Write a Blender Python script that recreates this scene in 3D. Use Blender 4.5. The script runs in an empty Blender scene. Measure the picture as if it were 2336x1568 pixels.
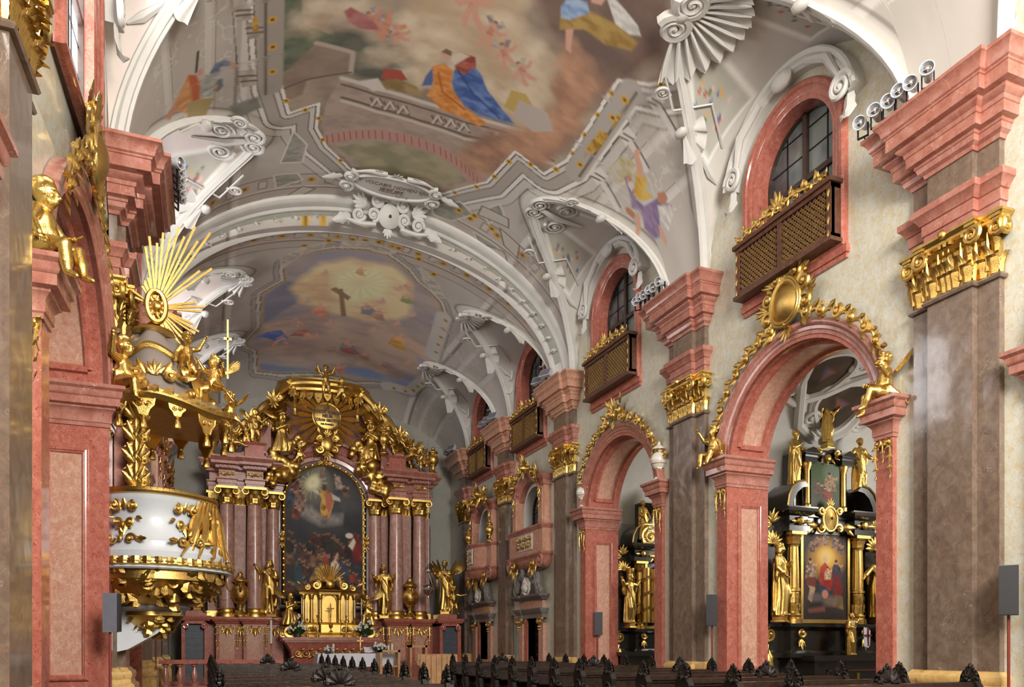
import bpy, bmesh, math, random
import numpy as np
from mathutils import Vector, Matrix
from mathutils.geometry import tessellate_polygon
SC=bpy.context.scene; COL=SC.collection
PI=math.pi; TAU=2*PI
sin,cos=math.sin,math.cos
rnd=random.Random(7)
# ---------------------------------------------------------------- camera, sky, light, exposure
cam=bpy.data.cameras.new('camera'); camo=bpy.data.objects.new('camera',cam); COL.objects.link(camo)
cam.sensor_width=36; cam.lens=26.815; cam.shift_y=0.2937; cam.clip_end=200
camo.location=(0,0,1.65); camo.rotation_euler=(PI/2,0,math.radians(-22)); SC.camera=camo
W=bpy.data.worlds.new('daylight'); SC.world=W; W.use_nodes=True
bg=W.node_tree.nodes['Background']; bg.inputs[0].default_value=(1.0,.96,.90,1); bg.inputs[1].default_value=.6
vs=SC.view_settings; vs.view_transform='Standard'; vs.look='None'; vs.gamma=1; vs.exposure=.37
try: vs.use_curve_mapping=False
except Exception: pass
SC.cycles.max_bounces=6; SC.cycles.diffuse_bounces=3; SC.cycles.glossy_bounces=3
SC.cycles.sample_clamp_indirect=4; SC.cycles.caustics_reflective=False; SC.cycles.caustics_refractive=False
def area(name,loc,target,sx,sy,power,color=(1,1,1)):
    l=bpy.data.lights.new(name,'AREA'); l.shape='RECTANGLE'; l.size=sx; l.size_y=sy; l.energy=power; l.color=color
    o=bpy.data.objects.new(name,l); COL.objects.link(o); o.location=loc
    o.rotation_euler=(Vector(target)-Vector(loc)).to_track_quat('-Z','Y').to_euler()
    return o
RX=12.0; LX=-1.65; CXN=5.2          # nave wall planes and axis
PIL=[1.45,9.25,17.05,24.5,30.25,35.7]   # pilaster centres along the nave
def LXY(y): return LX-max(0,15.9-y)*.045          # the left wall opens slightly towards the west end
area('west_window_daylight',(5.2,-3.9,10.5),(6.5,26,5.0),6,6,3600,(1,.965,.91))  # area lamp added behind the camera to brighten chancel and altar from the front
for yc in (13.14,20.74):
    area('chapel_window_daylight',(18.4,yc-1.0,5.6),(14.5,yc+1.6,3.4),1.6,2.6,230,(1,.95,.87))
# ---------------------------------------------------------------- mesh helpers
class MB:
    def __init__(s): s.v=[]; s.f=[]
    def add(s,V,Fc):
        n=len(s.v); s.v+= [tuple(p) for p in V]; s.f+=[tuple(i+n for i in f) for f in Fc]; return s
    def box(s,x0,x1,y0,y1,z0,z1):
        return s.add([(x,y,z) for x in(x0,x1) for y in(y0,y1) for z in(z0,z1)],
            [(0,1,3,2),(4,6,7,5),(0,4,5,1),(2,3,7,6),(0,2,6,4),(1,5,7,3)])
    def loft(s,rings,closed=True,caps=True):
        m=len(rings[0]); n=len(s.v)
        for r in rings: s.v+=[tuple(p) for p in r]
        for i in range(len(rings)-1):
            for j in range(m if closed else m-1):
                a=n+i*m+j; b=n+i*m+(j+1)%m; s.f.append((a,b,b+m,a+m))
        if caps and closed:
            s.f.append(tuple(n+j for j in range(m))[::-1]); k=n+(len(rings)-1)*m; s.f.append(tuple(k+j for j in range(m)))
        return s
    def prism(s,poly,a,b):
        """poly: 3D points; extruded by vector a..b"""
        a=Vector(a); b=Vector(b); return s.loft([[Vector(p)+a for p in poly],[Vector(p)+b for p in poly]])
    def sweep(s,prof,path,side=1,z=0):
        """mitred moulding: prof [(out,z)] along plan path [(x,y)]; side=+1 offsets to the left of travel"""
        P=[Vector((p[0],p[1])) for p in path]; rings=[]
        for i,p in enumerate(P):
            ns=[]
            if i>0: d=(p-P[i-1]).normalized(); ns.append(Vector((-d.y,d.x))*side)
            if i<len(P)-1: d=(P[i+1]-p).normalized(); ns.append(Vector((-d.y,d.x))*side)
            n=sum(ns,Vector((0,0))); n=n/len(ns); n=n/max(n.length_squared,.15)
            rings.append([(p.x+n.x*o,p.y+n.y*o,z+h) for o,h in prof])
        return s.loft(rings)
    def frames(s,prof,fr,caps=True,closed=True):
        """prof [(u,v)] ; fr [(origin,U,V)]"""
        return s.loft([[tuple(o[k]+U[k]*a+Vv[k]*b for k in range(3)) for a,b in prof] for o,U,Vv in fr],closed,caps)
    def tube(s,pts,r,n=6,caps=True):
        P=[Vector(p) for p in pts]; R=r if hasattr(r,'__len__') else [r]*len(P); rings=[]; up=None
        for i,p in enumerate(P):
            d=(P[min(i+1,len(P)-1)]-P[max(i-1,0)])
            if d.length<1e-9: d=Vector((0,0,1))
            d.normalize()
            if up is None: up=d.orthogonal().normalized()
            up=(up-d*up.dot(d)); up=up.normalized() if up.length>1e-6 else d.orthogonal().normalized()
            w=d.cross(up); rings.append([p+(up*cos(TAU*k/n)+w*sin(TAU*k/n))*R[i] for k in range(n)])
        return s.loft(rings,True,caps)
    def lathe(s,prof,c=(0,0,0),n=16,fn=None,a0=0,a1=TAU,ax=None):
        """prof [(r,z)]; fn(phi,z)-> radius factor"""
        full=abs(a1-a0-TAU)<1e-6; m=n if full else n+1; rings=[]
        for r,z in prof:
            ring=[]
            for k in range(m):
                t=a0+(a1-a0)*k/n; rr=r*(fn(t,z) if fn else 1); ring.append((c[0]+rr*cos(t),c[1]+rr*sin(t),c[2]+z))
            rings.append(ring)
        return s.loft(rings,full,full)
    def ball(s,c,r,n=8,m=6):
        rx,ry,rz=r if hasattr(r,'__len__') else (r,r,r)
        rings=[[(c[0]+rx*sin(PI*i/m)*cos(TAU*k/n),c[1]+ry*sin(PI*i/m)*sin(TAU*k/n),c[2]-rz*cos(PI*i/m)) for k in range(n)] for i in range(1,m)]
        a=len(s.v); s.loft(rings,True,False); q=len(s.v); s.v+=[(c[0],c[1],c[2]-rz),(c[0],c[1],c[2]+rz)]
        for k in range(n):
            s.f.append((q,a+(k+1)%n,a+k)); b=a+(m-2)*n; s.f.append((q+1,b+k,b+(k+1)%n))
        return s
    def xf(s,M,start=0):
        for i in range(start,len(s.v)): s.v[i]=tuple(M@Vector(s.v[i]))
        return s
    def merge(s,o,M=None):
        return s.add([tuple(M@Vector(p)) for p in o.v] if M else o.v,o.f)
def wloc(o):
    p=Vector((0,0,0))
    while o: p=p+Vector(o.location); o=o.parent
    return p
def mesh(name,mb,mat,smooth=False):
    me=bpy.data.meshes.new(name); me.from_pydata(mb.v,[],mb.f); me.materials.append(mat)
    if smooth is True: me.polygons.foreach_set('use_smooth',[True]*len(me.polygons))
    bm=bmesh.new(); bm.from_mesh(me); bmesh.ops.recalc_face_normals(bm,faces=bm.faces)
    if smooth=='auto':
        for f in bm.faces: f.smooth=True
        for e in bm.edges:
            if len(e.link_faces)==2 and e.calc_face_angle(0)>.62: e.smooth=False
    bm.to_mesh(me); bm.free()
    return me
def obj(name,mb,mat,parent=None,smooth='auto',label=None,local=False):
    """one mesh object; vertices in world space unless local"""
    me=mesh(name,mb,mat,smooth); o=bpy.data.objects.new(name,me); COL.objects.link(o)
    if parent:
        o.parent=parent
        if not local: me.transform(Matrix.Translation(-wloc(parent)))
    if label: o['label']=label
    return o
def tag(o,label,cat,group=None):
    o['label']=label; o['category']=cat
    if group: o['group']=group
    return o
def thing(name,label,cat,loc=(0,0,0),rz=0,group=None):
    o=bpy.data.objects.new(name,None); COL.objects.link(o); o.location=loc; o.rotation_euler=(0,0,rz); o.empty_display_size=.1
    return tag(o,label,cat,group)
def struct(name,mb,mat,smooth='auto',parent=None):
    o=obj(name,mb,mat,parent,smooth)
    if not parent: o['kind']='structure'
    return o
def copy_tree(o,parent=None):
    n=o.copy(); COL.objects.link(n)
    if parent: n.parent=parent
    for ch in o.children: copy_tree(ch,n)
    return n
def dup(o,loc,rz=None,label=None,scale=None,group=None):
    n=copy_tree(o); n.location=loc
    if rz is not None: n.rotation_euler=(0,0,rz)
    if label: n['label']=label
    if scale is not None: n.scale=scale if hasattr(scale,'__len__') else (scale,)*3
    if group: n['group']=group
    return n
# ---------------------------------------------------------------- materials
MATS={}
def newmat(name,rough=.5,metal=0,coat=0):
    m=bpy.data.materials.new(name); m.use_nodes=True; nt=m.node_tree; b=nt.nodes['Principled BSDF']
    b.inputs['Roughness'].default_value=rough; b.inputs['Metallic'].default_value=metal; b.inputs['Coat Weight'].default_value=coat
    b.inputs['Coat Roughness'].default_value=.08
    MATS[name]=m; return m,nt,b
def N(nt,t,**k):
    n=nt.nodes.new(t)
    for a,v in k.items(): setattr(n,a,v)
    return n
def ramp(nt,fac,stops):
    r=N(nt,'ShaderNodeValToRGB'); e=r.color_ramp.elements
    while len(e)<len(stops): e.new(.5)
    for el,(p,c) in zip(e,stops): el.position=p; el.color=(*c,1) if len(c)==3 else c
    nt.links.new(fac,r.inputs[0]); return r.outputs[0]
def noise(nt,scale,detail=6,rough=.6,dist=0,vec=None):
    n=N(nt,'ShaderNodeTexNoise'); n.inputs['Scale'].default_value=scale; n.inputs['Detail'].default_value=detail
    n.inputs['Roughness'].default_value=rough; n.inputs['Distortion'].default_value=dist
    if vec is not None: nt.links.new(vec,n.inputs['Vector'])
    return n.outputs[0]
def coords(nt,scale=(1,1,1),rot=(0,0,0)):
    t=N(nt,'ShaderNodeTexCoord'); m=N(nt,'ShaderNodeMapping'); m.inputs['Scale'].default_value=scale; m.inputs['Rotation'].default_value=rot
    g=N(nt,'ShaderNodeNewGeometry'); nt.links.new(g.outputs['Position'],m.inputs[0]); return m.outputs[0]
def mix(nt,fac,a,b,mode='MIX'):
    m=N(nt,'ShaderNodeMix',data_type='RGBA',blend_type=mode)
    for s,v in ((0,fac),(6,a),(7,b)):
        if isinstance(v,(int,float)): m.inputs[s].default_value=v
        elif isinstance(v,tuple): m.inputs[s].default_value=(*v,1)
        else: nt.links.new(v,m.inputs[s])
    return m.outputs[2]
def bump(nt,b,h,strength=.2,dist=.02):
    n=N(nt,'ShaderNodeBump'); n.inputs['Strength'].default_value=strength; n.inputs['Distance'].default_value=dist
    nt.links.new(h,n.inputs['Height']); nt.links.new(n.outputs[0],b.inputs['Normal'])
def marble(name,base,dark,light,spec=None,scale=1.0,rough=.22,coat=.5,amt=.5,spth=.62,wave=0):
    """polished veined marble: cloudy base, flecks and thin veins"""
    m,nt,b=newmat(name,rough,0,coat); v=coords(nt,(1,1,.8),(.4,.2,.3))
    c=ramp(nt,noise(nt,3.2*scale,9,.68,.6,v),[(.28,dark),(.5,base),(.74,light)])
    f=ramp(nt,noise(nt,9*scale,5,.62,1.6,v),[(spth,(0,0,0)),(spth+.06,(1,1,1))])
    if spec: c=mix(nt,mix(nt,amt,(0,0,0),f),c,spec)
    w=N(nt,'ShaderNodeTexVoronoi',feature='DISTANCE_TO_EDGE'); w.inputs['Scale'].default_value=.9*scale
    d=N(nt,'ShaderNodeVectorMath',operation='ADD'); nz=N(nt,'ShaderNodeTexNoise'); nz.inputs['Scale'].default_value=2.5*scale; nz.inputs['Detail'].default_value=5
    nt.links.new(v,nz.inputs['Vector']); nt.links.new(v,d.inputs[0]); nt.links.new(nz.outputs['Color'],d.inputs[1]); nt.links.new(d.outputs[0],w.inputs['Vector'])
    vein=ramp(nt,w.outputs['Distance'],[(.0,(1,1,1)),(.012,(0,0,0))])
    msk=ramp(nt,noise(nt,1.4*scale,2,.5,0,v),[(.5,(0,0,0)),(.62,(.6,.6,.6))])
    c=mix(nt,mix(nt,1.0,vein,msk,'MULTIPLY'),c,tuple(min(1,x*1.5+.12) for x in light))
    if wave: bump(nt,b,noise(nt,1.6,2,.5,.4,v),wave,.5)
    nt.links.new(c,b.inputs['Base Color']); return m
def plain(name,col,rough=.5,metal=0,var=.12,scale=6,bmp=0,coat=0,bscale=30):
    m,nt,b=newmat(name,rough,metal,coat); v=coords(nt)
    c=ramp(nt,noise(nt,scale,5,.6,0,v),[(.3,tuple(x*(1-var) for x in col)),(.7,tuple(min(1,x*(1+var)) for x in col))])
    nt.links.new(c,b.inputs['Base Color'])
    if bmp: bump(nt,b,noise(nt,bscale,4,.6,0,v),bmp)
    return m
marble('red_marble',(.43,.135,.095),(.33,.085,.06),(.53,.22,.16),(.24,.05,.035),2.4,.22,.45,.8,.57)
marble('pink_marble',(.55,.31,.22),(.47,.20,.14),(.66,.46,.36),(.44,.15,.09),3.2,.2,.5,.6,.54)
marble('rose_marble',(.42,.17,.125),(.32,.105,.075),(.52,.27,.21),(.27,.07,.05),1.5,.24,.5,.5,.6)
marble('salmon_marble',(.56,.29,.195),(.47,.21,.135),(.65,.40,.29),(.42,.14,.09),1.4,.26,.4,.45,.6)
marble('brown_marble',(.185,.13,.095),(.115,.08,.065),(.25,.19,.145),(.40,.12,.045),1.9,.2,.5,.9,.625,.06)
marble('cream_marble',(.60,.58,.47),(.60,.45,.22),(.66,.68,.62),(.46,.25,.18),2.2,.28,.3,.55,.575,.05)
marble('olive_marble',(.36,.27,.13),(.24,.17,.08),(.45,.35,.19),(.36,.17,.07),1.4,.2,.6,.6,.62)
marble('yellow_marble',(.62,.40,.14),(.48,.27,.08),(.72,.52,.24),(.40,.20,.08),2.2,.25,.5,.5,.6)
marble('grey_stone',(.20,.18,.17),(.12,.11,.10),(.29,.27,.25),None,2.0,.4,.2)
marble('white_marble',(.70,.66,.60),(.60,.52,.46),(.78,.75,.71),(.55,.36,.28),2.4,.25,.5,.35,.6)
marble('altar_column',(.47,.25,.20),(.36,.14,.10),(.60,.44,.38),(.36,.10,.07),1.6,.3,.3,.5,.6,.05)
def gold(name,col,rough,bs=.35):
    m,nt,b=newmat(name,rough,1); v=coords(nt)
    c=ramp(nt,noise(nt,7,4,.6,0,v),[(.3,tuple(x*.78 for x in col)),(.7,col)]); nt.links.new(c,b.inputs['Base Color'])
    bump(nt,b,noise(nt,55,3,.55,.3,v),bs,.01); return m
gold('gold',(.78,.52,.155),.3,.5); gold('old_gold',(.60,.38,.11),.33,.5); gold('matte_gold',(.85,.58,.18),.55,.3); gold('dark_gold',(.42,.26,.08),.36)
plain('stucco',(.66,.64,.60),.7,0,.05,3); plain('white_paint',(.62,.65,.68),.35,0,.04,3,0,.3)
plain('dark_wood',(.022,.012,.008),.28,0,.5,14,.25,.4,40); plain('carved_wood',(.012,.008,.006),.48,0,.5,20,.3,.08,60)
plain('brown_wood',(.11,.045,.025),.4,0,.4,9,.2); plain('black_lacquer',(.022,.018,.014),.25,0,.4,5,0,.6)
plain('slate_door',(.055,.065,.085),.45,0,.2,5); plain('oak',(.55,.30,.13),.45,0,.2,4); plain('mullion',(.05,.03,.022),.4,0,.3,8)
plain('iron',(.02,.02,.022),.4,.6,.2,8); plain('chrome',(.75,.75,.78),.15,1,.05,8); plain('speaker_black',(.018,.018,.022),.5,0,.1,9)
plain('speaker_grey',(.20,.20,.24),.35,.3,.06,9); plain('red_stand',(.20,.03,.02),.4,0,.1,9)
plain('cloth',(.75,.77,.84),.8,0,.05,4); plain('wax',(.80,.75,.62),.5,0,.04,9); plain('leaf',(.03,.075,.02),.5,0,.5,20)
plain('petal',(.80,.80,.74),.6,0,.06,20); plain('skin',(.56,.37,.24),.45,0,.1,10); plain('crimson',(.22,.02,.02),.5,0,.2,10)
plain('floor_stone',(.22,.19,.16),.3,0,.25,2,0,.3); plain('silver',(.6,.6,.62),.2,1,.1,9); plain('teal_cloth',(.12,.25,.25),.7,0,.1,9)
plain('grey_plaster',(.42,.41,.36),.7,0,.08,2); plain('rib_green',(.42,.42,.36),.7,0,.06,3); plain('grey_roof',(.30,.25,.22),.35,0,.08,3,0,.3)
def glass():
    m,nt,b=newmat('window_glass',.12,0,.3); v=coords(nt)
    c=ramp(nt,noise(nt,.8,3,.5,0,v),[(.38,(.05,.06,.065)),(.6,(.21,.235,.225))]); nt.links.new(c,b.inputs['Base Color']); return m
glass()
def emit(name,col,st):
    m,nt,b=newmat(name,.3); b.inputs['Base Color'].default_value=(*col,1); b.inputs['Emission Color'].default_value=(*col,1); b.inputs['Emission Strength'].default_value=st; return m
emit('bright_glass',(.97,.98,1.0),9)
emit('bright_glass_far',(.85,.92,1.0),1.2); emit('dim_glass',(.93,.96,1.0),8)
def painted(name,rough=.75):
    m,nt,b=newmat(name,rough); a=N(nt,'ShaderNodeVertexColor'); a.layer_name='Col'
    nt.links.new(a.outputs[0],b.inputs['Base Color']); return m
painted('fresco',.8); painted('oil_paint',.5); MATS['oil_paint'].node_tree.nodes['Principled BSDF'].inputs['Specular IOR Level'].default_value=.2
marble('altar_strip',(.47,.25,.20),(.36,.14,.10),(.60,.44,.38),(.36,.10,.07),1.6,.5,0,.5,.6)
MATS['carved_wood'].node_tree.nodes['Principled BSDF'].inputs['Specular IOR Level'].default_value=.25
M=MATS
# ================================================================ the church itself
def arc(c,r,a0,a1,n): return [(c[0]+r*cos(a0+(a1-a0)*i/n),c[1]+r*sin(a0+(a1-a0)*i/n)) for i in range(n+1)]
def arched(yc,hw,z0,zs,ry=None,n=20):
    """outline (y,z): straight jambs from z0, arch springing at zs"""
    ry=ry or hw
    return [(yc-hw,z0),(yc+hw,z0)]+[(yc+hw*cos(PI*i/n),zs+ry*sin(PI*i/n)) for i in range(n+1)]
def holed(mb,outer,holes,x0,x1):
    loops=[outer]+holes; pts=[p for l in loops for p in l]
    tri=tessellate_polygon([[Vector((p[0],p[1],0)) for p in l] for l in loops])
    mb.add([(x0,p[0],p[1]) for p in pts],tri); mb.add([(x1,p[0],p[1]) for p in pts],tri)
    for l in loops:
        k=len(l); mb.add([(x0,p[0],p[1]) for p in l]+[(x1,p[0],p[1]) for p in l],[(i,(i+1)%k,k+(i+1)%k,k+i) for i in range(k)])
    return mb
BAYS=[(5.35,2.24),(13.14,2.24),(20.74,2.12)]                       # big arches: centre, half opening
WINS=[(5.4,1.55,9.66),(13.24,1.55,9.66),(21.0,1.5,9.55),(27.6,1.42,9.4),(33.2,1.32,9.4)]
ORAT=[(27.35,.98,6.2,6.85),(32.75,.95,6.2,6.85)]                    # oratory windows: centre, half width, sill, springing
DOORS=[27.4,33.05]
ZS=5.95                                                              # springing of the arches
for sd,X in (('right',RX),('left',LX)):
    sg=1 if sd=='right' else -1
    holes=[arched(y,h+.06,0.0,ZS) for y,h in BAYS]+[arched(y,h-.1,z+.12,12.25,h+.0) for y,h,z in WINS]
    holes+=[arched(y,h,z,zs) for y,h,z,zs in ORAT]+[[(y-.55,.0),(y+.55,.0),(y+.55,2.68),(y-.55,2.68)] for y in DOORS]
    struct('wall_'+sd,holed(MB(),[(-4,-.2),(38.6,-.2),(38.6,15.2),(-4,15.2)],holes,X,X+1.1*sg),M['cream_marble'])
struct('floor',MB().box(-12,26,-4.2,39,-.3,0),M['floor_stone'])
struct('floor_sanctuary',MB().box(LX,RX,29.3,38.6,0,.16).box(LX,RX,29.7,38.6,.16,.32),M['rose_marble'])
# ---- pilasters
def plan(yc,X,sg,hb=.8,hf=.42,d1=.12,d2=.24,flare=0):
    p=[(X+.02*sg,yc-hb),(X-d1*sg,yc-hb),(X-d1*sg,yc-hf),(X-d2*sg,yc-hf),(X-d2*sg,yc+hf),(X-d1*sg,yc+hf),(X-d1*sg,yc+hb),(X+.02*sg,yc+hb)]
    return p
def closed_prism(mb,p,z0,z1): return mb.loft([[(x,y,z0) for x,y in p],[(x,y,z1) for x,y in p]])
P_ARCHI=[(0,8.58),(.04,8.58),(.04,8.78),(.065,8.79),(.065,8.97),(.09,8.98),(.11,9.02),(.16,9.1),(.19,9.12),(.19,9.23),(0,9.23)]
P_CORN=[(-.1,9.8),(.03,9.8),(.05,9.86),(.11,9.9),(.13,9.98),(.15,9.99),(.15,10.04),(.24,10.05),(.24,10.22),(.26,10.23),(.27,10.3),(.34,10.34),(.36,10.37),(.36,10.4),(.47,10.41),(.47,10.62),(.49,10.63),(.49,10.66),(.52,10.68),(.54,10.78),(.6,10.86),(.62,10.87),(.62,10.93),(-.1,10.93)]
P_NECK=[(0,7.56),(.05,7.56),(.07,7.6),(.05,7.64),(0,7.66)]
P_BASE=[(0,.0),(.16,.0),(.16,.62),(.12,.66),(.12,.72),(.16,.74),(.17,.80),(.16,.86),(.10,.9),(.09,.97),(.11,1.0),(.12,1.06),(.1,1.12),(.05,1.15),(.03,1.19),(0,1.2)]
def leaf(mb,base,up,out,side,h,w,curl=.35,n=6,lobes=3,th=.0):
    """acanthus leaf: rises along up, tip curls outwards"""
    U,O,S=Vector(up),Vector(out),Vector(side); B=Vector(base); rows=[]
    for i in range(n+1):
        t=i/n; a=t*t*2.6
        c=B+U*h*(t-.12*t**6*curl*3)+O*(h*curl*(t**3)*.9+.012)
        if t>.8: c-=U*h*.16*((t-.8)/.2)
        ww=w*.5*(.75+.45*sin(PI*min(t*1.1,1)))*(1-.75*t**5)*(1+.18*(1 if i%2 else -1)*(.3<t<.97))
        rows.append([c-S*ww-O*ww*.12,c-S*ww*.5+O*ww*.12,c+O*ww*.32,c+S*ww*.5+O*ww*.12,c+S*ww-O*ww*.12])
    return mb.loft(rows,False,False)
def spiral(mb,c,u,v,w,r,turns=2.1,th=.05,a0=0,sgn=1,n=34,depth=None):
    """volute: tube spiralling in plane u,v with axial width along w"""
    C,U,V,Wd=Vector(c),Vector(u),Vector(v),Vector(w); pts=[];R=[]
    for i in range(n+1):
        t=i/n; a=a0+sgn*t*turns*TAU; rr=r*(1-t*.86)
        pts.append(C+U*rr*cos(a)+V*rr*sin(a)+Wd*(t*.5*(depth or th))); R.append(th*(1-.55*t))
    mb.tube(pts,R,6); mb.ball(tuple(C+Wd*(depth or th)*.4),r*.2,8,5); return mb
def capital(yc,X,sg,z0=7.64,hb=.8,hf=.42):
    mb=MB(); out=(-sg,0,0)
    closed_prism(mb,plan(yc,X,sg,hb-.02,hf-.02,.11,.23),z0,8.36)
    mb.sweep([(0,8.3),(.05,8.3),(.1,8.38),(.06,8.43),(.12,8.45),(.12,8.5),(.17,8.56),(.17,8.6),(0,8.6)],plan(yc,X,sg,hb,hf),sg)
    fronts=[(yc-hb+.1,.12),(yc-hb+.3,.12),(yc-hf+.1,.24),(yc-hf+.32,.24),(yc,.24),(yc+hf-.32,.24),(yc+hf-.1,.24),(yc+hb-.3,.12),(yc+hb-.1,.12)]
    for i,(y,d) in enumerate(fronts):
        leaf(mb,(X-d*sg,y,z0+.02),(0,0,1),out,(0,1,0),.38,.21,.4)
        leaf(mb,(X-d*sg,y+.1,z0+.1),(0,0,1),out,(0,1,0),.52,.17,.42)
        leaf(mb,(X-(d+.02)*sg,y-.06,z0+.36),(0,0,1),out,(0,1,0),.34,.13,.6); mb.tube([(X-(d+.03)*sg,y+.05,z0+.3),(X-(d+.06)*sg,y+.06,z0+.55),(X-(d+.12)*sg,y+.02,z0+.68)],[.016,.03,.012],5)
        mb.ball((X-(d+.1)*sg,y,8.42),(.05,.05,.05),6,4)
    for s in (-1,1):                                                  # near and far returns
        leaf(mb,(X-.06*sg,yc+s*hb,z0+.02),(0,0,1),(0,s,0),(1,0,0),.4,.14,.4)
        leaf(mb,(X-.18*sg,yc+s*hf,z0+.02),(0,0,1),(0,s,0),(1,0,0),.4,.12,.3)
        for y,d,r in ((yc+s*(hf+.06),.30,.16),(yc+s*(hb+.02),.18,.15)):
            spiral(mb,(X-d*sg-.03*sg,y,8.36),(0,s,0),(0,0,1),(-sg,0,0),r,2,.05,PI*.6,-1)
            mb.box(min(X,X-(d+.1)*sg),max(X,X-(d+.1)*sg),y-.09,y+.09,8.5,8.62)
        spiral(mb,(X-.12*sg,yc+s*(hb+.1),8.36),(-sg,0,0),(0,0,1),(0,s,0),.15,2,.045,PI*.6,-1)
    mb.ball((X-.42*sg,yc,8.58),(.06,.07,.08),8,6)
    return mb
def pilaster(yc,X,sg,label,flat=False):
    t=thing('pilaster',label,'pilaster',(X,yc,0),0,'marble nave pilasters'); s=sg; pl=plan(yc,X,sg,.8,.42,*((.04,.07) if flat else (.12,.24)))
    obj('base',MB().sweep(P_BASE,pl,s),M['yellow_marble'],t)
    mb=closed_prism(MB(),pl,1.1,7.6); obj('shaft',mb.sweep(P_NECK,pl,s),M['brown_marble'],t)
    obj('capital',capital(yc,X,sg),M['gold'],t)
    mb=closed_prism(MB(),pl,8.55,9.2); obj('architrave',mb.sweep(P_ARCHI,pl,s),M['rose_marble'],t)
    obj('frieze',closed_prism(MB(),plan(yc,X,sg,.8,.42),9.2,9.85),M['brown_marble'],t)
    obj('cornice',MB().sweep(P_CORN if sg>0 else [(o*1.35,z) for o,z in P_CORN],pl,s),M['salmon_marble'] if yc>20 else M['rose_marble'],t)
    return t
RL=['','brown marble pilaster with loudspeaker standing at its near side on the right','brown marble pilaster between the two tall chapel arches, row of spotlights on its cornice','brown marble pilaster between the urn arch and the first oratory balcony','brown marble pilaster between the two oratory balconies, gilt capital','brown marble pilaster beside the gilt statue at the high altar']
LL=['','near left pilaster with olive face cut by the picture edge','marble pilaster behind the pulpit with broad red cornice','distant left pilaster beyond the pulpit with two black floodlights','left pilaster deep behind the pulpit, mostly hidden','farthest left pilaster beside the altar']
for i in range(1,6):
    pilaster(PIL[i],RX,1,RL[i])
    pilaster(PIL[i]-(.2 if i==1 else 0),LX,-1,LL[i])
# ---- arches
P_IMP=[(0,5.52),(.025,5.52),(.03,5.58),(.05,5.6),(.05,5.74),(.09,5.8),(.12,5.82),(.12,5.85),(.2,5.87),(.2,6.0),(.22,6.01),(.24,6.04),(.25,6.12),(.3,6.16),(.3,6.22),(0,6.22)]
def frame_y(mb,y,x0,x1,z0,z1,w=.09,d=.05,s=1):
    """moulded rectangular frame on a plane y=const facing -y*s"""
    rings=[[(x+dx*u,y-v*s,z+dz*u) for u,v in ((0,-.01),(0,d*.6),(w*.25,d),(w*.5,d*1.1),(w*.6,d*.7),(w*.8,d*.75),(w,d*.3),(w,-.01))] for x,z,dx,dz in ((x0,z0,1,1),(x1,z0,-1,1),(x1,z1,-1,-1),(x0,z1,1,-1),(x0,z0,1,1))]
    mb.loft(rings,True,False)
    return mb
def archway(yc,h,X,sg,label,pier_lab=None):
    t=thing('archway',label,'archway',(X,yc,0),0,'tall chapel archways')
    f=X-.1*sg; b=X+1.16*sg; xa,xb=sorted((f,b))
    pa,pb=sorted((X+.22*sg,X+.92*sg))
    for k in (-1,1):
        y0,y1=sorted((yc+k*h,yc+k*(h+.38)))
        obj('pier',MB().box(xa,xb,y0,y1,0,5.6),M['red_marble'],t)
        p=frame_y(MB(),yc+k*h,pa,pb,1.0,5.12,.11,.055,k); o=obj('panel_frame',p,M['red_marble'],t,False)
        obj('panel',MB().box(pa+.1,pb-.1,min(yc+k*h,yc+k*h-k*.012),max(yc+k*h,yc+k*h-k*.012),1.1,5.02),M['pink_marble'],o,False)
        path=[(X+.02*sg,yc+k*(h+.38)),(f,yc+k*(h+.38)),(f,yc+k*h),(b,yc+k*h)]
        obj('impost',MB().sweep(P_IMP,path,-k*sg),M['rose_marble'],t)
    n=40; pr=[(-.0,0),(-.0,.03),(.07,.035),(.09,.06),(.16,.065),(.18,.09),(.24,.1),(.27,.13),(.33,.15),(.38,.14),(.4,.1),(.4,-.05),(0,-.05)]
    fr=lambda r0,pr_,xx,a0=0,a1=PI:[((xx,yc+r0*cos(a0+(a1-a0)*i/n),ZS+r0*sin(a0+(a1-a0)*i/n)),(0,cos(a0+(a1-a0)*i/n),sin(a0+(a1-a0)*i/n)),(-sg,0,0)) for i in range(n+1)]
    obj('archivolt',MB().frames(pr,fr(h,0,X-.06*sg)),M['rose_marble'],t)
    obj('soffit',MB().frames([(0,.1),(0,-1.16),(.12,-1.16),(.12,.1)],fr(h,0,X)),M['red_marble'],t)
    e=math.asin(.55/h)
    mb=MB()
    for v in (-.22,-.92): mb.frames([(-.075,v-.03),(-.045,v-.055),(.0,v-.08),(.0,v+.08),(-.045,v+.055),(-.075,v+.03)],fr(h,0,X,e,PI-e))
    for a in (e,PI-e):
        o=Vector((X+.22*sg,yc+h*cos(a),ZS+h*sin(a))); mb.frames([(-.075,-.04),(0,-.08),(0,.08),(-.075,.04)],[(tuple(o+Vector((q*sg,0,0))),(0,cos(a),sin(a)),(0,-sin(a),cos(a))) for q in (0,.7)])
    fm=obj('soffit_frame',mb,M['red_marble'],t)
    obj('soffit_panel',MB().frames([(-.012,-.26),(-.012,-.88),(0,-.88),(0,-.26)],fr(h,0,X,e+.02,PI-e-.02)),M['pink_marble'],fm)
    return t
AL=['archway at the right edge, only its impost showing','tall red marble archway with gilt cartouche and two seated putti, black and gold altar inside','smaller red marble archway with two gilt urns on its imposts']
ALL=['left archway close to the camera','left red marble archway with seated gilt putto on its near impost','left archway hidden beyond the pulpit']
for i,(y,h) in enumerate(BAYS):
    archway(y,h,RX,1,AL[i]); archway(y,h,LX,-1,ALL[i])
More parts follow.
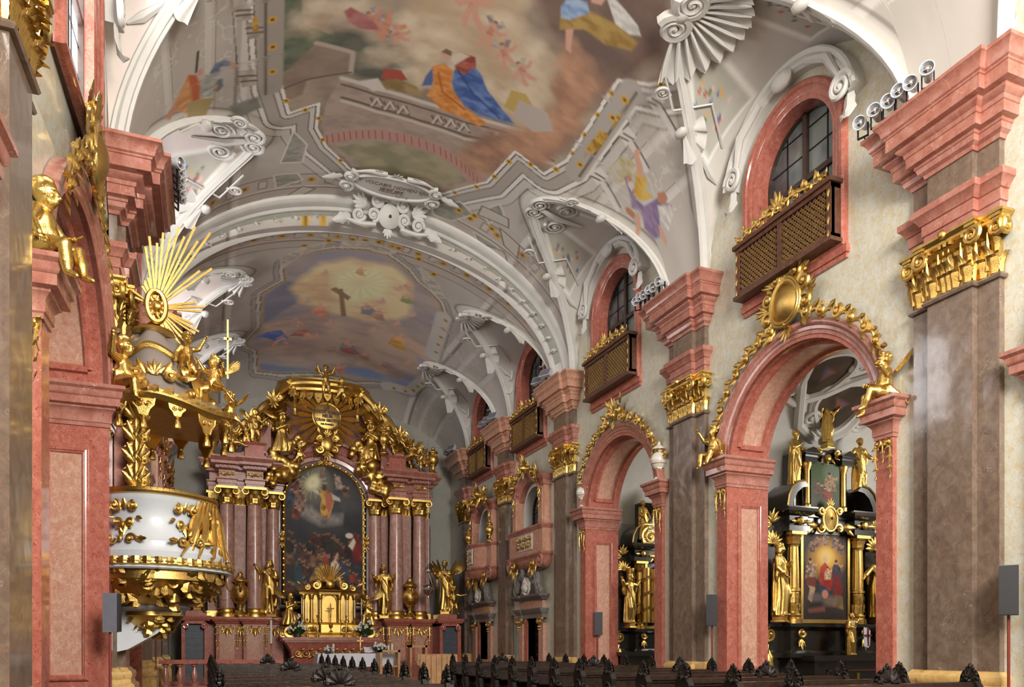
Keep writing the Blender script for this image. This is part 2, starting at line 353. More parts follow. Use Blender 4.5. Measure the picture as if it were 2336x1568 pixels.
# ---- chapels behind the arches
def chapel(yc,hw,X,sg,depth,zs=6.0):
    pm=M['stucco' if 10<yc<15 and sg>0 else 'grey_plaster']
    a,b=sorted((X+1.1*sg,X+depth*sg)); sd='right' if sg>0 else 'left'
    struct('wall_chapel_'+sd,MB().box(a,b,yc+hw,yc+hw+.15,0,zs+2.9).box(a,b,yc-hw-.15,yc-hw,0,zs+2.9),pm)
    struct('wall_chapel_outer_'+sd,MB().box(*sorted((X+depth*sg,X+(depth+.15)*sg)),yc-hw-.2,yc+hw+.2,0,zs+2.9),pm)
    n=24; rows=[]
    for q in (1.08,depth):
        rows.append([(X+q*sg,yc+hw*cos(PI*i/n),zs+2.75*sin(PI*i/n)) for i in range(n+1)])
    struct('ceiling_chapel_'+sd,MB().loft(rows,False,False),M['stucco'])
for i,(y,h) in enumerate(BAYS):
    if i: chapel(y,3.3,RX,1,6.6)
    else: chapel(y,3.3,RX,1,2.6)
    chapel(y,3.3,LX,-1,3.5)
# ---- windows
def win_path(yc,h,zb,zs,ry,n=28):
    """frames around an arched window: origin, outward normal in the wall plane"""
    pts=[(yc-h,zb),(yc+h,zb)]+[(yc+h*cos(PI*i/n),zs+ry*sin(PI*i/n)) for i in range(n+1)]
    return pts
def ring(mb,pts,prof,X,sg):
    """closed moulding round an outline in the wall plane; prof [(in-plane outward, towards nave)]"""
    c=sum((Vector(p) for p in pts),Vector((0,0)))/len(pts); n=len(pts); rings=[]
    P=[Vector(p) for p in pts]
    for i in range(n):
        d0=(P[i]-P[i-1]); d1=(P[(i+1)%n]-P[i]); d0=d0.normalized() if d0.length>1e-6 else d1.normalized(); d1=d1.normalized() if d1.length>1e-6 else d0
        nn=Vector((d0.y,-d0.x))+Vector((d1.y,-d1.x)); nn=nn/2; nn=nn/max(nn.length_squared,.3)
        rings.append([(X-v*sg,P[i].x+nn.x*u,P[i].y+nn.y*u) for u,v in prof])
    k=len(mb.v); m=len(prof); mb.loft(rings,True,False)
    for j in range(m): a=k+(n-1)*m+j; b=k+(n-1)*m+(j+1)%m; mb.f.append((a,b,k+(j+1)%m,k+j))
    return mb
P_WIN=[(-.24,-.55),(-.24,.02),(-.18,.05),(-.14,.05),(-.1,.08),(0,.085),(.02,.12),(.1,.13),(.14,.1),(.16,.05),(.16,-.02),(-.1,-.05),(-.1,-.55)]
def nave_window(k,yc,h,zb,X,sg,bright):
    ho=h-.14; pts=win_path(yc,ho,zb+.16,12.25,ho); nm='window_%d'%k
    o=struct(nm,ring(MB(),pts,P_WIN,X,sg),M['red_marble'])
    hi=ho-.2; xg=X+(.22 if bright else .42)*sg; outl=arched(yc,hi,zb+.3,12.25,hi,18)
    mb=MB(); mb.loft([[(xg,y,z) for y,z in outl],[(xg+.02*sg,y,z) for y,z in outl]])
    obj('pane',mb,M[('bright_glass' if yc<30 else 'dim_glass') if bright else 'window_glass'],o,False)
    mb=MB(); zz=[zb+.3,10.55,11.85,12.25+hi]
    bar=lambda y0,y1,z0,z1,d:mb.box(*sorted((xg-d*sg,xg+.03*sg)),y0,y1,z0,z1)
    bar(yc-.06,yc+.06,zb+.2,12.25+hi,.09)
    for z in (10.45,11.95): bar(yc-hi,yc+hi,z-.06,z+.06,.08)
    ring(mb,arched(yc,hi,zb+.3,12.25,hi,18),[(-.07,-.42),(-.07,-.33),(.03,-.33),(.03,-.42)] if not bright else [(-.07,-.22),(-.07,-.13),(.03,-.13),(.03,-.22)],X,sg)
    m=obj('mullion',mb,M['mullion'],o,False)
    mb=MB()
    for q in (-.5,.5):
        zt=12.25+math.sqrt(max(0,hi*hi-(q*hi)**2)); bar(yc+q*hi-.012,yc+q*hi+.012,zb+.2,zt,.02)
    for z in [zb+.3+.52*i for i in range(1,8)]:
        w=hi if z<12.25 else math.sqrt(max(.0,hi*hi-(z-12.25)**2)); bar(yc-w,yc+w,z-.012,z+.012,.02)
    obj('leading',mb,M['iron'],m,False)
for i,(y,h,z) in enumerate(WINS):
    nave_window(i+1,y,h,z,RX,1,False); nave_window(i+11,y,h,z,LX,-1,True)

def wall_rear():
    a=[(y,z) for y,z in [(-3,-.2),(13.5,-.2),(13.5,16),(-3,16)]]; h=arched(5.2,3.2,6.5,12,3.2)
    mb=MB(); loops=[a,h]; pts=[p for l in loops for p in l]; tri=tessellate_polygon([[Vector((p[0],p[1],0)) for p in l] for l in loops])
    return mb.add([(p[0],-4.0,p[1]) for p in pts],tri).add([(p[0],-4.2,p[1]) for p in pts],tri)
struct('wall_rear',wall_rear(),M['cream_marble'])
def open_left():
    for o in list(SC.objects):
        if o.type!='MESH': continue
        w=wloc(o)
        if sum(v.co.x for v in o.data.vertices)/max(1,len(o.data.vertices))+w.x>0: continue
        for v in o.data.vertices: v.co.x-=max(0,15.9-(v.co.y+w.y))*.045
open_left()
# ================================================================ the painted vault
VZ0,VA,VH=10.9,6.72,4.75          # springing height, half width, rise
def low(Y): return (np.asarray(Y)>24.5)*1.0                # the chancel vault is lower
def zb(dx,Y): return VZ0+(VH-.65*low(Y))*np.sqrt(np.maximum(0,1-(np.abs(dx)/VA)**2))*np.sqrt(1-np.clip((np.asarray(Y)-35.4)/3.9,0,.9)**2)
LUN=[(5.35,3.05),(13.14,3.1),(20.78,2.95),(27.38,2.15),(32.98,2.0)]
TIP,ZTIP,ZWALL=3.5,14.85,14.15
def zl(t,dx,Y): return VZ0+(ZTIP+(ZWALL-ZTIP)*(dx-TIP)/(6.85-TIP)-VZ0-.55*low(Y))*np.sqrt(np.maximum(0,1-t*t))
def groin(Y):
    """distance from the axis at which the barrel ends and a lunette begins"""
    g=np.full_like(Y,VA)
    for yc,hw in LUN:
        t=np.abs(Y-yc)/hw; k=t<1
        lo=np.full(k.sum(),2.6); hi=np.full(k.sum(),VA)
        for _ in range(40):
            m=(lo+hi)/2; c=zb(m,Y[k])>zl(t[k],m,Y[k]); lo=np.where(c,m,lo); hi=np.where(c,hi,m)
        g[k]=lo
    return g
_sx=np.linspace(0,1,2001)*PI/2; _sl=np.concatenate([[0],np.cumsum(np.hypot(np.diff(VA*np.sin(_sx)),np.diff(VH*np.cos(_sx))))])
def arclen(dx): return np.sign(dx)*np.interp(np.abs(dx),VA*np.sin(_sx),_sl)
def grid_mesh(name,V,nu,nv,mat,col=None,flip=False):
    """dense grid with painted vertex colours"""
    me=bpy.data.meshes.new(name); n=nu*nv; me.vertices.add(n); me.vertices.foreach_set('co',V.astype(np.float32).ravel())
    i,j=np.meshgrid(np.arange(nu-1),np.arange(nv-1),indexing='ij'); a=(i*nv+j).ravel()
    q=np.stack([a,a+1,a+nv+1,a+nv],1); q=q[:,::-1] if flip else q
    m=len(q); me.loops.add(m*4); me.loops.foreach_set('vertex_index',q.astype(np.int32).ravel())
    me.polygons.add(m); me.polygons.foreach_set('loop_start',np.arange(m,dtype=np.int32)*4); me.polygons.foreach_set('use_smooth',np.ones(m,bool))
    me.update(calc_edges=True)
    if col is not None:
        ca=me.color_attributes.new('Col','FLOAT_COLOR','POINT'); ca.data.foreach_set('color',np.concatenate([col,np.ones((n,1))],1).astype(np.float32).ravel())
    me.materials.append(mat); o=bpy.data.objects.new(name,me); COL.objects.link(o); return o
# ---- a small painting kit working on point clouds (u,v) -> colour
def _h(i,j,s): 
    x=np.sin(i*127.1+j*311.7+s*74.7)*43758.5453; return x-np.floor(x)
def vnoise(u,v,s=0):
    i,j=np.floor(u),np.floor(v); f,g=u-i,v-j; f=f*f*(3-2*f); g=g*g*(3-2*g)
    return (_h(i,j,s)*(1-f)+_h(i+1,j,s)*f)*(1-g)+(_h(i,j+1,s)*(1-f)+_h(i+1,j+1,s)*f)*g
def fbm(u,v,o=4,s=0):
    r=0;a=.5
    for k in range(o): r=r+a*vnoise(u*2**k,v*2**k,s+k); a*=.5
    return r/(1-.5**o)
def lin(c): 
    c=np.asarray(c,float)/255; return np.where(c<.04045,c/12.92,((c+.055)/1.055)**2.4)
class Paint:
    def __init__(s,u,v,base): s.u=u; s.v=v; s.c=np.tile(np.asarray(base,float),(len(u),1))
    def lay(s,k,a,col): 
        a=a[:,None]; s.c[k]=s.c[k]*(1-a)+np.asarray(col)*a
    def sel(s,x0,x1,y0,y1): return np.nonzero((s.u>x0)&(s.u<x1)&(s.v>y0)&(s.v<y1))[0]
    def dist(s,k,P,closed):
        x,y=s.u[k],s.v[k]; d=np.full(len(k),1e9); ins=np.zeros(len(k),bool); n=len(P)
        for i in range(n if closed else n-1):
            (ax,ay),(bx,by)=P[i],P[(i+1)%n]; ex,ey=bx-ax,by-ay; L=ex*ex+ey*ey+1e-12
            t=np.clip(((x-ax)*ex+(y-ay)*ey)/L,0,1); d=np.minimum(d,np.hypot(x-ax-t*ex,y-ay-t*ey))
            if closed and ay!=by: 
                c=((ay>y)!=(by>y))&(x<(bx-ax)*(y-ay)/(by-ay)+ax); ins^=c
        return np.where(ins,-d,d) if closed else d
    def poly(s,P,col,soft=.04,alpha=1,var=None,vs=3.0,wob=0,seed=0):
        P=np.asarray(P,float); m=soft+wob+.02; k=s.sel(P[:,0].min()-m,P[:,0].max()+m,P[:,1].min()-m,P[:,1].max()+m)
        if not len(k): return
        d=s.dist(k,P,True)
        if wob: d=d+wob*(fbm(s.u[k]*vs,s.v[k]*vs,3,seed)-.5)*2
        a=np.clip(.5-d/soft,0,1)*alpha; C=lin(col)
        if var is not None:
            f=np.clip((fbm(s.u[k]*vs,s.v[k]*vs*1.7,4,seed+5)-.34)*2.7,0,1)[:,None]; C=C*(1-f)+lin(var)*f
        s.lay(k,a,C)
    def line(s,P,w,col,alpha=1,soft=None,closed=False):
        P=np.asarray(P,float); soft=soft or min(w*.5+.01,.045); m=w+soft; k=s.sel(P[:,0].min()-m,P[:,0].max()+m,P[:,1].min()-m,P[:,1].max()+m)
        if not len(k): return
        d=np.abs(s.dist(k,P,closed)); s.lay(k,np.clip((w/2+soft/2-d)/soft,0,1)*alpha,lin(col))
    def bands(s,P,B):
        """mouldings parallel to a closed outline: (from, to, colour, alpha), positive outside"""
        P=np.asarray(P,float); m=max(b[1] for b in B)+.1; k=s.sel(P[:,0].min()-m,P[:,0].max()+m,P[:,1].min()-m,P[:,1].max()+m); d=s.dist(k,P,True)
        for a,b,c,al in B: j=(d>a)&(d<=b); s.lay(k[j],np.full(j.sum(),float(al)),lin(c))
    def ell(s,c,rx,ry,col,soft=.3,alpha=1,rot=0):
        R=max(rx,ry)*1.6; k=s.sel(c[0]-R,c[0]+R,c[1]-R,c[1]+R)
        if not len(k): return
        x,y=s.u[k]-c[0],s.v[k]-c[1]; x,y=x*cos(rot)+y*sin(rot),-x*sin(rot)+y*cos(rot)
        r=np.hypot(x/rx,y/ry); s.lay(k,np.clip((1-r)/soft+.5,0,1)*alpha,lin(col))
# figures and mouldings of the ceiling paintings, in metres on the vault (across, along)
FRESCO=[["p",[[-4.07,12.62],[-3.51,18.82],[-3.2,19.99],[-2.5,19.68],[-2.43,20.68],[-2.05,21.5],[-1.21,22.51],[0.21,23.0],[1.61,22.55],[2.54,21.16],[2.75,19.45],[3.66,19.55],[3.91,18.61],[3.77,15.59],[4.3,15.11],[4.57,14.62],[4.09,13.6],[2.25,10.76]],[184,166,146],0.06,1,[150,134,120],1.0,0],
["p",[[-1.97,13.74],[0.05,13.16],[1.56,13.85],[1.29,15.51],[2.12,16.17],[2.82,17.13],[2.63,18.41],[1.59,18.24],[0.64,17.52],[-0.11,17.19],[-0.49,18.61],[-0.97,17.98],[-1.17,16.91],[-0.84,16.07]],[216,198,170],0.4,1,[196,172,140],1.2,0.25],
["p",[[1.0,12.71],[2.72,11.64],[3.6,12.93],[4.24,14.3],[4.0,15.38],[3.78,15.92],[3.58,16.87],[2.86,17.01],[2.49,15.75],[1.84,15.55],[1.01,14.6]],[134,110,98],0.4,1,[116,96,88],1.2,0.2],
["p",[[-2.55,17.09],[-1.6,17.47],[-0.87,17.51],[-0.33,17.93],[-0.26,18.61],[-0.69,18.92],[-1.32,18.83],[-1.99,18.69],[-2.97,18.31]],[112,112,98],0.3,1,[92,96,86],1.5,0.2],
["p",[[-0.6,18.18],[-0.35,17.49],[0.0,17.22],[0.2,17.88],[0.06,18.56],[-0.33,18.8]],[220,200,168],0.3,0.9,None,3,0.15],
["p",[[-3.78,15.81],[-3.38,15.98],[-3.18,17.01],[-2.74,17.25],[-2.46,17.38],[-2.2,17.78],[-2.35,17.87],[-2.71,17.66],[-3.08,18.18],[-3.54,18.48],[-3.98,18.96],[-3.72,18.44],[-3.59,17.93]],[118,126,106],0.05,1,[92,102,84],2.5,0],
["p",[[-3.53,18.59],[-2.85,17.59],[-1.97,17.87],[-1.91,18.53],[-2.91,18.79],[-2.95,19.31],[-3.4,19.56]],[158,140,124],0.05,1,[142,124,108],3,0],
["l",[[-2.85,17.59],[-1.97,17.87],[-1.91,18.53]],0.12,[190,176,162],1,0],
["l",[[-3.49,19.06],[-2.91,18.79],[-1.91,18.53]],0.06,[112,98,88],1,0],
["p",[[-2.32,19.62],[-2.09,18.7],[-1.18,18.96],[-0.03,19.07],[1.16,19.07],[2.62,18.67],[3.42,18.25],[3.62,18.84],[2.98,19.23],[2.47,20.98],[1.55,22.36],[0.17,22.8],[-1.17,22.36],[-2.02,21.3],[-2.33,20.6]],[182,164,150],0.05,1,[166,148,136],3,0],
["l",[[-2.09,18.74],[-1.17,19.0],[-0.01,19.12],[1.18,19.12],[2.63,18.69],[3.39,18.35]],0.12,[214,204,194],1,0],
["l",[[-2.05,18.96],[-1.13,19.23],[0.05,19.33],[1.25,19.33],[2.71,18.89],[3.48,18.53]],0.07,[112,98,88],1,0],
["l",[[-1.97,19.44],[-1.02,19.71],[0.18,19.82],[1.4,19.8],[2.89,19.31],[3.66,18.92]],0.08,[112,98,88],1,0],
["l",[[-1.95,19.57],[-1.0,19.85],[0.21,19.95],[1.45,19.92],[2.93,19.42],[3.71,19.03]],0.1,[210,198,186],1,0],
["l",[[-1.25,19.37],[-1.12,19.58],[-1.03,19.35],[-0.9,19.63]],0.07,[120,104,94],1,0],
["l",[[-1.18,19.63],[-1.1,19.34],[-0.94,19.57]],0.06,[214,202,190],1,0],
["l",[[-0.9,19.44],[-0.76,19.64],[-0.68,19.41],[-0.55,19.68]],0.07,[120,104,94],1,0],
["l",[[-0.82,19.69],[-0.75,19.39],[-0.58,19.63]],0.06,[214,202,190],1,0],
["l",[[-0.55,19.48],[-0.4,19.68],[-0.32,19.45],[-0.18,19.71]],0.07,[120,104,94],1,0],
["l",[[-0.46,19.74],[-0.39,19.44],[-0.22,19.65]],0.06,[214,202,190],1,0],
["l",[[0.4,19.52],[0.55,19.71],[0.62,19.45],[0.76,19.7]],0.07,[120,104,94],1,0],
["l",[[0.49,19.77],[0.54,19.45],[0.72,19.65]],0.06,[214,202,190],1,0],
["l",[[0.75,19.5],[0.9,19.68],[0.97,19.42],[1.12,19.66]],0.07,[120,104,94],1,0],
["l",[[0.85,19.74],[0.9,19.42],[1.08,19.61]],0.06,[214,202,190],1,0],
["l",[[1.11,19.46],[1.26,19.63],[1.32,19.37],[1.48,19.61]],0.07,[120,104,94],1,0],
["l",[[1.21,19.7],[1.25,19.38],[1.44,19.56]],0.06,[214,202,190],1,0],
["l",[[1.98,19.29],[2.14,19.43],[2.19,19.16],[2.35,19.38]],0.07,[120,104,94],1,0],
["l",[[2.09,19.51],[2.12,19.18],[2.3,19.34]],0.06,[214,202,190],1,0],
["l",[[2.32,19.19],[2.48,19.32],[2.52,19.05],[2.68,19.26]],0.07,[120,104,94],1,0],
["l",[[2.43,19.4],[2.45,19.07],[2.64,19.22]],0.06,[214,202,190],1,0],
["l",[[-2.1,21.17],[-1.49,20.92],[-0.81,20.74],[0.04,20.7],[0.94,20.74],[1.66,20.96],[2.29,21.31]],0.42,[196,150,138],1,0],
["l",[[-2.12,21.0],[-2.05,21.34]],0.03,[150,104,94],1,0],
["l",[[-1.98,20.94],[-1.9,21.29]],0.03,[150,104,94],1,0],
["l",[[-1.83,20.89],[-1.75,21.23]],0.03,[150,104,94],1,0],
["l",[[-1.69,20.83],[-1.61,21.17]],0.03,[150,104,94],1,0],
["l",[[-1.54,20.77],[-1.46,21.11]],0.03,[150,104,94],1,0],
["l",[[-1.38,20.73],[-1.3,21.06]],0.03,[150,104,94],1,0],
["l",[[-1.22,20.69],[-1.13,21.02]],0.03,[150,104,94],1,0],
["l",[[-1.06,20.65],[-0.97,20.97]],0.03,[150,104,94],1,0],
["l",[[-0.89,20.6],[-0.8,20.92]],0.03,[150,104,94],1,0],
["l",[[-0.7,20.58],[-0.61,20.91]],0.03,[150,104,94],1,0],
["l",[[-0.5,20.58],[-0.41,20.89]],0.03,[150,104,94],1,0],
["l",[[-0.3,20.56],[-0.2,20.88]],0.03,[150,104,94],1,0],
["l",[[-0.1,20.54],[0.0,20.86]],0.03,[150,104,94],1,0],
["l",[[0.11,20.55],[0.21,20.86]],0.03,[150,104,94],1,0],
["l",[[0.32,20.56],[0.43,20.87]],0.03,[150,104,94],1,0],
["l",[[0.54,20.58],[0.65,20.88]],0.03,[150,104,94],1,0],
["l",[[0.75,20.58],[0.86,20.89]],0.03,[150,104,94],1,0],
["l",[[0.95,20.6],[1.06,20.9]],0.03,[150,104,94],1,0],
["l",[[1.12,20.66],[1.24,20.96]],0.03,[150,104,94],1,0],
["l",[[1.29,20.71],[1.41,21.01]],0.03,[150,104,94],1,0],
["l",[[1.46,20.76],[1.59,21.06]],0.03,[150,104,94],1,0],
["l",[[1.63,20.81],[1.76,21.11]],0.03,[150,104,94],1,0],
["l",[[1.78,20.9],[1.91,21.2]],0.03,[150,104,94],1,0],
["l",[[1.93,20.99],[2.06,21.28]],0.03,[150,104,94],1,0],
["l",[[2.08,21.07],[2.21,21.37]],0.03,[150,104,94],1,0],
["l",[[2.23,21.15],[2.37,21.45]],0.03,[150,104,94],1,0],
["p",[[-1.75,21.51],[-1.09,21.12],[-0.26,20.97],[0.49,20.97],[1.15,21.03],[1.78,21.33],[2.1,21.47],[1.37,22.2],[0.1,22.53],[-0.99,22.32]],[178,166,136],0.1,1,[150,146,118],2,0.1],
["p",[[1.42,20.64],[1.76,19.8],[2.06,19.16],[2.7,18.56],[2.96,17.42],[2.72,16.58],[2.35,15.89],[2.57,15.48],[3.12,15.77],[3.76,15.95],[3.65,17.0],[3.77,18.12],[3.68,19.45],[2.78,19.42],[2.62,20.63],[2.13,21.17],[1.73,20.99]],[196,152,122],0.3,1,[154,120,102],1.6,0.22],
["p",[[2.65,18.6],[2.96,17.42],[3.35,17.28],[3.59,18.29],[3.29,19.02]],[206,160,126],0.4,0.7,None,3,0.2],
["p",[[-2.74,17.09],[-2.78,17.32],[-2.96,17.46],[-3.19,17.43],[-3.4,17.27],[-3.49,17.03],[-3.45,16.81],[-3.28,16.71],[-3.05,16.73],[-2.85,16.87]],[226,206,178],0.35,0.55,[196,172,142],2.2,0.25],
["p",[[-2.99,16.93],[-3.04,17.03],[-3.2,17.07],[-3.36,17.0],[-3.44,16.88],[-3.38,16.79],[-3.23,16.76],[-3.07,16.82]],[240,226,202],0.3,0.5,None,3,0.2],
["p",[[-2.26,16.57],[-2.33,16.8],[-2.59,16.95],[-2.94,16.94],[-3.23,16.79],[-3.36,16.56],[-3.28,16.35],[-3.03,16.25],[-2.7,16.25],[-2.4,16.37]],[226,206,178],0.35,0.55,[196,172,142],2.2,0.25],
["p",[[-2.62,16.45],[-2.7,16.55],[-2.92,16.59],[-3.16,16.53],[-3.27,16.42],[-3.19,16.33],[-2.96,16.31],[-2.73,16.35]],[240,226,202],0.3,0.5,None,3,0.2],
["p",[[-1.61,16.49],[-1.66,16.69],[-1.87,16.85],[-2.16,16.87],[-2.42,16.77],[-2.54,16.6],[-2.48,16.41],[-2.27,16.28],[-1.99,16.25],[-1.74,16.33]],[226,206,178],0.35,0.55,[196,172,142],2.2,0.25],
["p",[[-1.91,16.41],[-1.98,16.51],[-2.17,16.57],[-2.37,16.55],[-2.47,16.46],[-2.4,16.37],[-2.21,16.32],[-2.01,16.34]],[240,226,202],0.3,0.5,None,3,0.2],
["p",[[-0.41,16.69],[-0.43,16.93],[-0.61,17.14],[-0.88,17.22],[-1.14,17.14],[-1.27,16.94],[-1.24,16.7],[-1.06,16.52],[-0.8,16.44],[-0.55,16.51]],[226,206,178],0.35,0.55,[196,172,142],2.2,0.25],
["p",[[-0.7,16.63],[-0.75,16.76],[-0.92,16.85],[-1.12,16.85],[-1.22,16.77],[-1.17,16.65],[-1.0,16.56],[-0.81,16.55]],[240,226,202],0.3,0.5,None,3,0.2],
["p",[[0.39,16.77],[0.37,17.06],[0.13,17.34],[-0.22,17.49],[-0.56,17.43],[-0.74,17.2],[-0.7,16.92],[-0.46,16.68],[-0.11,16.55],[0.21,16.58]],[226,206,178],0.35,0.55,[196,172,142],2.2,0.25],
["p",[[0.01,16.75],[-0.06,16.91],[-0.28,17.05],[-0.54,17.09],[-0.67,17.0],[-0.6,16.84],[-0.38,16.71],[-0.13,16.68]],[240,226,202],0.3,0.5,None,3,0.2],
["p",[[0.08,17.48],[0.06,17.74],[-0.15,17.99],[-0.46,18.1],[-0.75,18.03],[-0.9,17.81],[-0.87,17.55],[-0.66,17.34],[-0.36,17.23],[-0.08,17.29]],[226,206,178],0.35,0.55,[196,172,142],2.2,0.25],
["p",[[-0.26,17.43],[-0.31,17.58],[-0.51,17.69],[-0.73,17.71],[-0.84,17.62],[-0.78,17.49],[-0.59,17.38],[-0.37,17.35]],[240,226,202],0.3,0.5,None,3,0.2],
["p",[[1.21,17.51],[1.2,17.8],[1.01,18.08],[0.71,18.24],[0.41,18.21],[0.24,18.01],[0.26,17.73],[0.46,17.48],[0.75,17.33],[1.04,17.34]],[226,206,178],0.35,0.55,[196,172,142],2.2,0.25],
["p",[[0.87,17.52],[0.82,17.68],[0.63,17.83],[0.41,17.88],[0.29,17.8],[0.34,17.65],[0.53,17.51],[0.75,17.46]],[240,226,202],0.3,0.5,None,3,0.2],
["p",[[1.96,17.66],[1.96,18.0],[1.75,18.38],[1.39,18.62],[1.03,18.61],[0.81,18.38],[0.83,18.02],[1.06,17.69],[1.41,17.48],[1.75,17.46]],[226,206,178],0.35,0.55,[196,172,142],2.2,0.25],
["p",[[1.55,17.7],[1.5,17.9],[1.28,18.11],[1.02,18.2],[0.87,18.11],[0.92,17.92],[1.15,17.73],[1.41,17.64]],[240,226,202],0.3,0.5,None,3,0.2],
["p",[[2.6,17.48],[2.62,17.8],[2.47,18.15],[2.18,18.37],[1.88,18.39],[1.69,18.18],[1.68,17.85],[1.84,17.54],[2.12,17.33],[2.41,17.31]],[226,206,178],0.35,0.55,[196,172,142],2.2,0.25],
["p",[[2.26,17.53],[2.23,17.71],[2.06,17.91],[1.84,18.0],[1.71,17.94],[1.75,17.76],[1.92,17.57],[2.13,17.47]],[240,226,202],0.3,0.5,None,3,0.2],
["p",[[2.37,16.71],[2.43,17.04],[2.33,17.35],[2.11,17.51],[1.85,17.46],[1.67,17.22],[1.62,16.9],[1.73,16.61],[1.95,16.47],[2.19,16.51]],[226,206,178],0.35,0.55,[196,172,142],2.2,0.25],
["p",[[2.09,16.69],[2.08,16.87],[1.96,17.03],[1.78,17.08],[1.66,16.98],[1.67,16.81],[1.8,16.66],[1.97,16.61]],[240,226,202],0.3,0.5,None,3,0.2],
["p",[[2.29,16.04],[2.36,16.33],[2.31,16.59],[2.15,16.7],[1.94,16.63],[1.78,16.41],[1.72,16.12],[1.78,15.88],[1.94,15.78],[2.13,15.83]],[226,206,178],0.35,0.55,[196,172,142],2.2,0.25],
["p",[[2.07,15.99],[2.07,16.14],[1.99,16.26],[1.86,16.29],[1.76,16.2],[1.75,16.05],[1.84,15.92],[1.97,15.9]],[240,226,202],0.3,0.5,None,3,0.2],
["p",[[1.51,15.77],[1.51,16.0],[1.34,16.25],[1.07,16.41],[0.8,16.4],[0.64,16.25],[0.65,16.02],[0.83,15.79],[1.09,15.64],[1.35,15.64]],[226,206,178],0.35,0.55,[196,172,142],2.2,0.25],
["p",[[1.2,15.79],[1.16,15.92],[0.99,16.07],[0.79,16.13],[0.68,16.07],[0.72,15.94],[0.89,15.81],[1.09,15.75]],[240,226,202],0.3,0.5,None,3,0.2],
["p",[[-0.7,17.76],[-0.75,17.98],[-0.97,18.17],[-1.29,18.24],[-1.57,18.17],[-1.7,17.98],[-1.65,17.77],[-1.42,17.61],[-1.12,17.54],[-0.84,17.6]],[226,206,178],0.35,0.55,[196,172,142],2.2,0.25],
["p",[[-1.03,17.71],[-1.1,17.83],[-1.3,17.91],[-1.52,17.91],[-1.63,17.83],[-1.56,17.73],[-1.36,17.64],[-1.14,17.64]],[240,226,202],0.3,0.5,None,3,0.2],
["p",[[-0.16,18.17],[-0.19,18.37],[-0.36,18.55],[-0.62,18.64],[-0.85,18.59],[-0.97,18.43],[-0.93,18.24],[-0.76,18.08],[-0.51,18.01],[-0.28,18.04]],[226,206,178],0.35,0.55,[196,172,142],2.2,0.25],
["p",[[-0.43,18.15],[-0.48,18.26],[-0.64,18.34],[-0.82,18.36],[-0.92,18.3],[-0.86,18.19],[-0.7,18.11],[-0.52,18.09]],[240,226,202],0.3,0.5,None,3,0.2],
["p",[[3.0,15.88],[3.05,16.16],[2.92,16.41],[2.7,16.46],[2.52,16.3],[2.49,16.02],[2.62,15.79],[2.83,15.73]],[214,166,134],0.25,0.6,[176,130,104],2.4,0.2],
["p",[[3.22,16.44],[3.25,16.73],[3.11,17.03],[2.86,17.11],[2.66,16.94],[2.64,16.63],[2.79,16.37],[3.03,16.29]],[214,166,134],0.25,0.6,[176,130,104],2.4,0.2],
["p",[[3.59,16.69],[3.62,16.98],[3.48,17.28],[3.24,17.4],[3.05,17.25],[3.02,16.95],[3.17,16.67],[3.4,16.57]],[214,166,134],0.25,0.6,[176,130,104],2.4,0.2],
["p",[[3.55,17.42],[3.56,17.73],[3.37,18.08],[3.08,18.24],[2.87,18.1],[2.87,17.78],[3.07,17.46],[3.35,17.31]],[214,166,134],0.25,0.6,[176,130,104],2.4,0.2],
["p",[[3.4,18.31],[3.39,18.65],[3.16,19.03],[2.83,19.21],[2.61,19.08],[2.63,18.74],[2.87,18.39],[3.19,18.22]],[214,166,134],0.25,0.6,[176,130,104],2.4,0.2],
["p",[[2.95,19.16],[2.93,19.47],[2.7,19.81],[2.39,19.97],[2.19,19.84],[2.22,19.54],[2.46,19.22],[2.76,19.06]],[214,166,134],0.25,0.6,[176,130,104],2.4,0.2],
["p",[[2.4,19.86],[2.37,20.15],[2.15,20.45],[1.85,20.57],[1.67,20.44],[1.71,20.15],[1.94,19.88],[2.22,19.75]],[214,166,134],0.25,0.6,[176,130,104],2.4,0.2],
["p",[[1.95,18.25],[1.89,17.62],[2.25,17.51],[2.52,17.72],[2.37,18.22]],[198,172,98],0.05,1,None,3,0],
["p",[[2.23,18.33],[2.19,17.78],[2.92,17.67],[3.27,18.08],[2.86,18.49]],[196,184,174],0.05,1,None,3,0],
["p",[[-1.17,18.6],[-1.14,18.26],[-0.75,18.22],[-0.52,18.49],[-0.76,18.63]],[176,84,70],0.05,1,None,3,0],
["p",[[-1.21,18.74],[-0.78,18.54],[-0.26,18.63],[0.0,18.95],[-0.4,18.94],[-0.96,18.98]],[176,150,100],0.05,1,[140,116,76],3,0],
["p",[[-1.65,18.8],[-1.23,18.62],[-0.96,18.98],[-1.26,19.11]],[216,208,198],0.06,1,None,3,0],
["p",[[-0.14,18.58],[-0.13,18.2],[-0.05,17.86],[0.08,17.92],[0.09,18.46]],[92,112,160],0.05,1,None,3,0],
["p",[[-0.07,17.86],[0.13,17.65],[0.43,17.77],[0.57,18.34],[1.08,18.82],[1.78,19.03],[1.62,19.26],[0.96,19.19],[0.54,19.2],[0.33,18.99],[0.06,18.86],[0.13,18.41]],[214,132,58],0.05,1,[232,164,96],5,0],
["p",[[0.45,17.76],[0.54,17.54],[0.85,17.41],[1.09,17.58],[1.39,17.96],[1.94,18.34],[2.38,18.59],[2.02,18.73],[1.48,18.87],[1.05,18.75],[0.74,18.5],[0.52,18.17]],[70,96,158],0.05,1,[116,144,198],4,0],
["p",[[0.35,17.5],[0.53,17.16],[0.79,17.14],[0.9,17.41],[0.71,17.79],[0.49,17.74]],[150,72,58],0.05,1,[186,110,88],5,0],
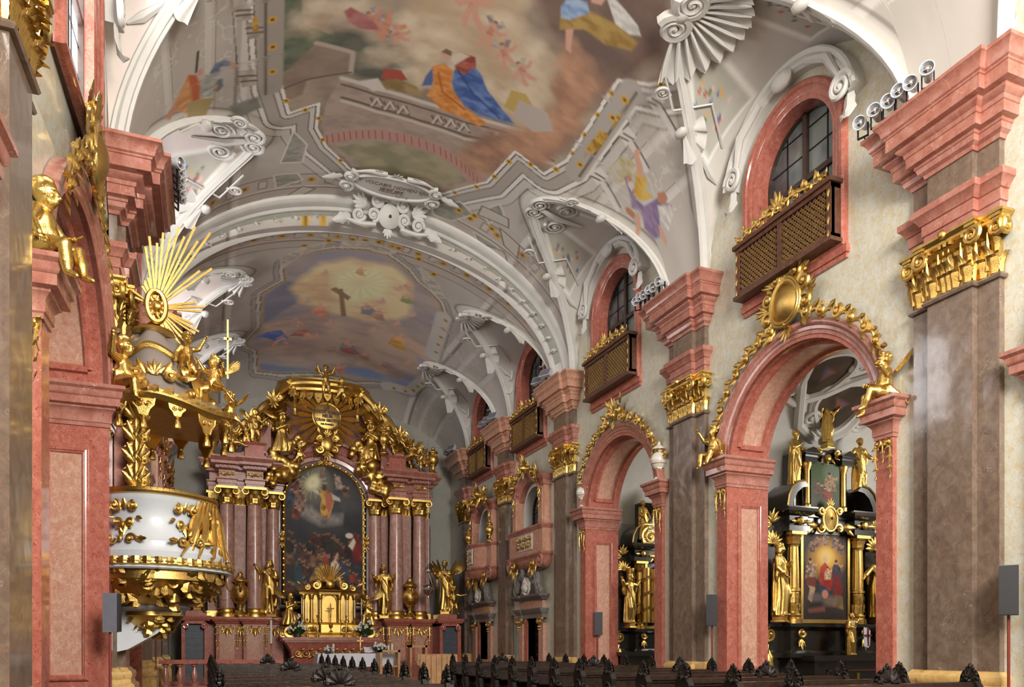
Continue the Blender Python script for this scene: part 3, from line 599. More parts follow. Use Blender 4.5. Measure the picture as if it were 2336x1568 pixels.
["p",[[0.21,17.4],[0.42,17.18],[0.66,17.18],[0.51,17.44],[0.41,17.62]],[222,206,186],0.05,1,None,3,0],
["p",[[-0.01,17.39],[0.05,17.24],[0.2,17.25],[0.29,17.45],[0.18,17.58]],[214,172,150],0.05,1,None,3,0],
["p",[[-0.0,17.34],[0.08,17.19],[0.24,17.23],[0.26,17.37]],[130,104,84],0.04,1,None,3,0],
["l",[[0.54,17.72],[1.13,18.28],[1.99,18.66]],0.06,[52,74,132],0.8,0],
["l",[[0.12,17.98],[0.41,18.58],[1.1,18.89]],0.06,[176,98,40],0.8,0],
["p",[[0.81,16.17],[0.62,15.93],[0.75,15.86],[0.89,16.12]],[150,130,130],0.05,1,[200,190,180],6,0],
["p",[[0.89,16.15],[1.0,15.91],[1.12,16.02],[0.96,16.22]],[150,130,130],0.05,1,[200,190,180],6,0],
["p",[[0.77,16.15],[0.95,16.17],[0.95,16.38],[0.9,16.5],[0.77,16.45]],[214,162,140],0.05,1,[190,134,112],6,0],
["p",[[0.75,16.38],[0.87,16.4],[0.81,16.63],[0.82,16.82],[0.72,16.83],[0.68,16.6]],[214,162,140],0.05,1,None,3,0],
["p",[[0.84,16.39],[0.95,16.41],[1.0,16.61],[1.09,16.77],[1.03,16.86],[0.89,16.66]],[214,162,140],0.05,1,None,3,0],
["p",[[0.91,16.15],[1.08,16.22],[1.2,16.15],[1.23,16.23],[1.09,16.36],[0.93,16.33]],[214,162,140],0.05,1,None,3,0],
["p",[[0.8,16.14],[0.64,16.26],[0.55,16.19],[0.52,16.29],[0.63,16.4],[0.78,16.31]],[214,162,140],0.05,1,None,3,0],
["p",[[0.82,16.0],[0.9,15.98],[0.93,16.08],[0.89,16.16],[0.82,16.14]],[214,162,140],0.04,1,None,3,0],
["p",[[0.81,16.03],[0.85,15.96],[0.92,15.98],[0.93,16.06],[0.87,16.03]],[140,104,76],0.04,1,None,3,0],
["p",[[1.26,16.66],[1.0,16.66],[1.04,16.49],[1.28,16.56]],[150,130,130],0.05,1,[200,190,180],6,0],
["p",[[1.29,16.58],[1.23,16.32],[1.36,16.29],[1.38,16.56]],[150,130,130],0.05,1,[200,190,180],6,0],
["p",[[1.22,16.68],[1.34,16.54],[1.46,16.68],[1.5,16.81],[1.39,16.89]],[214,162,140],0.05,1,[190,134,112],6,0],
["p",[[1.34,16.86],[1.42,16.76],[1.52,16.98],[1.62,17.09],[1.58,17.19],[1.43,17.07]],[214,162,140],0.05,1,None,3,0],
["p",[[1.4,16.79],[1.48,16.69],[1.62,16.79],[1.76,16.8],[1.77,16.92],[1.58,16.92]],[214,162,140],0.05,1,None,3,0],
["p",[[1.31,16.56],[1.45,16.46],[1.48,16.32],[1.55,16.33],[1.53,16.55],[1.42,16.66]],[214,162,140],0.05,1,None,3,0],
["p",[[1.23,16.65],[1.2,16.87],[1.11,16.91],[1.15,17.0],[1.28,16.98],[1.32,16.78]],[214,162,140],0.05,1,None,3,0],
["p",[[1.17,16.53],[1.2,16.46],[1.28,16.49],[1.3,16.58],[1.24,16.63]],[214,162,140],0.04,1,None,3,0],
["p",[[1.18,16.57],[1.16,16.48],[1.22,16.43],[1.27,16.48],[1.21,16.51]],[140,104,76],0.04,1,None,3,0],
["p",[[1.81,16.92],[1.58,17.0],[1.59,16.83],[1.81,16.82]],[190,180,150],0.05,1,[200,190,180],6,0],
["p",[[1.82,16.83],[1.72,16.61],[1.84,16.54],[1.9,16.8]],[190,180,150],0.05,1,[200,190,180],6,0],
["p",[[1.78,16.95],[1.86,16.78],[1.99,16.88],[2.04,16.99],[1.97,17.09]],[214,162,140],0.05,1,[190,134,112],6,0],
["p",[[1.92,17.08],[1.97,16.96],[2.09,17.13],[2.21,17.21],[2.18,17.31],[2.03,17.25]],[214,162,140],0.05,1,None,3,0],
["p",[[1.96,17.0],[2.01,16.89],[2.15,16.93],[2.28,16.9],[2.31,17.01],[2.14,17.06]],[214,162,140],0.05,1,None,3,0],
["p",[[1.84,16.81],[1.94,16.68],[1.95,16.54],[2.01,16.54],[2.03,16.74],[1.95,16.87]],[214,162,140],0.05,1,None,3,0],
["p",[[1.78,16.92],[1.8,17.14],[1.72,17.2],[1.77,17.27],[1.88,17.21],[1.88,17.02]],[214,162,140],0.05,1,None,3,0],
["p",[[1.71,16.84],[1.72,16.75],[1.8,16.76],[1.83,16.84],[1.79,16.9]],[214,162,140],0.04,1,None,3,0],
["p",[[1.72,16.85],[1.69,16.78],[1.73,16.72],[1.79,16.75],[1.74,16.79]],[140,104,76],0.04,1,None,3,0],
["p",[[0.17,15.63],[-0.12,15.41],[0.01,15.28],[0.25,15.54]],[150,146,144],0.05,1,[200,190,180],6,0],
["p",[[0.25,15.57],[0.33,15.26],[0.5,15.34],[0.36,15.63]],[150,146,144],0.05,1,[200,190,180],6,0],
["p",[[0.12,15.62],[0.34,15.58],[0.39,15.82],[0.36,15.99],[0.19,15.98]],[214,162,140],0.05,1,[190,134,112],6,0],
["p",[[0.15,15.91],[0.3,15.88],[0.29,16.19],[0.34,16.41],[0.24,16.46],[0.13,16.19]],[214,162,140],0.05,1,None,3,0],
["p",[[0.26,15.89],[0.4,15.86],[0.51,16.08],[0.67,16.24],[0.61,16.37],[0.39,16.19]],[214,162,140],0.05,1,None,3,0],
["p",[[0.29,15.57],[0.5,15.59],[0.62,15.46],[0.69,15.54],[0.55,15.75],[0.35,15.77]],[214,162,140],0.05,1,None,3,0],
["p",[[0.15,15.59],[-0.02,15.8],[-0.14,15.75],[-0.15,15.87],[0.01,15.97],[0.16,15.81]],[214,162,140],0.05,1,None,3,0],
["p",[[0.13,15.43],[0.22,15.37],[0.29,15.48],[0.26,15.58],[0.17,15.59]],[214,162,140],0.04,1,None,3,0],
["p",[[0.13,15.46],[0.16,15.36],[0.25,15.36],[0.28,15.46],[0.2,15.43]],[140,104,76],0.04,1,None,3,0],
["p",[[-1.49,17.0],[-1.71,17.17],[-1.76,16.98],[-1.53,16.88]],[140,130,140],0.05,1,[200,190,180],6,0],
["p",[[-1.5,16.89],[-1.68,16.68],[-1.58,16.57],[-1.44,16.82]],[140,130,140],0.05,1,[200,190,180],6,0],
["p",[[-1.51,17.04],[-1.48,16.82],[-1.31,16.88],[-1.22,16.97],[-1.27,17.12]],[216,150,118],0.05,1,[190,134,112],6,0],
["p",[[-1.32,17.12],[-1.3,16.98],[-1.12,17.12],[-0.97,17.15],[-0.96,17.27],[-1.15,17.27]],[216,150,118],0.05,1,None,3,0],
["p",[[-1.31,17.02],[-1.29,16.88],[-1.13,16.87],[-0.99,16.79],[-0.93,16.9],[-1.09,17.02]],[216,150,118],0.05,1,None,3,0],
["p",[[-1.5,16.86],[-1.43,16.68],[-1.47,16.52],[-1.4,16.5],[-1.32,16.71],[-1.35,16.89]],[216,150,118],0.05,1,None,3,0],
["p",[[-1.52,17.0],[-1.44,17.24],[-1.49,17.34],[-1.42,17.4],[-1.32,17.29],[-1.38,17.07]],[216,150,118],0.05,1,None,3,0],
["p",[[-1.63,16.94],[-1.64,16.83],[-1.56,16.82],[-1.5,16.89],[-1.52,16.98]],[216,150,118],0.04,1,None,3,0],
["p",[[-1.61,16.95],[-1.67,16.89],[-1.64,16.8],[-1.57,16.82],[-1.61,16.88]],[140,104,76],0.04,1,None,3,0],
["p",[[-1.81,16.8],[-2.04,16.79],[-2.01,16.65],[-1.8,16.71]],[150,120,140],0.05,1,[200,190,180],6,0],
["p",[[-1.78,16.73],[-1.86,16.49],[-1.74,16.47],[-1.71,16.71]],[150,120,140],0.05,1,[200,190,180],6,0],
["p",[[-1.84,16.88],[-1.71,16.71],[-1.52,16.89],[-1.54,17.14],[-1.71,17.18]],[190,128,122],0.06,1,[224,162,156],6,0],
["p",[[-1.84,16.82],[-1.74,16.7],[-1.63,16.82],[-1.59,16.94],[-1.68,17.01]],[210,150,124],0.05,1,[190,134,112],6,0],
["p",[[-1.72,16.98],[-1.66,16.9],[-1.56,17.09],[-1.46,17.19],[-1.49,17.28],[-1.64,17.17]],[210,150,124],0.05,1,None,3,0],
["p",[[-1.67,16.92],[-1.61,16.84],[-1.48,16.92],[-1.35,16.94],[-1.34,17.05],[-1.51,17.04]],[210,150,124],0.05,1,None,3,0],
["p",[[-1.77,16.71],[-1.66,16.62],[-1.63,16.49],[-1.57,16.52],[-1.57,16.7],[-1.67,16.8]],[210,150,124],0.05,1,None,3,0],
["p",[[-1.83,16.79],[-1.84,16.99],[-1.92,17.02],[-1.88,17.11],[-1.77,17.09],[-1.75,16.91]],[210,150,124],0.05,1,None,3,0],
["p",[[-1.9,16.68],[-1.87,16.61],[-1.8,16.65],[-1.78,16.73],[-1.83,16.78]],[210,150,124],0.04,1,None,3,0],
["p",[[-1.89,16.71],[-1.91,16.64],[-1.86,16.59],[-1.81,16.64],[-1.86,16.66]],[140,104,76],0.04,1,None,3,0],
["p",[[-1.17,17.18],[-1.29,17.35],[-1.35,17.23],[-1.21,17.11]],[150,130,130],0.05,1,[200,190,180],6,0],
["p",[[-1.19,17.11],[-1.34,16.99],[-1.28,16.89],[-1.15,17.04]],[150,130,130],0.05,1,[200,190,180],6,0],
["p",[[-1.18,17.22],[-1.18,17.05],[-1.06,17.06],[-0.99,17.1],[-1.0,17.22]],[214,162,140],0.05,1,[190,134,112],6,0],
["p",[[-1.04,17.24],[-1.04,17.12],[-0.9,17.19],[-0.81,17.18],[-0.78,17.26],[-0.91,17.3]],[214,162,140],0.05,1,None,3,0],
["p",[[-1.04,17.16],[-1.04,17.06],[-0.94,17.02],[-0.86,16.93],[-0.8,17.0],[-0.9,17.11]],[214,162,140],0.05,1,None,3,0],
["p",[[-1.19,17.09],[-1.17,16.94],[-1.21,16.83],[-1.17,16.81],[-1.08,16.94],[-1.09,17.08]],[214,162,140],0.05,1,None,3,0],
["p",[[-1.19,17.19],[-1.1,17.34],[-1.13,17.42],[-1.07,17.45],[-1.02,17.35],[-1.09,17.21]],[214,162,140],0.05,1,None,3,0],
["p",[[-1.27,17.16],[-1.29,17.09],[-1.23,17.07],[-1.19,17.11],[-1.19,17.17]],[214,162,140],0.04,1,None,3,0],
["p",[[-1.25,17.17],[-1.3,17.14],[-1.29,17.07],[-1.24,17.06],[-1.26,17.12]],[140,104,76],0.04,1,None,3,0],
["p",[[-2.39,16.65],[-2.27,16.52],[-1.73,16.83],[-1.48,17.11],[-1.97,17.12],[-2.24,16.95]],[192,132,126],0.06,1,[170,106,102],4,0],
["p",[[-0.77,15.46],[-0.51,15.66],[-0.64,15.77],[-0.84,15.53]],[150,130,130],0.05,1,[200,190,180],6,0],
["p",[[-0.85,15.5],[-0.92,15.78],[-1.07,15.69],[-0.94,15.44]],[150,130,130],0.05,1,[200,190,180],6,0],
["p",[[-0.73,15.47],[-0.92,15.49],[-0.96,15.29],[-0.93,15.15],[-0.79,15.17]],[214,162,140],0.05,1,[190,134,112],6,0],
["p",[[-0.76,15.23],[-0.88,15.25],[-0.87,15.01],[-0.91,14.84],[-0.82,14.8],[-0.74,15.01]],[214,162,140],0.05,1,None,3,0],
["p",[[-0.85,15.24],[-0.97,15.25],[-1.05,15.07],[-1.18,14.95],[-1.12,14.85],[-0.95,15.0]],[214,162,140],0.05,1,None,3,0],
["p",[[-0.88,15.5],[-1.06,15.47],[-1.17,15.56],[-1.22,15.48],[-1.09,15.33],[-0.93,15.33]],[214,162,140],0.05,1,None,3,0],
["p",[[-0.75,15.49],[-0.61,15.32],[-0.51,15.35],[-0.5,15.26],[-0.64,15.18],[-0.77,15.31]],[214,162,140],0.05,1,None,3,0],
["p",[[-0.74,15.64],[-0.82,15.68],[-0.88,15.59],[-0.85,15.49],[-0.77,15.5]],[214,162,140],0.04,1,None,3,0],
["p",[[-0.74,15.61],[-0.76,15.69],[-0.85,15.69],[-0.88,15.6],[-0.8,15.63]],[140,104,76],0.04,1,None,3,0],
["p",[[0.82,14.27],[0.55,14.19],[0.64,14.05],[0.87,14.19]],[150,130,130],0.05,1,[200,190,180],6,0],
["p",[[0.88,14.21],[0.88,13.96],[1.03,13.97],[0.97,14.23]],[150,130,130],0.05,1,[200,190,180],6,0],
["p",[[0.78,14.28],[0.94,14.19],[1.02,14.36],[1.03,14.49],[0.89,14.53]],[214,162,140],0.05,1,[190,134,112],6,0],
["p",[[0.85,14.49],[0.96,14.43],[1.0,14.65],[1.08,14.8],[1.01,14.88],[0.88,14.7]],[214,162,140],0.05,1,None,3,0],
["p",[[0.93,14.45],[1.04,14.39],[1.16,14.52],[1.31,14.59],[1.28,14.7],[1.08,14.63]],[214,162,140],0.05,1,None,3,0],
["p",[[0.9,14.2],[1.07,14.16],[1.15,14.03],[1.21,14.08],[1.13,14.27],[0.99,14.33]],[214,162,140],0.05,1,None,3,0],
["p",[[0.79,14.25],[0.7,14.45],[0.6,14.45],[0.61,14.54],[0.75,14.57],[0.84,14.41]],[214,162,140],0.05,1,None,3,0],
["p",[[0.76,14.13],[0.82,14.07],[0.89,14.13],[0.88,14.22],[0.81,14.24]],[214,162,140],0.04,1,None,3,0],
["p",[[0.76,14.16],[0.76,14.08],[0.84,14.05],[0.88,14.12],[0.81,14.12]],[140,104,76],0.04,1,None,3,0],
["p",[[-2.18,14.91],[-2.42,14.73],[-2.31,14.63],[-2.11,14.85]],[150,130,130],0.05,1,[200,190,180],6,0],
["p",[[-2.11,14.87],[-2.06,14.63],[-1.91,14.7],[-2.02,14.92]],[150,130,130],0.05,1,[200,190,180],6,0],
["p",[[-2.22,14.9],[-2.04,14.88],[-1.99,15.07],[-2.02,15.2],[-2.15,15.19]],[214,162,140],0.05,1,[190,134,112],6,0],
["p",[[-2.18,15.13],[-2.06,15.11],[-2.07,15.35],[-2.01,15.52],[-2.1,15.57],[-2.2,15.35]],[214,162,140],0.05,1,None,3,0],
["p",[[-2.1,15.12],[-1.98,15.1],[-1.89,15.28],[-1.76,15.4],[-1.8,15.51],[-1.98,15.35]],[214,162,140],0.05,1,None,3,0],
["p",[[-2.08,14.87],[-1.91,14.89],[-1.81,14.8],[-1.76,14.86],[-1.87,15.02],[-2.02,15.03]],[214,162,140],0.05,1,None,3,0],
["p",[[-2.2,14.89],[-2.32,15.04],[-2.42,15.0],[-2.43,15.09],[-2.3,15.17],[-2.18,15.05]],[214,162,140],0.05,1,None,3,0],
["p",[[-2.21,14.75],[-2.14,14.71],[-2.09,14.8],[-2.11,14.88],[-2.18,14.87]],[214,162,140],0.04,1,None,3,0],
["p",[[-2.21,14.78],[-2.2,14.71],[-2.12,14.7],[-2.09,14.78],[-2.16,14.76]],[140,104,76],0.04,1,None,3,0],
["p",[[-0.54,14.13],[-0.79,14.01],[-0.7,13.9],[-0.48,14.06]],[150,130,130],0.05,1,[200,190,180],6,0],
["p",[[-0.48,14.08],[-0.45,13.84],[-0.31,13.87],[-0.38,14.11]],[150,130,130],0.05,1,[200,190,180],6,0],
["p",[[-0.58,14.13],[-0.41,14.08],[-0.34,14.24],[-0.35,14.37],[-0.48,14.38]],[214,162,140],0.05,1,[190,134,112],6,0],
["p",[[-0.52,14.33],[-0.41,14.29],[-0.39,14.52],[-0.32,14.67],[-0.4,14.73],[-0.51,14.55]],[214,162,140],0.05,1,None,3,0],
["p",[[-0.44,14.31],[-0.33,14.27],[-0.23,14.41],[-0.09,14.5],[-0.12,14.61],[-0.31,14.5]],[214,162,140],0.05,1,None,3,0],
["p",[[-0.45,14.08],[-0.28,14.05],[-0.2,13.95],[-0.14,14.0],[-0.23,14.17],[-0.38,14.21]],[214,162,140],0.05,1,None,3,0],
["p",[[-0.56,14.11],[-0.67,14.28],[-0.77,14.26],[-0.76,14.35],[-0.63,14.4],[-0.52,14.26]],[214,162,140],0.05,1,None,3,0],
["p",[[-0.59,13.99],[-0.52,13.94],[-0.46,14.0],[-0.47,14.09],[-0.55,14.1]],[214,162,140],0.04,1,None,3,0],
["p",[[-0.58,14.02],[-0.57,13.95],[-0.5,13.92],[-0.47,13.99],[-0.53,13.99]],[140,104,76],0.04,1,None,3,0],
["p",[[2.67,14.14],[3.09,14.52],[3.4,14.52],[3.63,14.35],[3.46,14.21],[3.08,14.11],[2.77,14.03]],[226,224,218],0.05,1,[196,192,186],7,0],
["p",[[1.99,15.0],[2.21,14.97],[2.46,14.63],[3.05,14.52],[3.66,14.52],[3.64,14.79],[3.13,15.07],[2.61,15.07],[2.17,15.42]],[186,156,92],0.05,1,[156,124,66],4,0],
["p",[[1.96,14.9],[2.01,14.57],[2.38,14.48],[2.53,14.65],[2.26,15.07],[2.08,15.13]],[120,150,200],0.05,1,[170,192,220],5,0],
["p",[[2.28,15.32],[2.42,15.21],[2.55,15.57],[2.64,15.79],[2.5,15.77]],[216,170,150],0.05,1,None,3,0],
["p",[[2.35,14.31],[2.66,14.11],[2.65,14.35],[2.46,14.43]],[212,170,150],0.05,1,None,3,0],
["b",[[-4.07,12.62],[-3.51,18.82],[-3.2,19.99],[-2.5,19.68],[-2.43,20.68],[-2.05,21.5],[-1.21,22.51],[0.21,23.0],[1.61,22.55],[2.54,21.16],[2.75,19.45],[3.66,19.55],[3.91,18.61],[3.77,15.59],[4.3,15.11],[4.57,14.62],[4.09,13.6],[2.25,10.76]],0],
["d",[[-3.32,19.49],[-2.81,19.92],[-2.42,20.27],[-2.2,21.19],[-1.57,22.11],[-0.79,22.74],[-0.08,22.97],[0.98,22.86],[1.91,22.27],[2.37,21.57],[2.65,20.78],[2.76,19.93],[3.26,19.55],[3.84,19.12],[3.95,18.27],[3.91,17.51],[3.88,16.75],[3.84,15.99],[4.08,15.37],[4.48,14.88]],0.09,[214,172,78]],
["l",[[4.23,18.78],[4.1,15.55]],0.5,[184,176,168],1,0],
["l",[[4.37,18.74],[4.22,15.51]],0.06,[112,98,88],1,0],
["d",[[4.22,18.4],[4.19,17.77],[4.17,17.14],[4.15,16.51],[4.12,15.88]],0.1,[214,172,78]],
["l",[[-4.02,14.94],[-3.7,18.92]],0.5,[172,164,154],1,0],
["l",[[-4.13,14.91],[-3.83,19.12]],0.06,[112,98,88],1,0],
["d",[[-3.92,15.96],[-3.86,16.76],[-3.79,17.57],[-3.73,18.37]],0.1,[214,172,78]],
["p",[[4.5,18.4],[4.56,17.96],[4.84,17.99],[4.81,18.51]],[226,222,216],0.04,1,None,3,0],
["l",[[4.58,18.42],[4.78,18.3]],0.05,[112,98,88],1,0],
["l",[[4.6,18.24],[4.82,18.14]],0.05,[112,98,88],1,0],
["l",[[4.87,18.32],[5.4,18.5]],0.16,[222,218,212],1,0],
["l",[[4.9,18.18],[5.43,18.36]],0.05,[112,98,88],1,0],
["p",[[4.44,16.75],[4.5,16.38],[4.76,16.4],[4.73,16.85]],[226,222,216],0.04,1,None,3,0],
["l",[[4.52,16.77],[4.71,16.67]],0.05,[112,98,88],1,0],
["l",[[4.53,16.62],[4.74,16.53]],0.05,[112,98,88],1,0],
["l",[[4.78,16.69],[5.29,16.84]],0.16,[222,218,212],1,0],
["l",[[4.81,16.57],[5.32,16.72]],0.05,[112,98,88],1,0],
["p",[[4.44,15.43],[4.5,15.1],[4.74,15.11],[4.71,15.51]],[226,222,216],0.04,1,None,3,0],
["l",[[4.51,15.44],[4.69,15.34]],0.05,[112,98,88],1,0],
["l",[[4.53,15.31],[4.72,15.23]],0.05,[112,98,88],1,0],
["l",[[4.76,15.37],[5.24,15.49]],0.16,[222,218,212],1,0],
["l",[[4.79,15.26],[5.26,15.38]],0.05,[112,98,88],1,0],
["p",[[-4.4,16.67],[-4.11,16.73],[-4.02,17.2],[-4.33,17.17]],[196,190,180],0.04,1,[160,150,140],5,0],
["l",[[-4.38,16.83],[-4.06,16.92]],0.05,[112,98,88],1,0],
["l",[[-4.35,16.99],[-4.03,17.06]],0.05,[112,98,88],1,0],
["p",[[-4.47,18.07],[-4.15,18.15],[-4.06,18.71],[-4.39,18.66]],[196,190,180],0.04,1,[160,150,140],5,0],
["l",[[-4.45,18.25],[-4.1,18.38]],0.05,[112,98,88],1,0],
["l",[[-4.42,18.44],[-4.07,18.55]],0.05,[112,98,88],1,0],
["p",[[-4.64,16.11],[-4.35,16.18],[-4.28,16.63],[-4.57,16.58]],[196,190,180],0.04,1,[160,150,140],5,0],
["l",[[-4.61,16.26],[-4.31,16.36]],0.05,[112,98,88],1,0],
["l",[[-4.59,16.4],[-4.28,16.49]],0.05,[112,98,88],1,0],
["p",[[4.18,18.15],[4.2,17.82],[4.35,17.62],[4.3,16.95],[4.14,17.07],[4.09,17.5]],[214,172,78],0.05,1,[160,120,50],8,0],
["p",[[-4.28,16.57],[-4.17,16.59],[-4.12,16.99],[-4.23,17.02]],[214,172,78],0.05,1,[160,120,50],8,0],
["p",[[4.28,16.8],[4.29,16.53],[4.27,16.25],[4.18,16.3]],[214,172,78],0.05,1,[160,120,50],8,0],
["p",[[4.73,17.83],[4.8,17.04],[5.1,17.0],[5.23,17.44],[5.07,17.96]],[206,200,184],0.05,1,[190,176,120],6,0],
["p",[[5.6,17.71],[5.73,17.17],[6.03,17.21],[6.13,17.57],[5.89,17.85]],[206,206,208],0.1,1,None,3,0],
["p",[[5.11,17.57],[5.13,17.44],[5.26,17.44],[5.37,17.57],[5.55,17.71],[5.73,17.6],[5.79,17.06],[6.02,16.75],[6.06,16.85],[6.05,17.35],[6.24,17.63],[6.2,17.9],[5.99,18.01],[5.74,17.8],[5.6,18.05],[5.47,17.84],[5.3,17.73]],[134,112,146],0.05,1,[162,140,172],6,0],
["p",[[5.17,17.12],[5.31,17.09],[5.38,16.99],[5.5,17.06],[5.54,17.25],[5.74,17.18],[5.65,17.58],[5.46,17.71],[5.34,17.44]],[202,160,66],0.04,1,[226,190,100],6,0],
["p",[[4.93,16.82],[4.9,16.68],[4.99,16.57],[5.04,16.73],[5.26,16.89],[5.36,17.1],[5.25,17.16]],[216,168,146],0.04,1,None,3,0],
["p",[[5.14,17.52],[5.22,17.42],[5.35,17.5],[5.4,17.68],[5.27,17.66]],[218,208,196],0.04,1,None,3,0],
["p",[[5.13,17.5],[5.2,17.39],[5.26,17.44],[5.23,17.57]],[206,140,116],0.03,1,None,3,0],
["p",[[5.73,16.96],[5.79,16.74],[5.91,16.75],[5.95,16.98],[5.82,17.11]],[190,136,106],0.04,1,None,3,0],
["p",[[5.73,18.05],[5.77,17.89],[5.93,18.09],[6.03,18.36],[6.85,20.0],[5.89,18.31]],[212,166,142],0.04,1,None,3,0],
["p",[[6.09,17.51],[6.17,17.43],[6.36,17.43],[6.38,17.54],[6.26,17.6]],[212,166,142],0.04,1,None,3,0],
["p",[[5.52,18.24],[5.53,18.13],[5.72,18.03],[5.77,18.19],[5.6,18.29]],[186,130,96],0.04,1,None,3,0],
["p",[[5.88,17.2],[6.01,16.78],[6.13,16.86],[6.25,17.23],[6.11,17.38]],[230,226,220],0.05,1,[196,190,184],7,0],
["p",[[-5.89,18.33],[-5.79,17.97],[-5.5,17.42],[-5.29,17.76],[-5.25,18.29],[-5.29,18.55],[-5.56,18.6],[-5.78,18.23]],[206,140,90],0.05,1,[226,172,116],5,0],
["p",[[-5.5,17.44],[-5.35,17.57],[-5.26,18.06],[-5.3,18.39],[-5.43,18.41]],[196,104,70],0.05,1,None,3,0],
["p",[[-5.29,18.25],[-5.16,17.74],[-4.98,17.9],[-4.99,18.29],[-5.04,18.54],[-5.23,18.41]],[150,160,154],0.05,1,[206,204,196],6,0],
["p",[[-5.09,17.77],[-4.98,17.53],[-4.79,17.53],[-4.64,17.7],[-4.66,17.81],[-4.85,17.72],[-4.92,17.94]],[136,144,164],0.05,1,[110,118,138],7,0],
["p",[[-5.01,18.35],[-4.92,18.08],[-4.81,18.1],[-4.79,18.36],[-4.9,18.5]],[110,124,128],0.04,1,None,3,0],
["p",[[-5.01,18.27],[-4.96,18.17],[-4.9,18.28],[-4.95,18.4]],[206,150,122],0.03,1,None,3,0],
["p",[[-4.68,17.69],[-4.59,17.73],[-4.54,17.92],[-4.63,17.93]],[210,156,130],0.04,1,None,3,0],
["p",[[-5.55,18.27],[-4.97,18.63],[-5.06,18.83],[-5.55,20.3]],[180,160,112],0.05,1,None,3,0],
["p",[[-6.0,18.14],[-5.81,18.0],[-5.76,18.19],[-5.89,18.4]],[204,150,124],0.05,1,None,3,0],
["p",[[-5.59,20.3],[-5.43,18.94],[-5.66,20.82]],[190,90,56],0.05,1,None,3,0],
["p",[[-5.96,18.5],[-5.61,18.6],[-5.69,21.14],[-6.03,21.23]],[196,190,182],0.06,1,None,3,0],
["l",[[-5.31,16.93],[-5.35,17.49]],0.05,[60,50,44],1,0],
["p",[[-5.33,17.45],[-5.24,17.46],[-5.22,17.66],[-5.31,17.66]],[210,160,136],0.04,1,None,3,0],
["p",[[-4.67,19.17],[-3.99,19.14],[-3.88,19.58],[-4.46,19.76]],[130,130,120],0.1,1,[146,144,132],3,0],
["p",[[-5.56,20.7],[-4.85,20.05],[-4.76,20.66],[-5.36,21.15]],[130,130,120],0.1,1,[146,144,132],3,0],
["p",[[-5.05,19.86],[-4.37,19.45],[-4.27,19.91],[-4.84,20.61]],[130,130,120],0.1,1,[146,144,132],3,0],
["p",[[-5.46,20.94],[-4.95,20.22],[-4.66,19.47],[-4.51,19.56],[-4.53,20.54],[-4.84,20.85]],[134,136,126],0.08,1,None,3,0],
["p",[[1.49,23.35],[2.18,22.56],[2.71,22.84],[2.25,23.68],[1.68,23.75]],[150,152,140],0.05,1,[178,172,160],6,0],
["l",[[1.49,23.35],[2.18,22.56],[2.71,22.84],[2.25,23.68],[1.68,23.75]],0.05,[226,220,212],1,1],
["p",[[-3.01,20.76],[-2.59,21.39],[-2.62,22.21],[-3.22,22.14]],[150,152,140],0.05,1,[178,172,160],6,0],
["l",[[-3.01,20.76],[-2.59,21.39],[-2.62,22.21],[-3.22,22.14]],0.05,[226,220,212],1,1],
["p",[[-3.35,22.71],[-2.68,22.74],[-2.51,23.09],[-3.23,23.41]],[150,152,140],0.05,1,[178,172,160],6,0],
["l",[[-3.35,22.71],[-2.68,22.74],[-2.51,23.09],[-3.23,23.41]],0.05,[226,220,212],1,1],
["p",[[-3.56,23.89],[-2.43,23.81],[-2.39,24.18],[-3.53,24.4]],[150,152,140],0.05,1,[178,172,160],6,0],
["l",[[-3.56,23.89],[-2.43,23.81],[-2.39,24.18],[-3.53,24.4]],0.05,[226,220,212],1,1],
["p",[[2.86,22.43],[3.17,21.72],[3.44,22.04],[3.22,22.83]],[150,152,140],0.05,1,[178,172,160],6,0],
["l",[[2.86,22.43],[3.17,21.72],[3.44,22.04],[3.22,22.83]],0.05,[226,220,212],1,1],
["p",[[2.99,23.66],[3.74,23.6],[4.68,23.97],[4.53,24.41],[3.54,24.33]],[150,152,140],0.05,1,[178,172,160],6,0],
["l",[[2.99,23.66],[3.74,23.6],[4.68,23.97],[4.53,24.41],[3.54,24.33]],0.05,[226,220,212],1,1],
["p",[[-3.27,24.37],[-2.47,23.45],[-2.07,23.59],[-3.0,24.5]],[206,198,188],0.04,1,None,3,0],
["l",[[-3.27,24.37],[-2.47,23.45],[-2.07,23.59],[-3.0,24.5]],0.04,[112,98,88],1,1],
["p",[[2.79,22.24],[3.61,22.09],[3.75,22.45],[2.82,22.74]],[206,198,188],0.04,1,None,3,0],
["l",[[2.79,22.24],[3.61,22.09],[3.75,22.45],[2.82,22.74]],0.04,[112,98,88],1,1],
["p",[[3.54,23.88],[4.05,23.6],[4.54,24.22],[4.04,24.4]],[206,198,188],0.04,1,None,3,0],
["l",[[3.54,23.88],[4.05,23.6],[4.54,24.22],[4.04,24.4]],0.04,[112,98,88],1,1],
["p",[[3.55,22.71],[4.28,22.81],[4.45,23.42],[3.94,23.32]],[206,198,188],0.04,1,None,3,0],
["l",[[3.55,22.71],[4.28,22.81],[4.45,23.42],[3.94,23.32]],0.04,[112,98,88],1,1],
["d",[[-1.72,24.48]],0.13,[214,172,78]],
["d",[[-2.25,24.5]],0.13,[214,172,78]],
["d",[[2.28,22.99]],0.13,[214,172,78]],
["d",[[2.75,22.86]],0.13,[214,172,78]],
["d",[[3.38,22.97]],0.13,[214,172,78]],
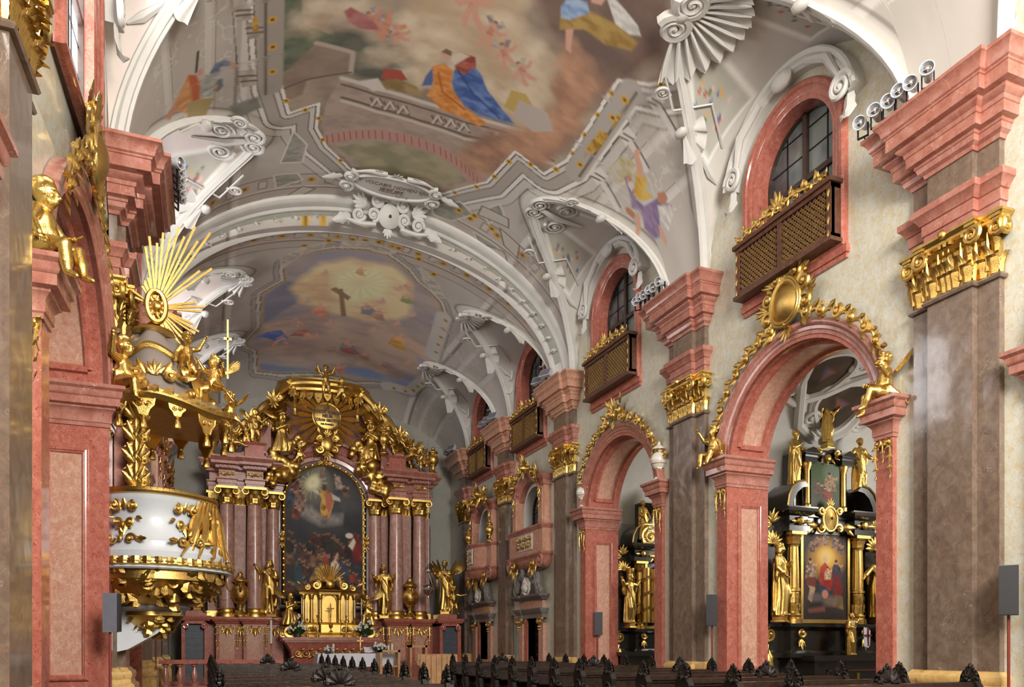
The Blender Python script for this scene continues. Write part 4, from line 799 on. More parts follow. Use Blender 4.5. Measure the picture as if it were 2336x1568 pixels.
["p",[[-2.56,27.07],[-1.98,26.47],[-1.16,26.08],[-0.17,25.87],[0.59,25.88],[1.41,26.43],[1.95,27.08],[2.47,27.35],[3.01,27.76],[3.41,28.51],[3.97,32.0],[4.55,33.28],[4.73,33.57],[4.38,34.16],[4.03,36.44],[2.99,36.64],[1.6,37.17],[0.13,37.07],[-1.87,37.22],[-2.86,37.0],[-2.96,35.32],[-3.37,34.58],[-3.49,34.01],[-3.0,32.56],[-3.19,29.35],[-2.42,28.44],[-2.55,27.66]],[199,183,172],0.06,1,[170,161,166],0.8,0],
["p",[[-3.16,29.75],[-2.5,28.43],[-1.84,28.84],[-1.83,30.39],[-2.98,32.33]],[137,139,157],0.2,0.9,[153,153,168],1,0],
["p",[[-1.67,26.61],[-0.6,25.94],[0.6,25.94],[1.52,26.53],[-0.44,26.85],[-1.82,27.77]],[175,170,181],0.3,0.8,None,2,0.2],
["p",[[-1.93,28.12],[-1.31,27.06],[-0.49,26.55],[1.0,26.36],[1.88,27.32],[2.33,29.73],[1.45,31.39],[-0.33,31.43],[-1.66,30.38],[-2.12,29.2]],[255,234,183],0.4,1,[236,199,155],1,0.3],
["p",[[-0.86,28.0],[-0.37,27.23],[0.49,26.88],[1.11,27.51],[1.27,28.93],[0.12,29.98],[-0.64,29.44]],[255,252,197],0.5,1,None,1,0],
["l",[[0.16,28.24],[1.19,27.69]],0.12,[250,234,190],0.6,0],
["l",[[0.16,28.24],[1.2,28.15]],0.12,[250,234,190],0.6,0],
["l",[[0.16,28.24],[1.07,28.67]],0.12,[250,234,190],0.6,0],
["l",[[0.16,28.24],[0.78,29.13]],0.12,[250,234,190],0.6,0],
["l",[[0.16,28.24],[0.39,29.44]],0.12,[250,234,190],0.6,0],
["l",[[0.16,28.24],[-0.04,29.53]],0.12,[250,234,190],0.6,0],
["l",[[0.16,28.24],[-0.44,29.38]],0.12,[250,234,190],0.6,0],
["l",[[0.16,28.24],[-0.75,29.04]],0.12,[250,234,190],0.6,0],
["l",[[0.16,28.24],[-0.9,28.59]],0.12,[250,234,190],0.6,0],
["l",[[0.16,28.24],[-0.89,28.12]],0.12,[250,234,190],0.6,0],
["l",[[0.16,28.24],[-0.72,27.69]],0.12,[250,234,190],0.6,0],
["l",[[0.16,28.24],[-0.42,27.35]],0.12,[250,234,190],0.6,0],
["l",[[0.16,28.24],[-0.05,27.12]],0.12,[250,234,190],0.6,0],
["l",[[0.16,28.24],[0.35,27.03]],0.12,[250,234,190],0.6,0],
["l",[[0.16,28.24],[0.72,27.1]],0.12,[250,234,190],0.6,0],
["l",[[0.16,28.24],[1.01,27.32]],0.12,[250,234,190],0.6,0],
["p",[[-2.97,32.57],[-1.37,31.42],[0.44,31.79],[2.07,30.88],[3.77,31.28],[4.42,33.18],[3.26,35.96],[1.27,36.48],[-1.91,36.68],[-2.77,35.39]],[230,199,175],0.4,0.9,[192,166,155],0.9,0.3],
["p",[[0.87,36.56],[2.01,36.03],[3.34,36.3],[4.54,33.96],[4.4,35.39],[4.04,36.51],[2.2,36.94],[0.13,37.07]],[146,164,205],0.2,0.9,[175,186,214],1,0.15],
["p",[[-2.88,36.56],[-1.9,36.83],[-0.29,37.01],[-1.86,37.26],[-2.82,37.03]],[137,150,186],0.2,0.9,None,3,0],
["p",[[-0.82,29.09],[-0.63,28.86],[0.04,29.52],[-0.01,29.86]],[175,139,109],0.06,1,None,3,0],
["p",[[-0.51,29.01],[-0.37,28.89],[0.18,31.32],[-0.02,31.4]],[166,133,104],0.06,1,None,3,0],
["p",[[-1.16,30.66],[-0.82,30.69],[-0.62,31.34],[-0.39,31.69],[-0.85,31.66],[-1.24,31.33]],[236,153,115],0.07,1,[255,197,164],2,0],
["p",[[-1.09,30.62],[-0.85,30.64],[-0.84,31.03],[-1.15,31.01]],[247,190,161],0.06,1,[255,197,164],3,0],
["p",[[-1.02,30.37],[-0.92,30.4],[-0.92,30.62],[-1.05,30.58]],[247,190,161],0.08,1,None,3,0],
["p",[[-0.89,30.78],[-0.58,30.64],[-0.57,30.74],[-0.87,30.93]],[247,190,161],0.07,1,None,3,0],
["p",[[-1.82,34.15],[-2.16,34.6],[-2.78,33.91],[-3.22,33.61],[-2.76,33.22],[-2.21,33.15]],[102,120,186],0.07,1,[142,157,216],2,0],
["p",[[-1.86,34.3],[-2.09,34.63],[-2.37,34.08],[-2.07,33.7]],[247,190,161],0.06,1,[142,157,216],3,0],
["p",[[-1.74,34.75],[-1.85,34.87],[-2.01,34.57],[-1.86,34.41]],[247,190,161],0.08,1,None,3,0],
["p",[[-2.14,34.38],[-2.36,34.99],[-2.44,34.86],[-2.27,34.2]],[247,190,161],0.07,1,None,3,0],
["p",[[-0.88,33.56],[-1.05,34.0],[-1.51,33.82],[-1.8,33.83],[-1.57,33.33],[-1.23,33.04]],[197,115,98],0.07,1,[230,175,153],2,0],
["p",[[-0.89,33.68],[-1.0,34.0],[-1.23,33.74],[-1.08,33.36]],[247,190,161],0.06,1,[230,175,153],3,0],
["p",[[-0.77,33.94],[-0.83,34.06],[-0.96,33.92],[-0.88,33.75]],[247,190,161],0.08,1,None,3,0],
["p",[[-1.06,33.85],[-1.13,34.36],[-1.19,34.3],[-1.16,33.78]],[247,190,161],0.07,1,None,3,0],
["p",[[0.57,30.13],[0.88,29.91],[1.2,30.31],[1.48,30.43],[1.09,30.76],[0.67,30.8]],[175,148,164],0.07,1,[142,164,159],2,0],
["p",[[0.63,30.05],[0.84,29.88],[0.94,30.22],[0.67,30.43]],[247,190,161],0.06,1,[142,164,159],3,0],
["p",[[0.63,29.78],[0.72,29.72],[0.77,29.92],[0.65,29.99]],[247,190,161],0.08,1,None,3,0],
["p",[[0.83,30.03],[1.07,29.69],[1.11,29.76],[0.89,30.15]],[247,190,161],0.07,1,None,3,0],
["p",[[1.11,30.19],[1.4,30.13],[1.58,30.65],[1.76,30.9],[1.38,31.0],[1.04,30.83]],[197,153,131],0.07,1,[219,186,164],2,0],
["p",[[1.17,30.14],[1.38,30.09],[1.38,30.44],[1.12,30.51]],[247,190,161],0.06,1,[219,186,164],3,0],
["p",[[1.23,29.9],[1.32,29.89],[1.32,30.09],[1.2,30.09]],[247,190,161],0.08,1,None,3,0],
["p",[[1.34,30.22],[1.61,30.01],[1.62,30.1],[1.36,30.36]],[247,190,161],0.07,1,None,3,0],
["p",[[2.32,31.89],[2.67,31.77],[2.87,32.48],[3.09,32.81],[2.62,33.0],[2.21,32.79]],[225,172,82],0.07,1,[252,208,120],2,0],
["p",[[2.39,31.81],[2.64,31.71],[2.64,32.21],[2.32,32.33]],[247,190,161],0.06,1,[252,208,120],3,0],
["p",[[2.47,31.47],[2.58,31.45],[2.57,31.72],[2.43,31.75]],[247,190,161],0.08,1,None,3,0],
["p",[[2.59,31.9],[2.92,31.58],[2.93,31.71],[2.62,32.09]],[247,190,161],0.07,1,None,3,0],
["p",[[1.78,28.32],[2.01,28.17],[2.22,28.49],[2.4,28.6],[2.1,28.82],[1.8,28.83]],[164,175,115],0.07,1,[197,203,153],2,0],
["p",[[1.83,28.27],[1.99,28.15],[2.04,28.41],[1.83,28.55]],[247,190,161],0.06,1,[197,203,153],3,0],
["p",[[1.84,28.06],[1.91,28.03],[1.94,28.17],[1.85,28.22]],[247,190,161],0.08,1,None,3,0],
["p",[[1.97,28.27],[2.17,28.01],[2.19,28.07],[2.01,28.35]],[247,190,161],0.07,1,None,3,0],
["p",[[1.69,27.27],[1.87,27.29],[1.92,27.65],[2.0,27.85],[1.76,27.82],[1.58,27.64]],[219,175,142],0.07,1,[241,208,175],2,0],
["p",[[1.74,27.25],[1.86,27.25],[1.83,27.48],[1.66,27.46]],[247,190,161],0.06,1,[241,208,175],3,0],
["p",[[1.8,27.11],[1.85,27.12],[1.83,27.24],[1.76,27.23]],[247,190,161],0.08,1,None,3,0],
["p",[[1.83,27.34],[2.01,27.26],[2.01,27.32],[1.82,27.42]],[247,190,161],0.07,1,None,3,0],
["p",[[0.49,34.1],[0.89,33.95],[1.21,34.67],[1.52,34.97],[1.0,35.24],[0.49,35.07]],[219,102,82],0.07,1,[142,164,164],2,0],
["p",[[0.57,34.02],[0.84,33.89],[0.91,34.41],[0.55,34.57]],[247,190,161],0.06,1,[142,164,164],3,0],
["p",[[0.61,33.64],[0.73,33.62],[0.76,33.91],[0.6,33.95]],[247,190,161],0.08,1,None,3,0],
["p",[[0.81,34.1],[1.15,33.72],[1.18,33.85],[0.86,34.29]],[247,190,161],0.07,1,None,3,0],
["p",[[3.39,29.39],[3.6,29.14],[3.81,29.41],[3.99,29.45],[3.72,29.8],[3.43,29.93]],[236,133,120],0.07,1,[255,175,164],2,0],
["p",[[3.42,29.31],[3.57,29.13],[3.64,29.39],[3.44,29.62]],[247,190,161],0.06,1,[255,175,164],3,0],
["p",[[3.43,29.09],[3.5,29.02],[3.53,29.17],[3.44,29.26]],[247,190,161],0.08,1,None,3,0],
["p",[[3.57,29.25],[3.74,28.92],[3.76,28.98],[3.6,29.34]],[247,190,161],0.07,1,None,3,0],
["p",[[-0.12,27.19],[0.06,27.2],[0.16,27.5],[0.27,27.66],[0.03,27.65],[-0.17,27.53]],[230,186,131],0.07,1,[252,219,175],2,0],
["p",[[-0.08,27.18],[0.05,27.16],[0.04,27.36],[-0.12,27.36]],[247,190,161],0.06,1,[252,219,175],3,0],
["p",[[-0.04,27.05],[0.02,27.06],[0.01,27.16],[-0.06,27.15]],[247,190,161],0.08,1,None,3,0],
["p",[[0.02,27.23],[0.19,27.16],[0.2,27.21],[0.03,27.31]],[247,190,161],0.07,1,None,3,0],
["p",[[0.43,35.24],[0.23,35.54],[-0.1,35.26],[-0.35,35.19],[-0.07,34.85],[0.25,34.7]],[236,186,164],0.07,1,[208,164,164],2,0],
["p",[[0.41,35.33],[0.27,35.55],[0.13,35.28],[0.31,35.01]],[247,190,161],0.06,1,[208,164,164],3,0],
["p",[[0.46,35.57],[0.39,35.63],[0.31,35.5],[0.4,35.4]],[247,190,161],0.08,1,None,3,0],
["p",[[0.24,35.41],[0.1,35.76],[0.06,35.71],[0.18,35.33]],[247,190,161],0.07,1,None,3,0],
["p",[[1.46,34.7],[1.71,34.59],[1.9,35.07],[2.08,35.28],[1.75,35.45],[1.44,35.35]],[197,153,142],0.07,1,[236,197,175],2,0],
["p",[[1.51,34.64],[1.68,34.55],[1.71,34.9],[1.49,35.01]],[247,190,161],0.06,1,[236,197,175],3,0],
["p",[[1.54,34.39],[1.62,34.37],[1.63,34.56],[1.53,34.59]],[247,190,161],0.08,1,None,3,0],
["p",[[1.66,34.69],[1.88,34.44],[1.9,34.53],[1.69,34.81]],[247,190,161],0.07,1,None,3,0],
["p",[[2.49,34.89],[2.73,34.67],[2.94,35.06],[3.14,35.18],[2.83,35.49],[2.52,35.54]],[214,153,131],0.07,1,[186,164,175],2,0],
["p",[[2.53,34.81],[2.7,34.65],[2.76,34.98],[2.54,35.19]],[247,190,161],0.06,1,[186,164,175],3,0],
["p",[[2.55,34.55],[2.62,34.5],[2.65,34.68],[2.55,34.75]],[247,190,161],0.08,1,None,3,0],
["p",[[2.69,34.8],[2.88,34.45],[2.9,34.53],[2.72,34.91]],[247,190,161],0.07,1,None,3,0],
["p",[[0.52,36.56],[0.83,36.46],[1.07,36.76],[1.3,36.86],[0.89,36.98],[0.5,36.94]],[236,197,175],0.07,1,[219,131,109],2,0],
["p",[[0.58,36.52],[0.8,36.43],[0.84,36.67],[0.56,36.75]],[247,190,161],0.06,1,[219,131,109],3,0],
["p",[[0.62,36.33],[0.71,36.31],[0.74,36.45],[0.61,36.48]],[247,190,161],0.08,1,None,3,0],
["p",[[0.77,36.54],[1.05,36.34],[1.07,36.4],[0.81,36.62]],[247,190,161],0.07,1,None,3,0],
["p",[[-1.45,32.28],[-1.53,32.63],[-1.88,32.57],[-2.09,32.63],[-1.96,32.22],[-1.74,31.95]],[230,197,175],0.07,1,[197,164,153],2,0],
["p",[[-1.44,32.37],[-1.5,32.61],[-1.69,32.47],[-1.61,32.17]],[247,190,161],0.06,1,[197,164,153],3,0],
["p",[[-1.34,32.53],[-1.37,32.64],[-1.48,32.55],[-1.43,32.42]],[247,190,161],0.08,1,None,3,0],
["p",[[-1.56,32.52],[-1.56,32.9],[-1.61,32.87],[-1.63,32.49]],[247,190,161],0.07,1,None,3,0],
["p",[[2.14,30.98],[2.03,30.86],[2.08,30.53],[2.08,30.32],[2.21,30.47],[2.29,30.7]],[236,186,159],0.07,1,[225,203,186],2,0],
["p",[[2.11,30.97],[2.03,30.89],[2.1,30.72],[2.2,30.82]],[247,190,161],0.06,1,[225,203,186],3,0],
["p",[[2.04,31.06],[2.01,31.02],[2.05,30.92],[2.09,30.97]],[247,190,161],0.08,1,None,3,0],
["p",[[2.07,30.85],[1.94,30.8],[1.96,30.76],[2.09,30.77]],[247,190,161],0.07,1,None,3,0],
["p",[[1.19,29.53],[1.09,29.41],[1.15,29.12],[1.14,28.93],[1.28,29.09],[1.35,29.32]],[236,186,159],0.07,1,[225,203,186],2,0],
["p",[[1.16,29.52],[1.08,29.44],[1.16,29.3],[1.25,29.4]],[247,190,161],0.06,1,[225,203,186],3,0],
["p",[[1.09,29.59],[1.06,29.55],[1.1,29.47],[1.14,29.52]],[247,190,161],0.08,1,None,3,0],
["p",[[1.13,29.4],[1.0,29.34],[1.02,29.3],[1.15,29.34]],[247,190,161],0.07,1,None,3,0],
["p",[[-0.38,32.53],[-0.49,32.34],[-0.41,32.03],[-0.4,31.81],[-0.27,32.05],[-0.2,32.34]],[236,186,159],0.07,1,[225,203,186],2,0],
["p",[[-0.42,32.5],[-0.5,32.37],[-0.41,32.24],[-0.31,32.4]],[247,190,161],0.06,1,[225,203,186],3,0],
["p",[[-0.5,32.55],[-0.53,32.49],[-0.48,32.42],[-0.44,32.49]],[247,190,161],0.08,1,None,3,0],
["p",[[-0.45,32.36],[-0.59,32.23],[-0.56,32.19],[-0.42,32.29]],[247,190,161],0.07,1,None,3,0],
["p",[[-0.71,34.1],[-0.83,33.89],[-0.74,33.56],[-0.73,33.32],[-0.59,33.59],[-0.52,33.92]],[236,186,159],0.07,1,[225,203,186],2,0],
["p",[[-0.75,34.07],[-0.83,33.92],[-0.73,33.78],[-0.63,33.98]],[247,190,161],0.06,1,[225,203,186],3,0],
["p",[[-0.84,34.11],[-0.87,34.05],[-0.81,33.97],[-0.77,34.06]],[247,190,161],0.08,1,None,3,0],
["p",[[-0.78,33.9],[-0.92,33.76],[-0.9,33.72],[-0.75,33.84]],[247,190,161],0.07,1,None,3,0],
["p",[[2.47,29.75],[2.37,29.65],[2.41,29.33],[2.4,29.14],[2.54,29.27],[2.61,29.48]],[236,186,159],0.07,1,[225,203,186],2,0],
["p",[[2.44,29.74],[2.37,29.68],[2.43,29.51],[2.53,29.6]],[247,190,161],0.06,1,[225,203,186],3,0],
["p",[[2.38,29.83],[2.35,29.79],[2.38,29.7],[2.42,29.75]],[247,190,161],0.08,1,None,3,0],
["p",[[2.4,29.63],[2.28,29.6],[2.29,29.56],[2.42,29.56]],[247,190,161],0.07,1,None,3,0],
["p",[[1.41,32.3],[1.3,32.16],[1.36,31.82],[1.36,31.59],[1.5,31.78],[1.58,32.05]],[236,186,159],0.07,1,[225,203,186],2,0],
["p",[[1.38,32.29],[1.3,32.19],[1.38,32.02],[1.48,32.15]],[247,190,161],0.06,1,[225,203,186],3,0],
["p",[[1.3,32.37],[1.27,32.32],[1.32,32.23],[1.36,32.3]],[247,190,161],0.08,1,None,3,0],
["p",[[1.34,32.15],[1.21,32.08],[1.22,32.04],[1.37,32.08]],[247,190,161],0.07,1,None,3,0],
["p",[[-1.52,30.53],[-1.62,30.34],[-1.53,30.09],[-1.51,29.89],[-1.39,30.13],[-1.34,30.4]],[236,186,159],0.07,1,[225,203,186],2,0],
["p",[[-1.55,30.5],[-1.62,30.37],[-1.53,30.27],[-1.44,30.44]],[247,190,161],0.06,1,[225,203,186],3,0],
["p",[[-1.63,30.52],[-1.65,30.46],[-1.6,30.41],[-1.57,30.49]],[247,190,161],0.08,1,None,3,0],
["p",[[-1.57,30.36],[-1.7,30.23],[-1.68,30.19],[-1.55,30.31]],[247,190,161],0.07,1,None,3,0],
["p",[[1.54,28.09],[1.44,27.99],[1.5,27.72],[1.49,27.55],[1.62,27.68],[1.69,27.88]],[236,186,159],0.07,1,[225,203,186],2,0],
["p",[[1.51,28.08],[1.44,28.01],[1.51,27.88],[1.6,27.97]],[247,190,161],0.06,1,[225,203,186],3,0],
["p",[[1.45,28.15],[1.42,28.11],[1.46,28.04],[1.49,28.09]],[247,190,161],0.08,1,None,3,0],
["p",[[1.48,27.98],[1.36,27.93],[1.37,27.9],[1.5,27.92]],[247,190,161],0.07,1,None,3,0],
["p",[[-1.21,28.02],[-1.3,27.87],[-1.22,27.65],[-1.21,27.48],[-1.09,27.67],[-1.04,27.89]],[236,186,159],0.07,1,[225,203,186],2,0],
["p",[[-1.23,27.99],[-1.3,27.89],[-1.22,27.8],[-1.14,27.93]],[247,190,161],0.06,1,[225,203,186],3,0],
["p",[[-1.31,28.02],[-1.33,27.97],[-1.29,27.92],[-1.25,27.98]],[247,190,161],0.08,1,None,3,0],
["p",[[-1.26,27.88],[-1.38,27.77],[-1.36,27.75],[-1.23,27.83]],[247,190,161],0.07,1,None,3,0],
["p",[[1.57,36.11],[1.45,35.98],[1.54,35.65],[1.54,35.4],[1.69,35.61],[1.77,35.88]],[236,186,159],0.07,1,[225,203,186],2,0],
["p",[[1.54,36.09],[1.45,36.01],[1.55,35.86],[1.66,35.98]],[247,190,161],0.06,1,[225,203,186],3,0],
["p",[[1.44,36.16],[1.41,36.12],[1.47,36.04],[1.51,36.1]],[247,190,161],0.08,1,None,3,0],
["p",[[1.5,35.98],[1.35,35.91],[1.37,35.87],[1.53,35.91]],[247,190,161],0.07,1,None,3,0],
["p",[[3.42,34.21],[3.3,34.1],[3.34,33.69],[3.32,33.44],[3.47,33.58],[3.56,33.83]],[236,186,159],0.07,1,[225,203,186],2,0],
["p",[[3.39,34.21],[3.3,34.15],[3.37,33.92],[3.48,34.0]],[247,190,161],0.06,1,[225,203,186],3,0],
["p",[[3.31,34.34],[3.28,34.3],[3.32,34.17],[3.37,34.23]],[247,190,161],0.08,1,None,3,0],
["p",[[3.34,34.08],[3.2,34.07],[3.22,34.0],[3.36,33.98]],[247,190,161],0.07,1,None,3,0],
["p",[[4.76,33.66],[3.92,32.74],[3.51,32.84],[4.18,34.56]],[153,164,197],0.2,0.5,None,3,0],
["b",[[-2.56,27.07],[-1.98,26.47],[-1.16,26.08],[-0.17,25.87],[0.59,25.88],[1.41,26.43],[1.95,27.08],[2.47,27.35],[3.01,27.76],[3.41,28.51],[3.97,32.0],[4.55,33.28],[4.73,33.57],[4.38,34.16],[4.03,36.44],[2.99,36.64],[1.6,37.17],[0.13,37.07],[-1.87,37.22],[-2.86,37.0],[-2.96,35.32],[-3.37,34.58],[-3.49,34.01],[-3.0,32.56],[-3.19,29.35],[-2.42,28.44],[-2.55,27.66]],1],
["l",[[4.0,32.08],[3.46,28.54]],0.6,[214,208,200],1,0],
["d",[[4.04,31.57],[3.93,30.86],[3.83,30.16],[3.72,29.46],[3.61,28.75]],0.1,[214,172,78]],
["l",[[3.04,36.87],[4.15,36.4],[4.4,34.24]],0.5,[216,210,202],1,0],
["d",[[3.44,36.81],[3.96,36.61],[4.26,36.23],[4.33,35.66],[4.4,35.1],[4.47,34.53]],0.1,[214,172,78]],
["d",[[-2.12,25.89]],0.15,[214,172,78]],
["d",[[-1.4,25.49]],0.15,[214,172,78]],
["d",[[-0.66,25.25]],0.15,[214,172,78]],
["d",[[0.2,25.14]],0.15,[214,172,78]],
["d",[[0.88,25.2]],0.15,[214,172,78]],
["d",[[1.64,25.48]],0.15,[214,172,78]],
["d",[[2.34,26.06]],0.15,[214,172,78]],
["d",[[-2.61,26.61]],0.15,[214,172,78]],
["p",[[-2.81,26.71],[-2.17,26.01],[-1.45,25.61],[-1.52,26.07],[-2.12,26.47],[-2.67,27.45]],[175,172,153],0.05,1,[225,212,199],7,0],
["l",[[-2.81,26.71],[-2.17,26.01],[-1.45,25.61],[-1.52,26.07],[-2.12,26.47],[-2.67,27.45]],0.05,[216,206,196],1,1],
["p",[[-0.97,25.44],[-0.0,25.22],[0.87,25.47],[0.7,25.72],[-0.07,25.64],[-0.9,25.87]],[175,172,153],0.05,1,[225,212,199],7,0],
["l",[[-0.97,25.44],[-0.0,25.22],[0.87,25.47],[0.7,25.72],[-0.07,25.64],[-0.9,25.87]],0.05,[216,206,196],1,1],
["p",[[1.84,25.95],[2.67,26.6],[3.12,27.25],[2.93,27.46],[2.14,26.74]],[175,172,153],0.05,1,[225,212,199],7,0],
["l",[[1.84,25.95],[2.67,26.6],[3.12,27.25],[2.93,27.46],[2.14,26.74]],0.05,[216,206,196],1,1]]
# ================================================================ figures
def remesh(mb,voxel,it=2):
    me=bpy.data.meshes.new('t'); me.from_pydata(mb.v,[],mb.f); o=bpy.data.objects.new('t',me); COL.objects.link(o)
    m=o.modifiers.new('r','REMESH'); m.mode='VOXEL'; m.voxel_size=voxel; m.use_smooth_shade=True
    if it: k=o.modifiers.new('s','SMOOTH'); k.iterations=it; k.factor=.5
    dg=bpy.context.evaluated_depsgraph_get(); e=o.evaluated_get(dg); q=e.to_mesh()
    r=MB(); n=len(q.vertices); co=np.empty(n*3,np.float32); q.vertices.foreach_get('co',co); r.v=[tuple(map(float,p)) for p in co.reshape(-1,3)]
    r.f=[tuple(p.vertices) for p in q.polygons]; e.to_mesh_clear(); bpy.data.objects.remove(o); bpy.data.meshes.remove(me); return r
def limb(mb,pts,rad,n=8):
    """tapered limb through joints, rounded at both ends"""
    P=[Vector(p) for p in pts]; 
    mb.tube(P,rad,n)
    for p,r in zip(P,rad): mb.ball(tuple(p),r*1.0,8,6)
def hand(mb,wrist,elbow,s,curl=.5,side=1):
    """palm, four unequal fingers with a knuckle bend and a thumb from the side of the palm"""
    w=Vector(wrist); d=(w-Vector(elbow)).normalized(); up=d.orthogonal().normalized(); a=d.cross(up)
    if abs(up.z)<abs(a.z): up,a=a,up
    n=len(mb.v); mb.loft([[w+d*(s*.0)+a*s*.22*q+up*s*.1*r for q,r in ((-1,-1),(1,-1),(1,1),(-1,1))],[w+d*s*.25+a*s*.3*1*q+up*s*.11*r for q,r in ((-1,-1),(1,-1),(1,1),(-1,1))],[w+d*s*.55+a*s*.3*q+up*s*.08*r for q,r in ((-1,-1),(1,-1),(1,1),(-1,1))]])
    for k,(q,L) in enumerate(((-.23,.42),(-.08,.5),(.08,.47),(.22,.36))):
        b=w+d*s*.52+a*s*q; m=b+d*s*L*.5-up*s*L*.16*curl; e=m+d*s*L*.45*(1-curl*.5)-up*s*L*.5*curl
        mb.tube([b,m,e],[s*.075,s*.068,s*.05],5); mb.ball(tuple(e),s*.05,5,4)
    b=w+d*s*.15+a*s*.26*side; mb.tube([b,b+a*s*.2*side+d*s*.16-up*s*.06,b+a*s*.22*side+d*s*.36-up*s*.12],[s*.085,s*.075,s*.05],5)
def head(mb,c,r,look=(0,-1,0),hair='curl',beard=False):
    """skull with brow, nose, lips, chin, ears and hair; r = half head height"""
    f=Vector(look).normalized(); s=Vector((0,0,1)).cross(f)*-1; s=s.normalized() if s.length>.1 else Vector((1,0,0)); u=f.cross(s)*-1
    u=s.cross(f)*-1 if u.z<0 else u; C=Vector(c); p=lambda a,b,k:tuple(C+s*a*r+f*b*r+u*k*r)
    def eb(q,rr): 
        m=MB().ball((0,0,0),1,10,8); M3=Matrix((s*rr[0]*r,f*rr[1]*r,u*rr[2]*r)).transposed().to_4x4(); M3.translation=Vector(p(*q)); mb.merge(m,M3)
    eb((0,-.08,.18),(.74,.84,.8)); eb((0,.18,-.35),(.56,.56,.6)); eb((0,.42,-.72),(.24,.22,.2))
    mb.tube([p(0,.66,.22),p(0,.86,-.12),p(0,.98,-.25)],[.1*r,.13*r,.16*r],6); mb.ball(p(0,.9,-.24),.15*r,6,5)
    eb((-.28,.62,.26),(.26,.2,.09)); eb((.28,.62,.26),(.26,.2,.09)); eb((0,.7,-.5),(.24,.12,.07)); eb((0,.68,-.6),(.2,.12,.07))
    for k in (-1,1): eb((.34*k,.52,-.22),(.2,.2,.17)); eb((.72*k,-.05,-.02),(.1,.16,.24))
    g=random.Random(3)
    if hair:
        for i in range(34):
            a=g.uniform(-PI,PI); b=g.uniform(.0,1.25) if hair=='curl' else g.uniform(-.6,1.2)
            if cos(a)>.2 and b<.62: continue
            eb((.78*sin(a)*cos(b),.8*cos(a)*cos(b)-.1,.2+.86*sin(b)),(.22,.22,.2))
        if hair=='long':
            for i in range(10):
                a=PI*(.35+.13*i); mb.tube([p(.75*sin(a*1),.75*cos(a),.1),p(.82*sin(a),.8*cos(a)-.05,-.7),p(.7*sin(a),.7*cos(a)-.15,-1.35)],[.22*r,.2*r,.1*r],5)
    if beard:
        for i in range(9): q=(i-4)/4; mb.tube([p(.42*q,.5-.1*q*q,-.62),p(.34*q,.55-.1*q*q,-1.0),p(.2*q,.5,-1.35)],[.16*r,.16*r,.06*r],5)
def robe(mb,rings,folds=9,amp=.12,seed=0,n=64):
    """drapery: rings (x,y,z,rx,ry,amp) from the hem upwards, with hanging folds"""
    out=[]; g=random.Random(seed); ph=[g.uniform(0,TAU) for _ in range(4)]
    for x,y,z,rx,ry,am in rings:
        row=[]
        for k in range(n):
            t=TAU*k/n; f=abs(sin(t*folds/2+ph[0]+1.1*sin(t+ph[1])+.8*z))**.6-.55+.35*sin(t*3+ph[2]+3*z)
            row.append((x+rx*(1+am*f)*cos(t),y+ry*(1+am*f)*sin(t),z))
        out.append(row)
    mb.loft(out)
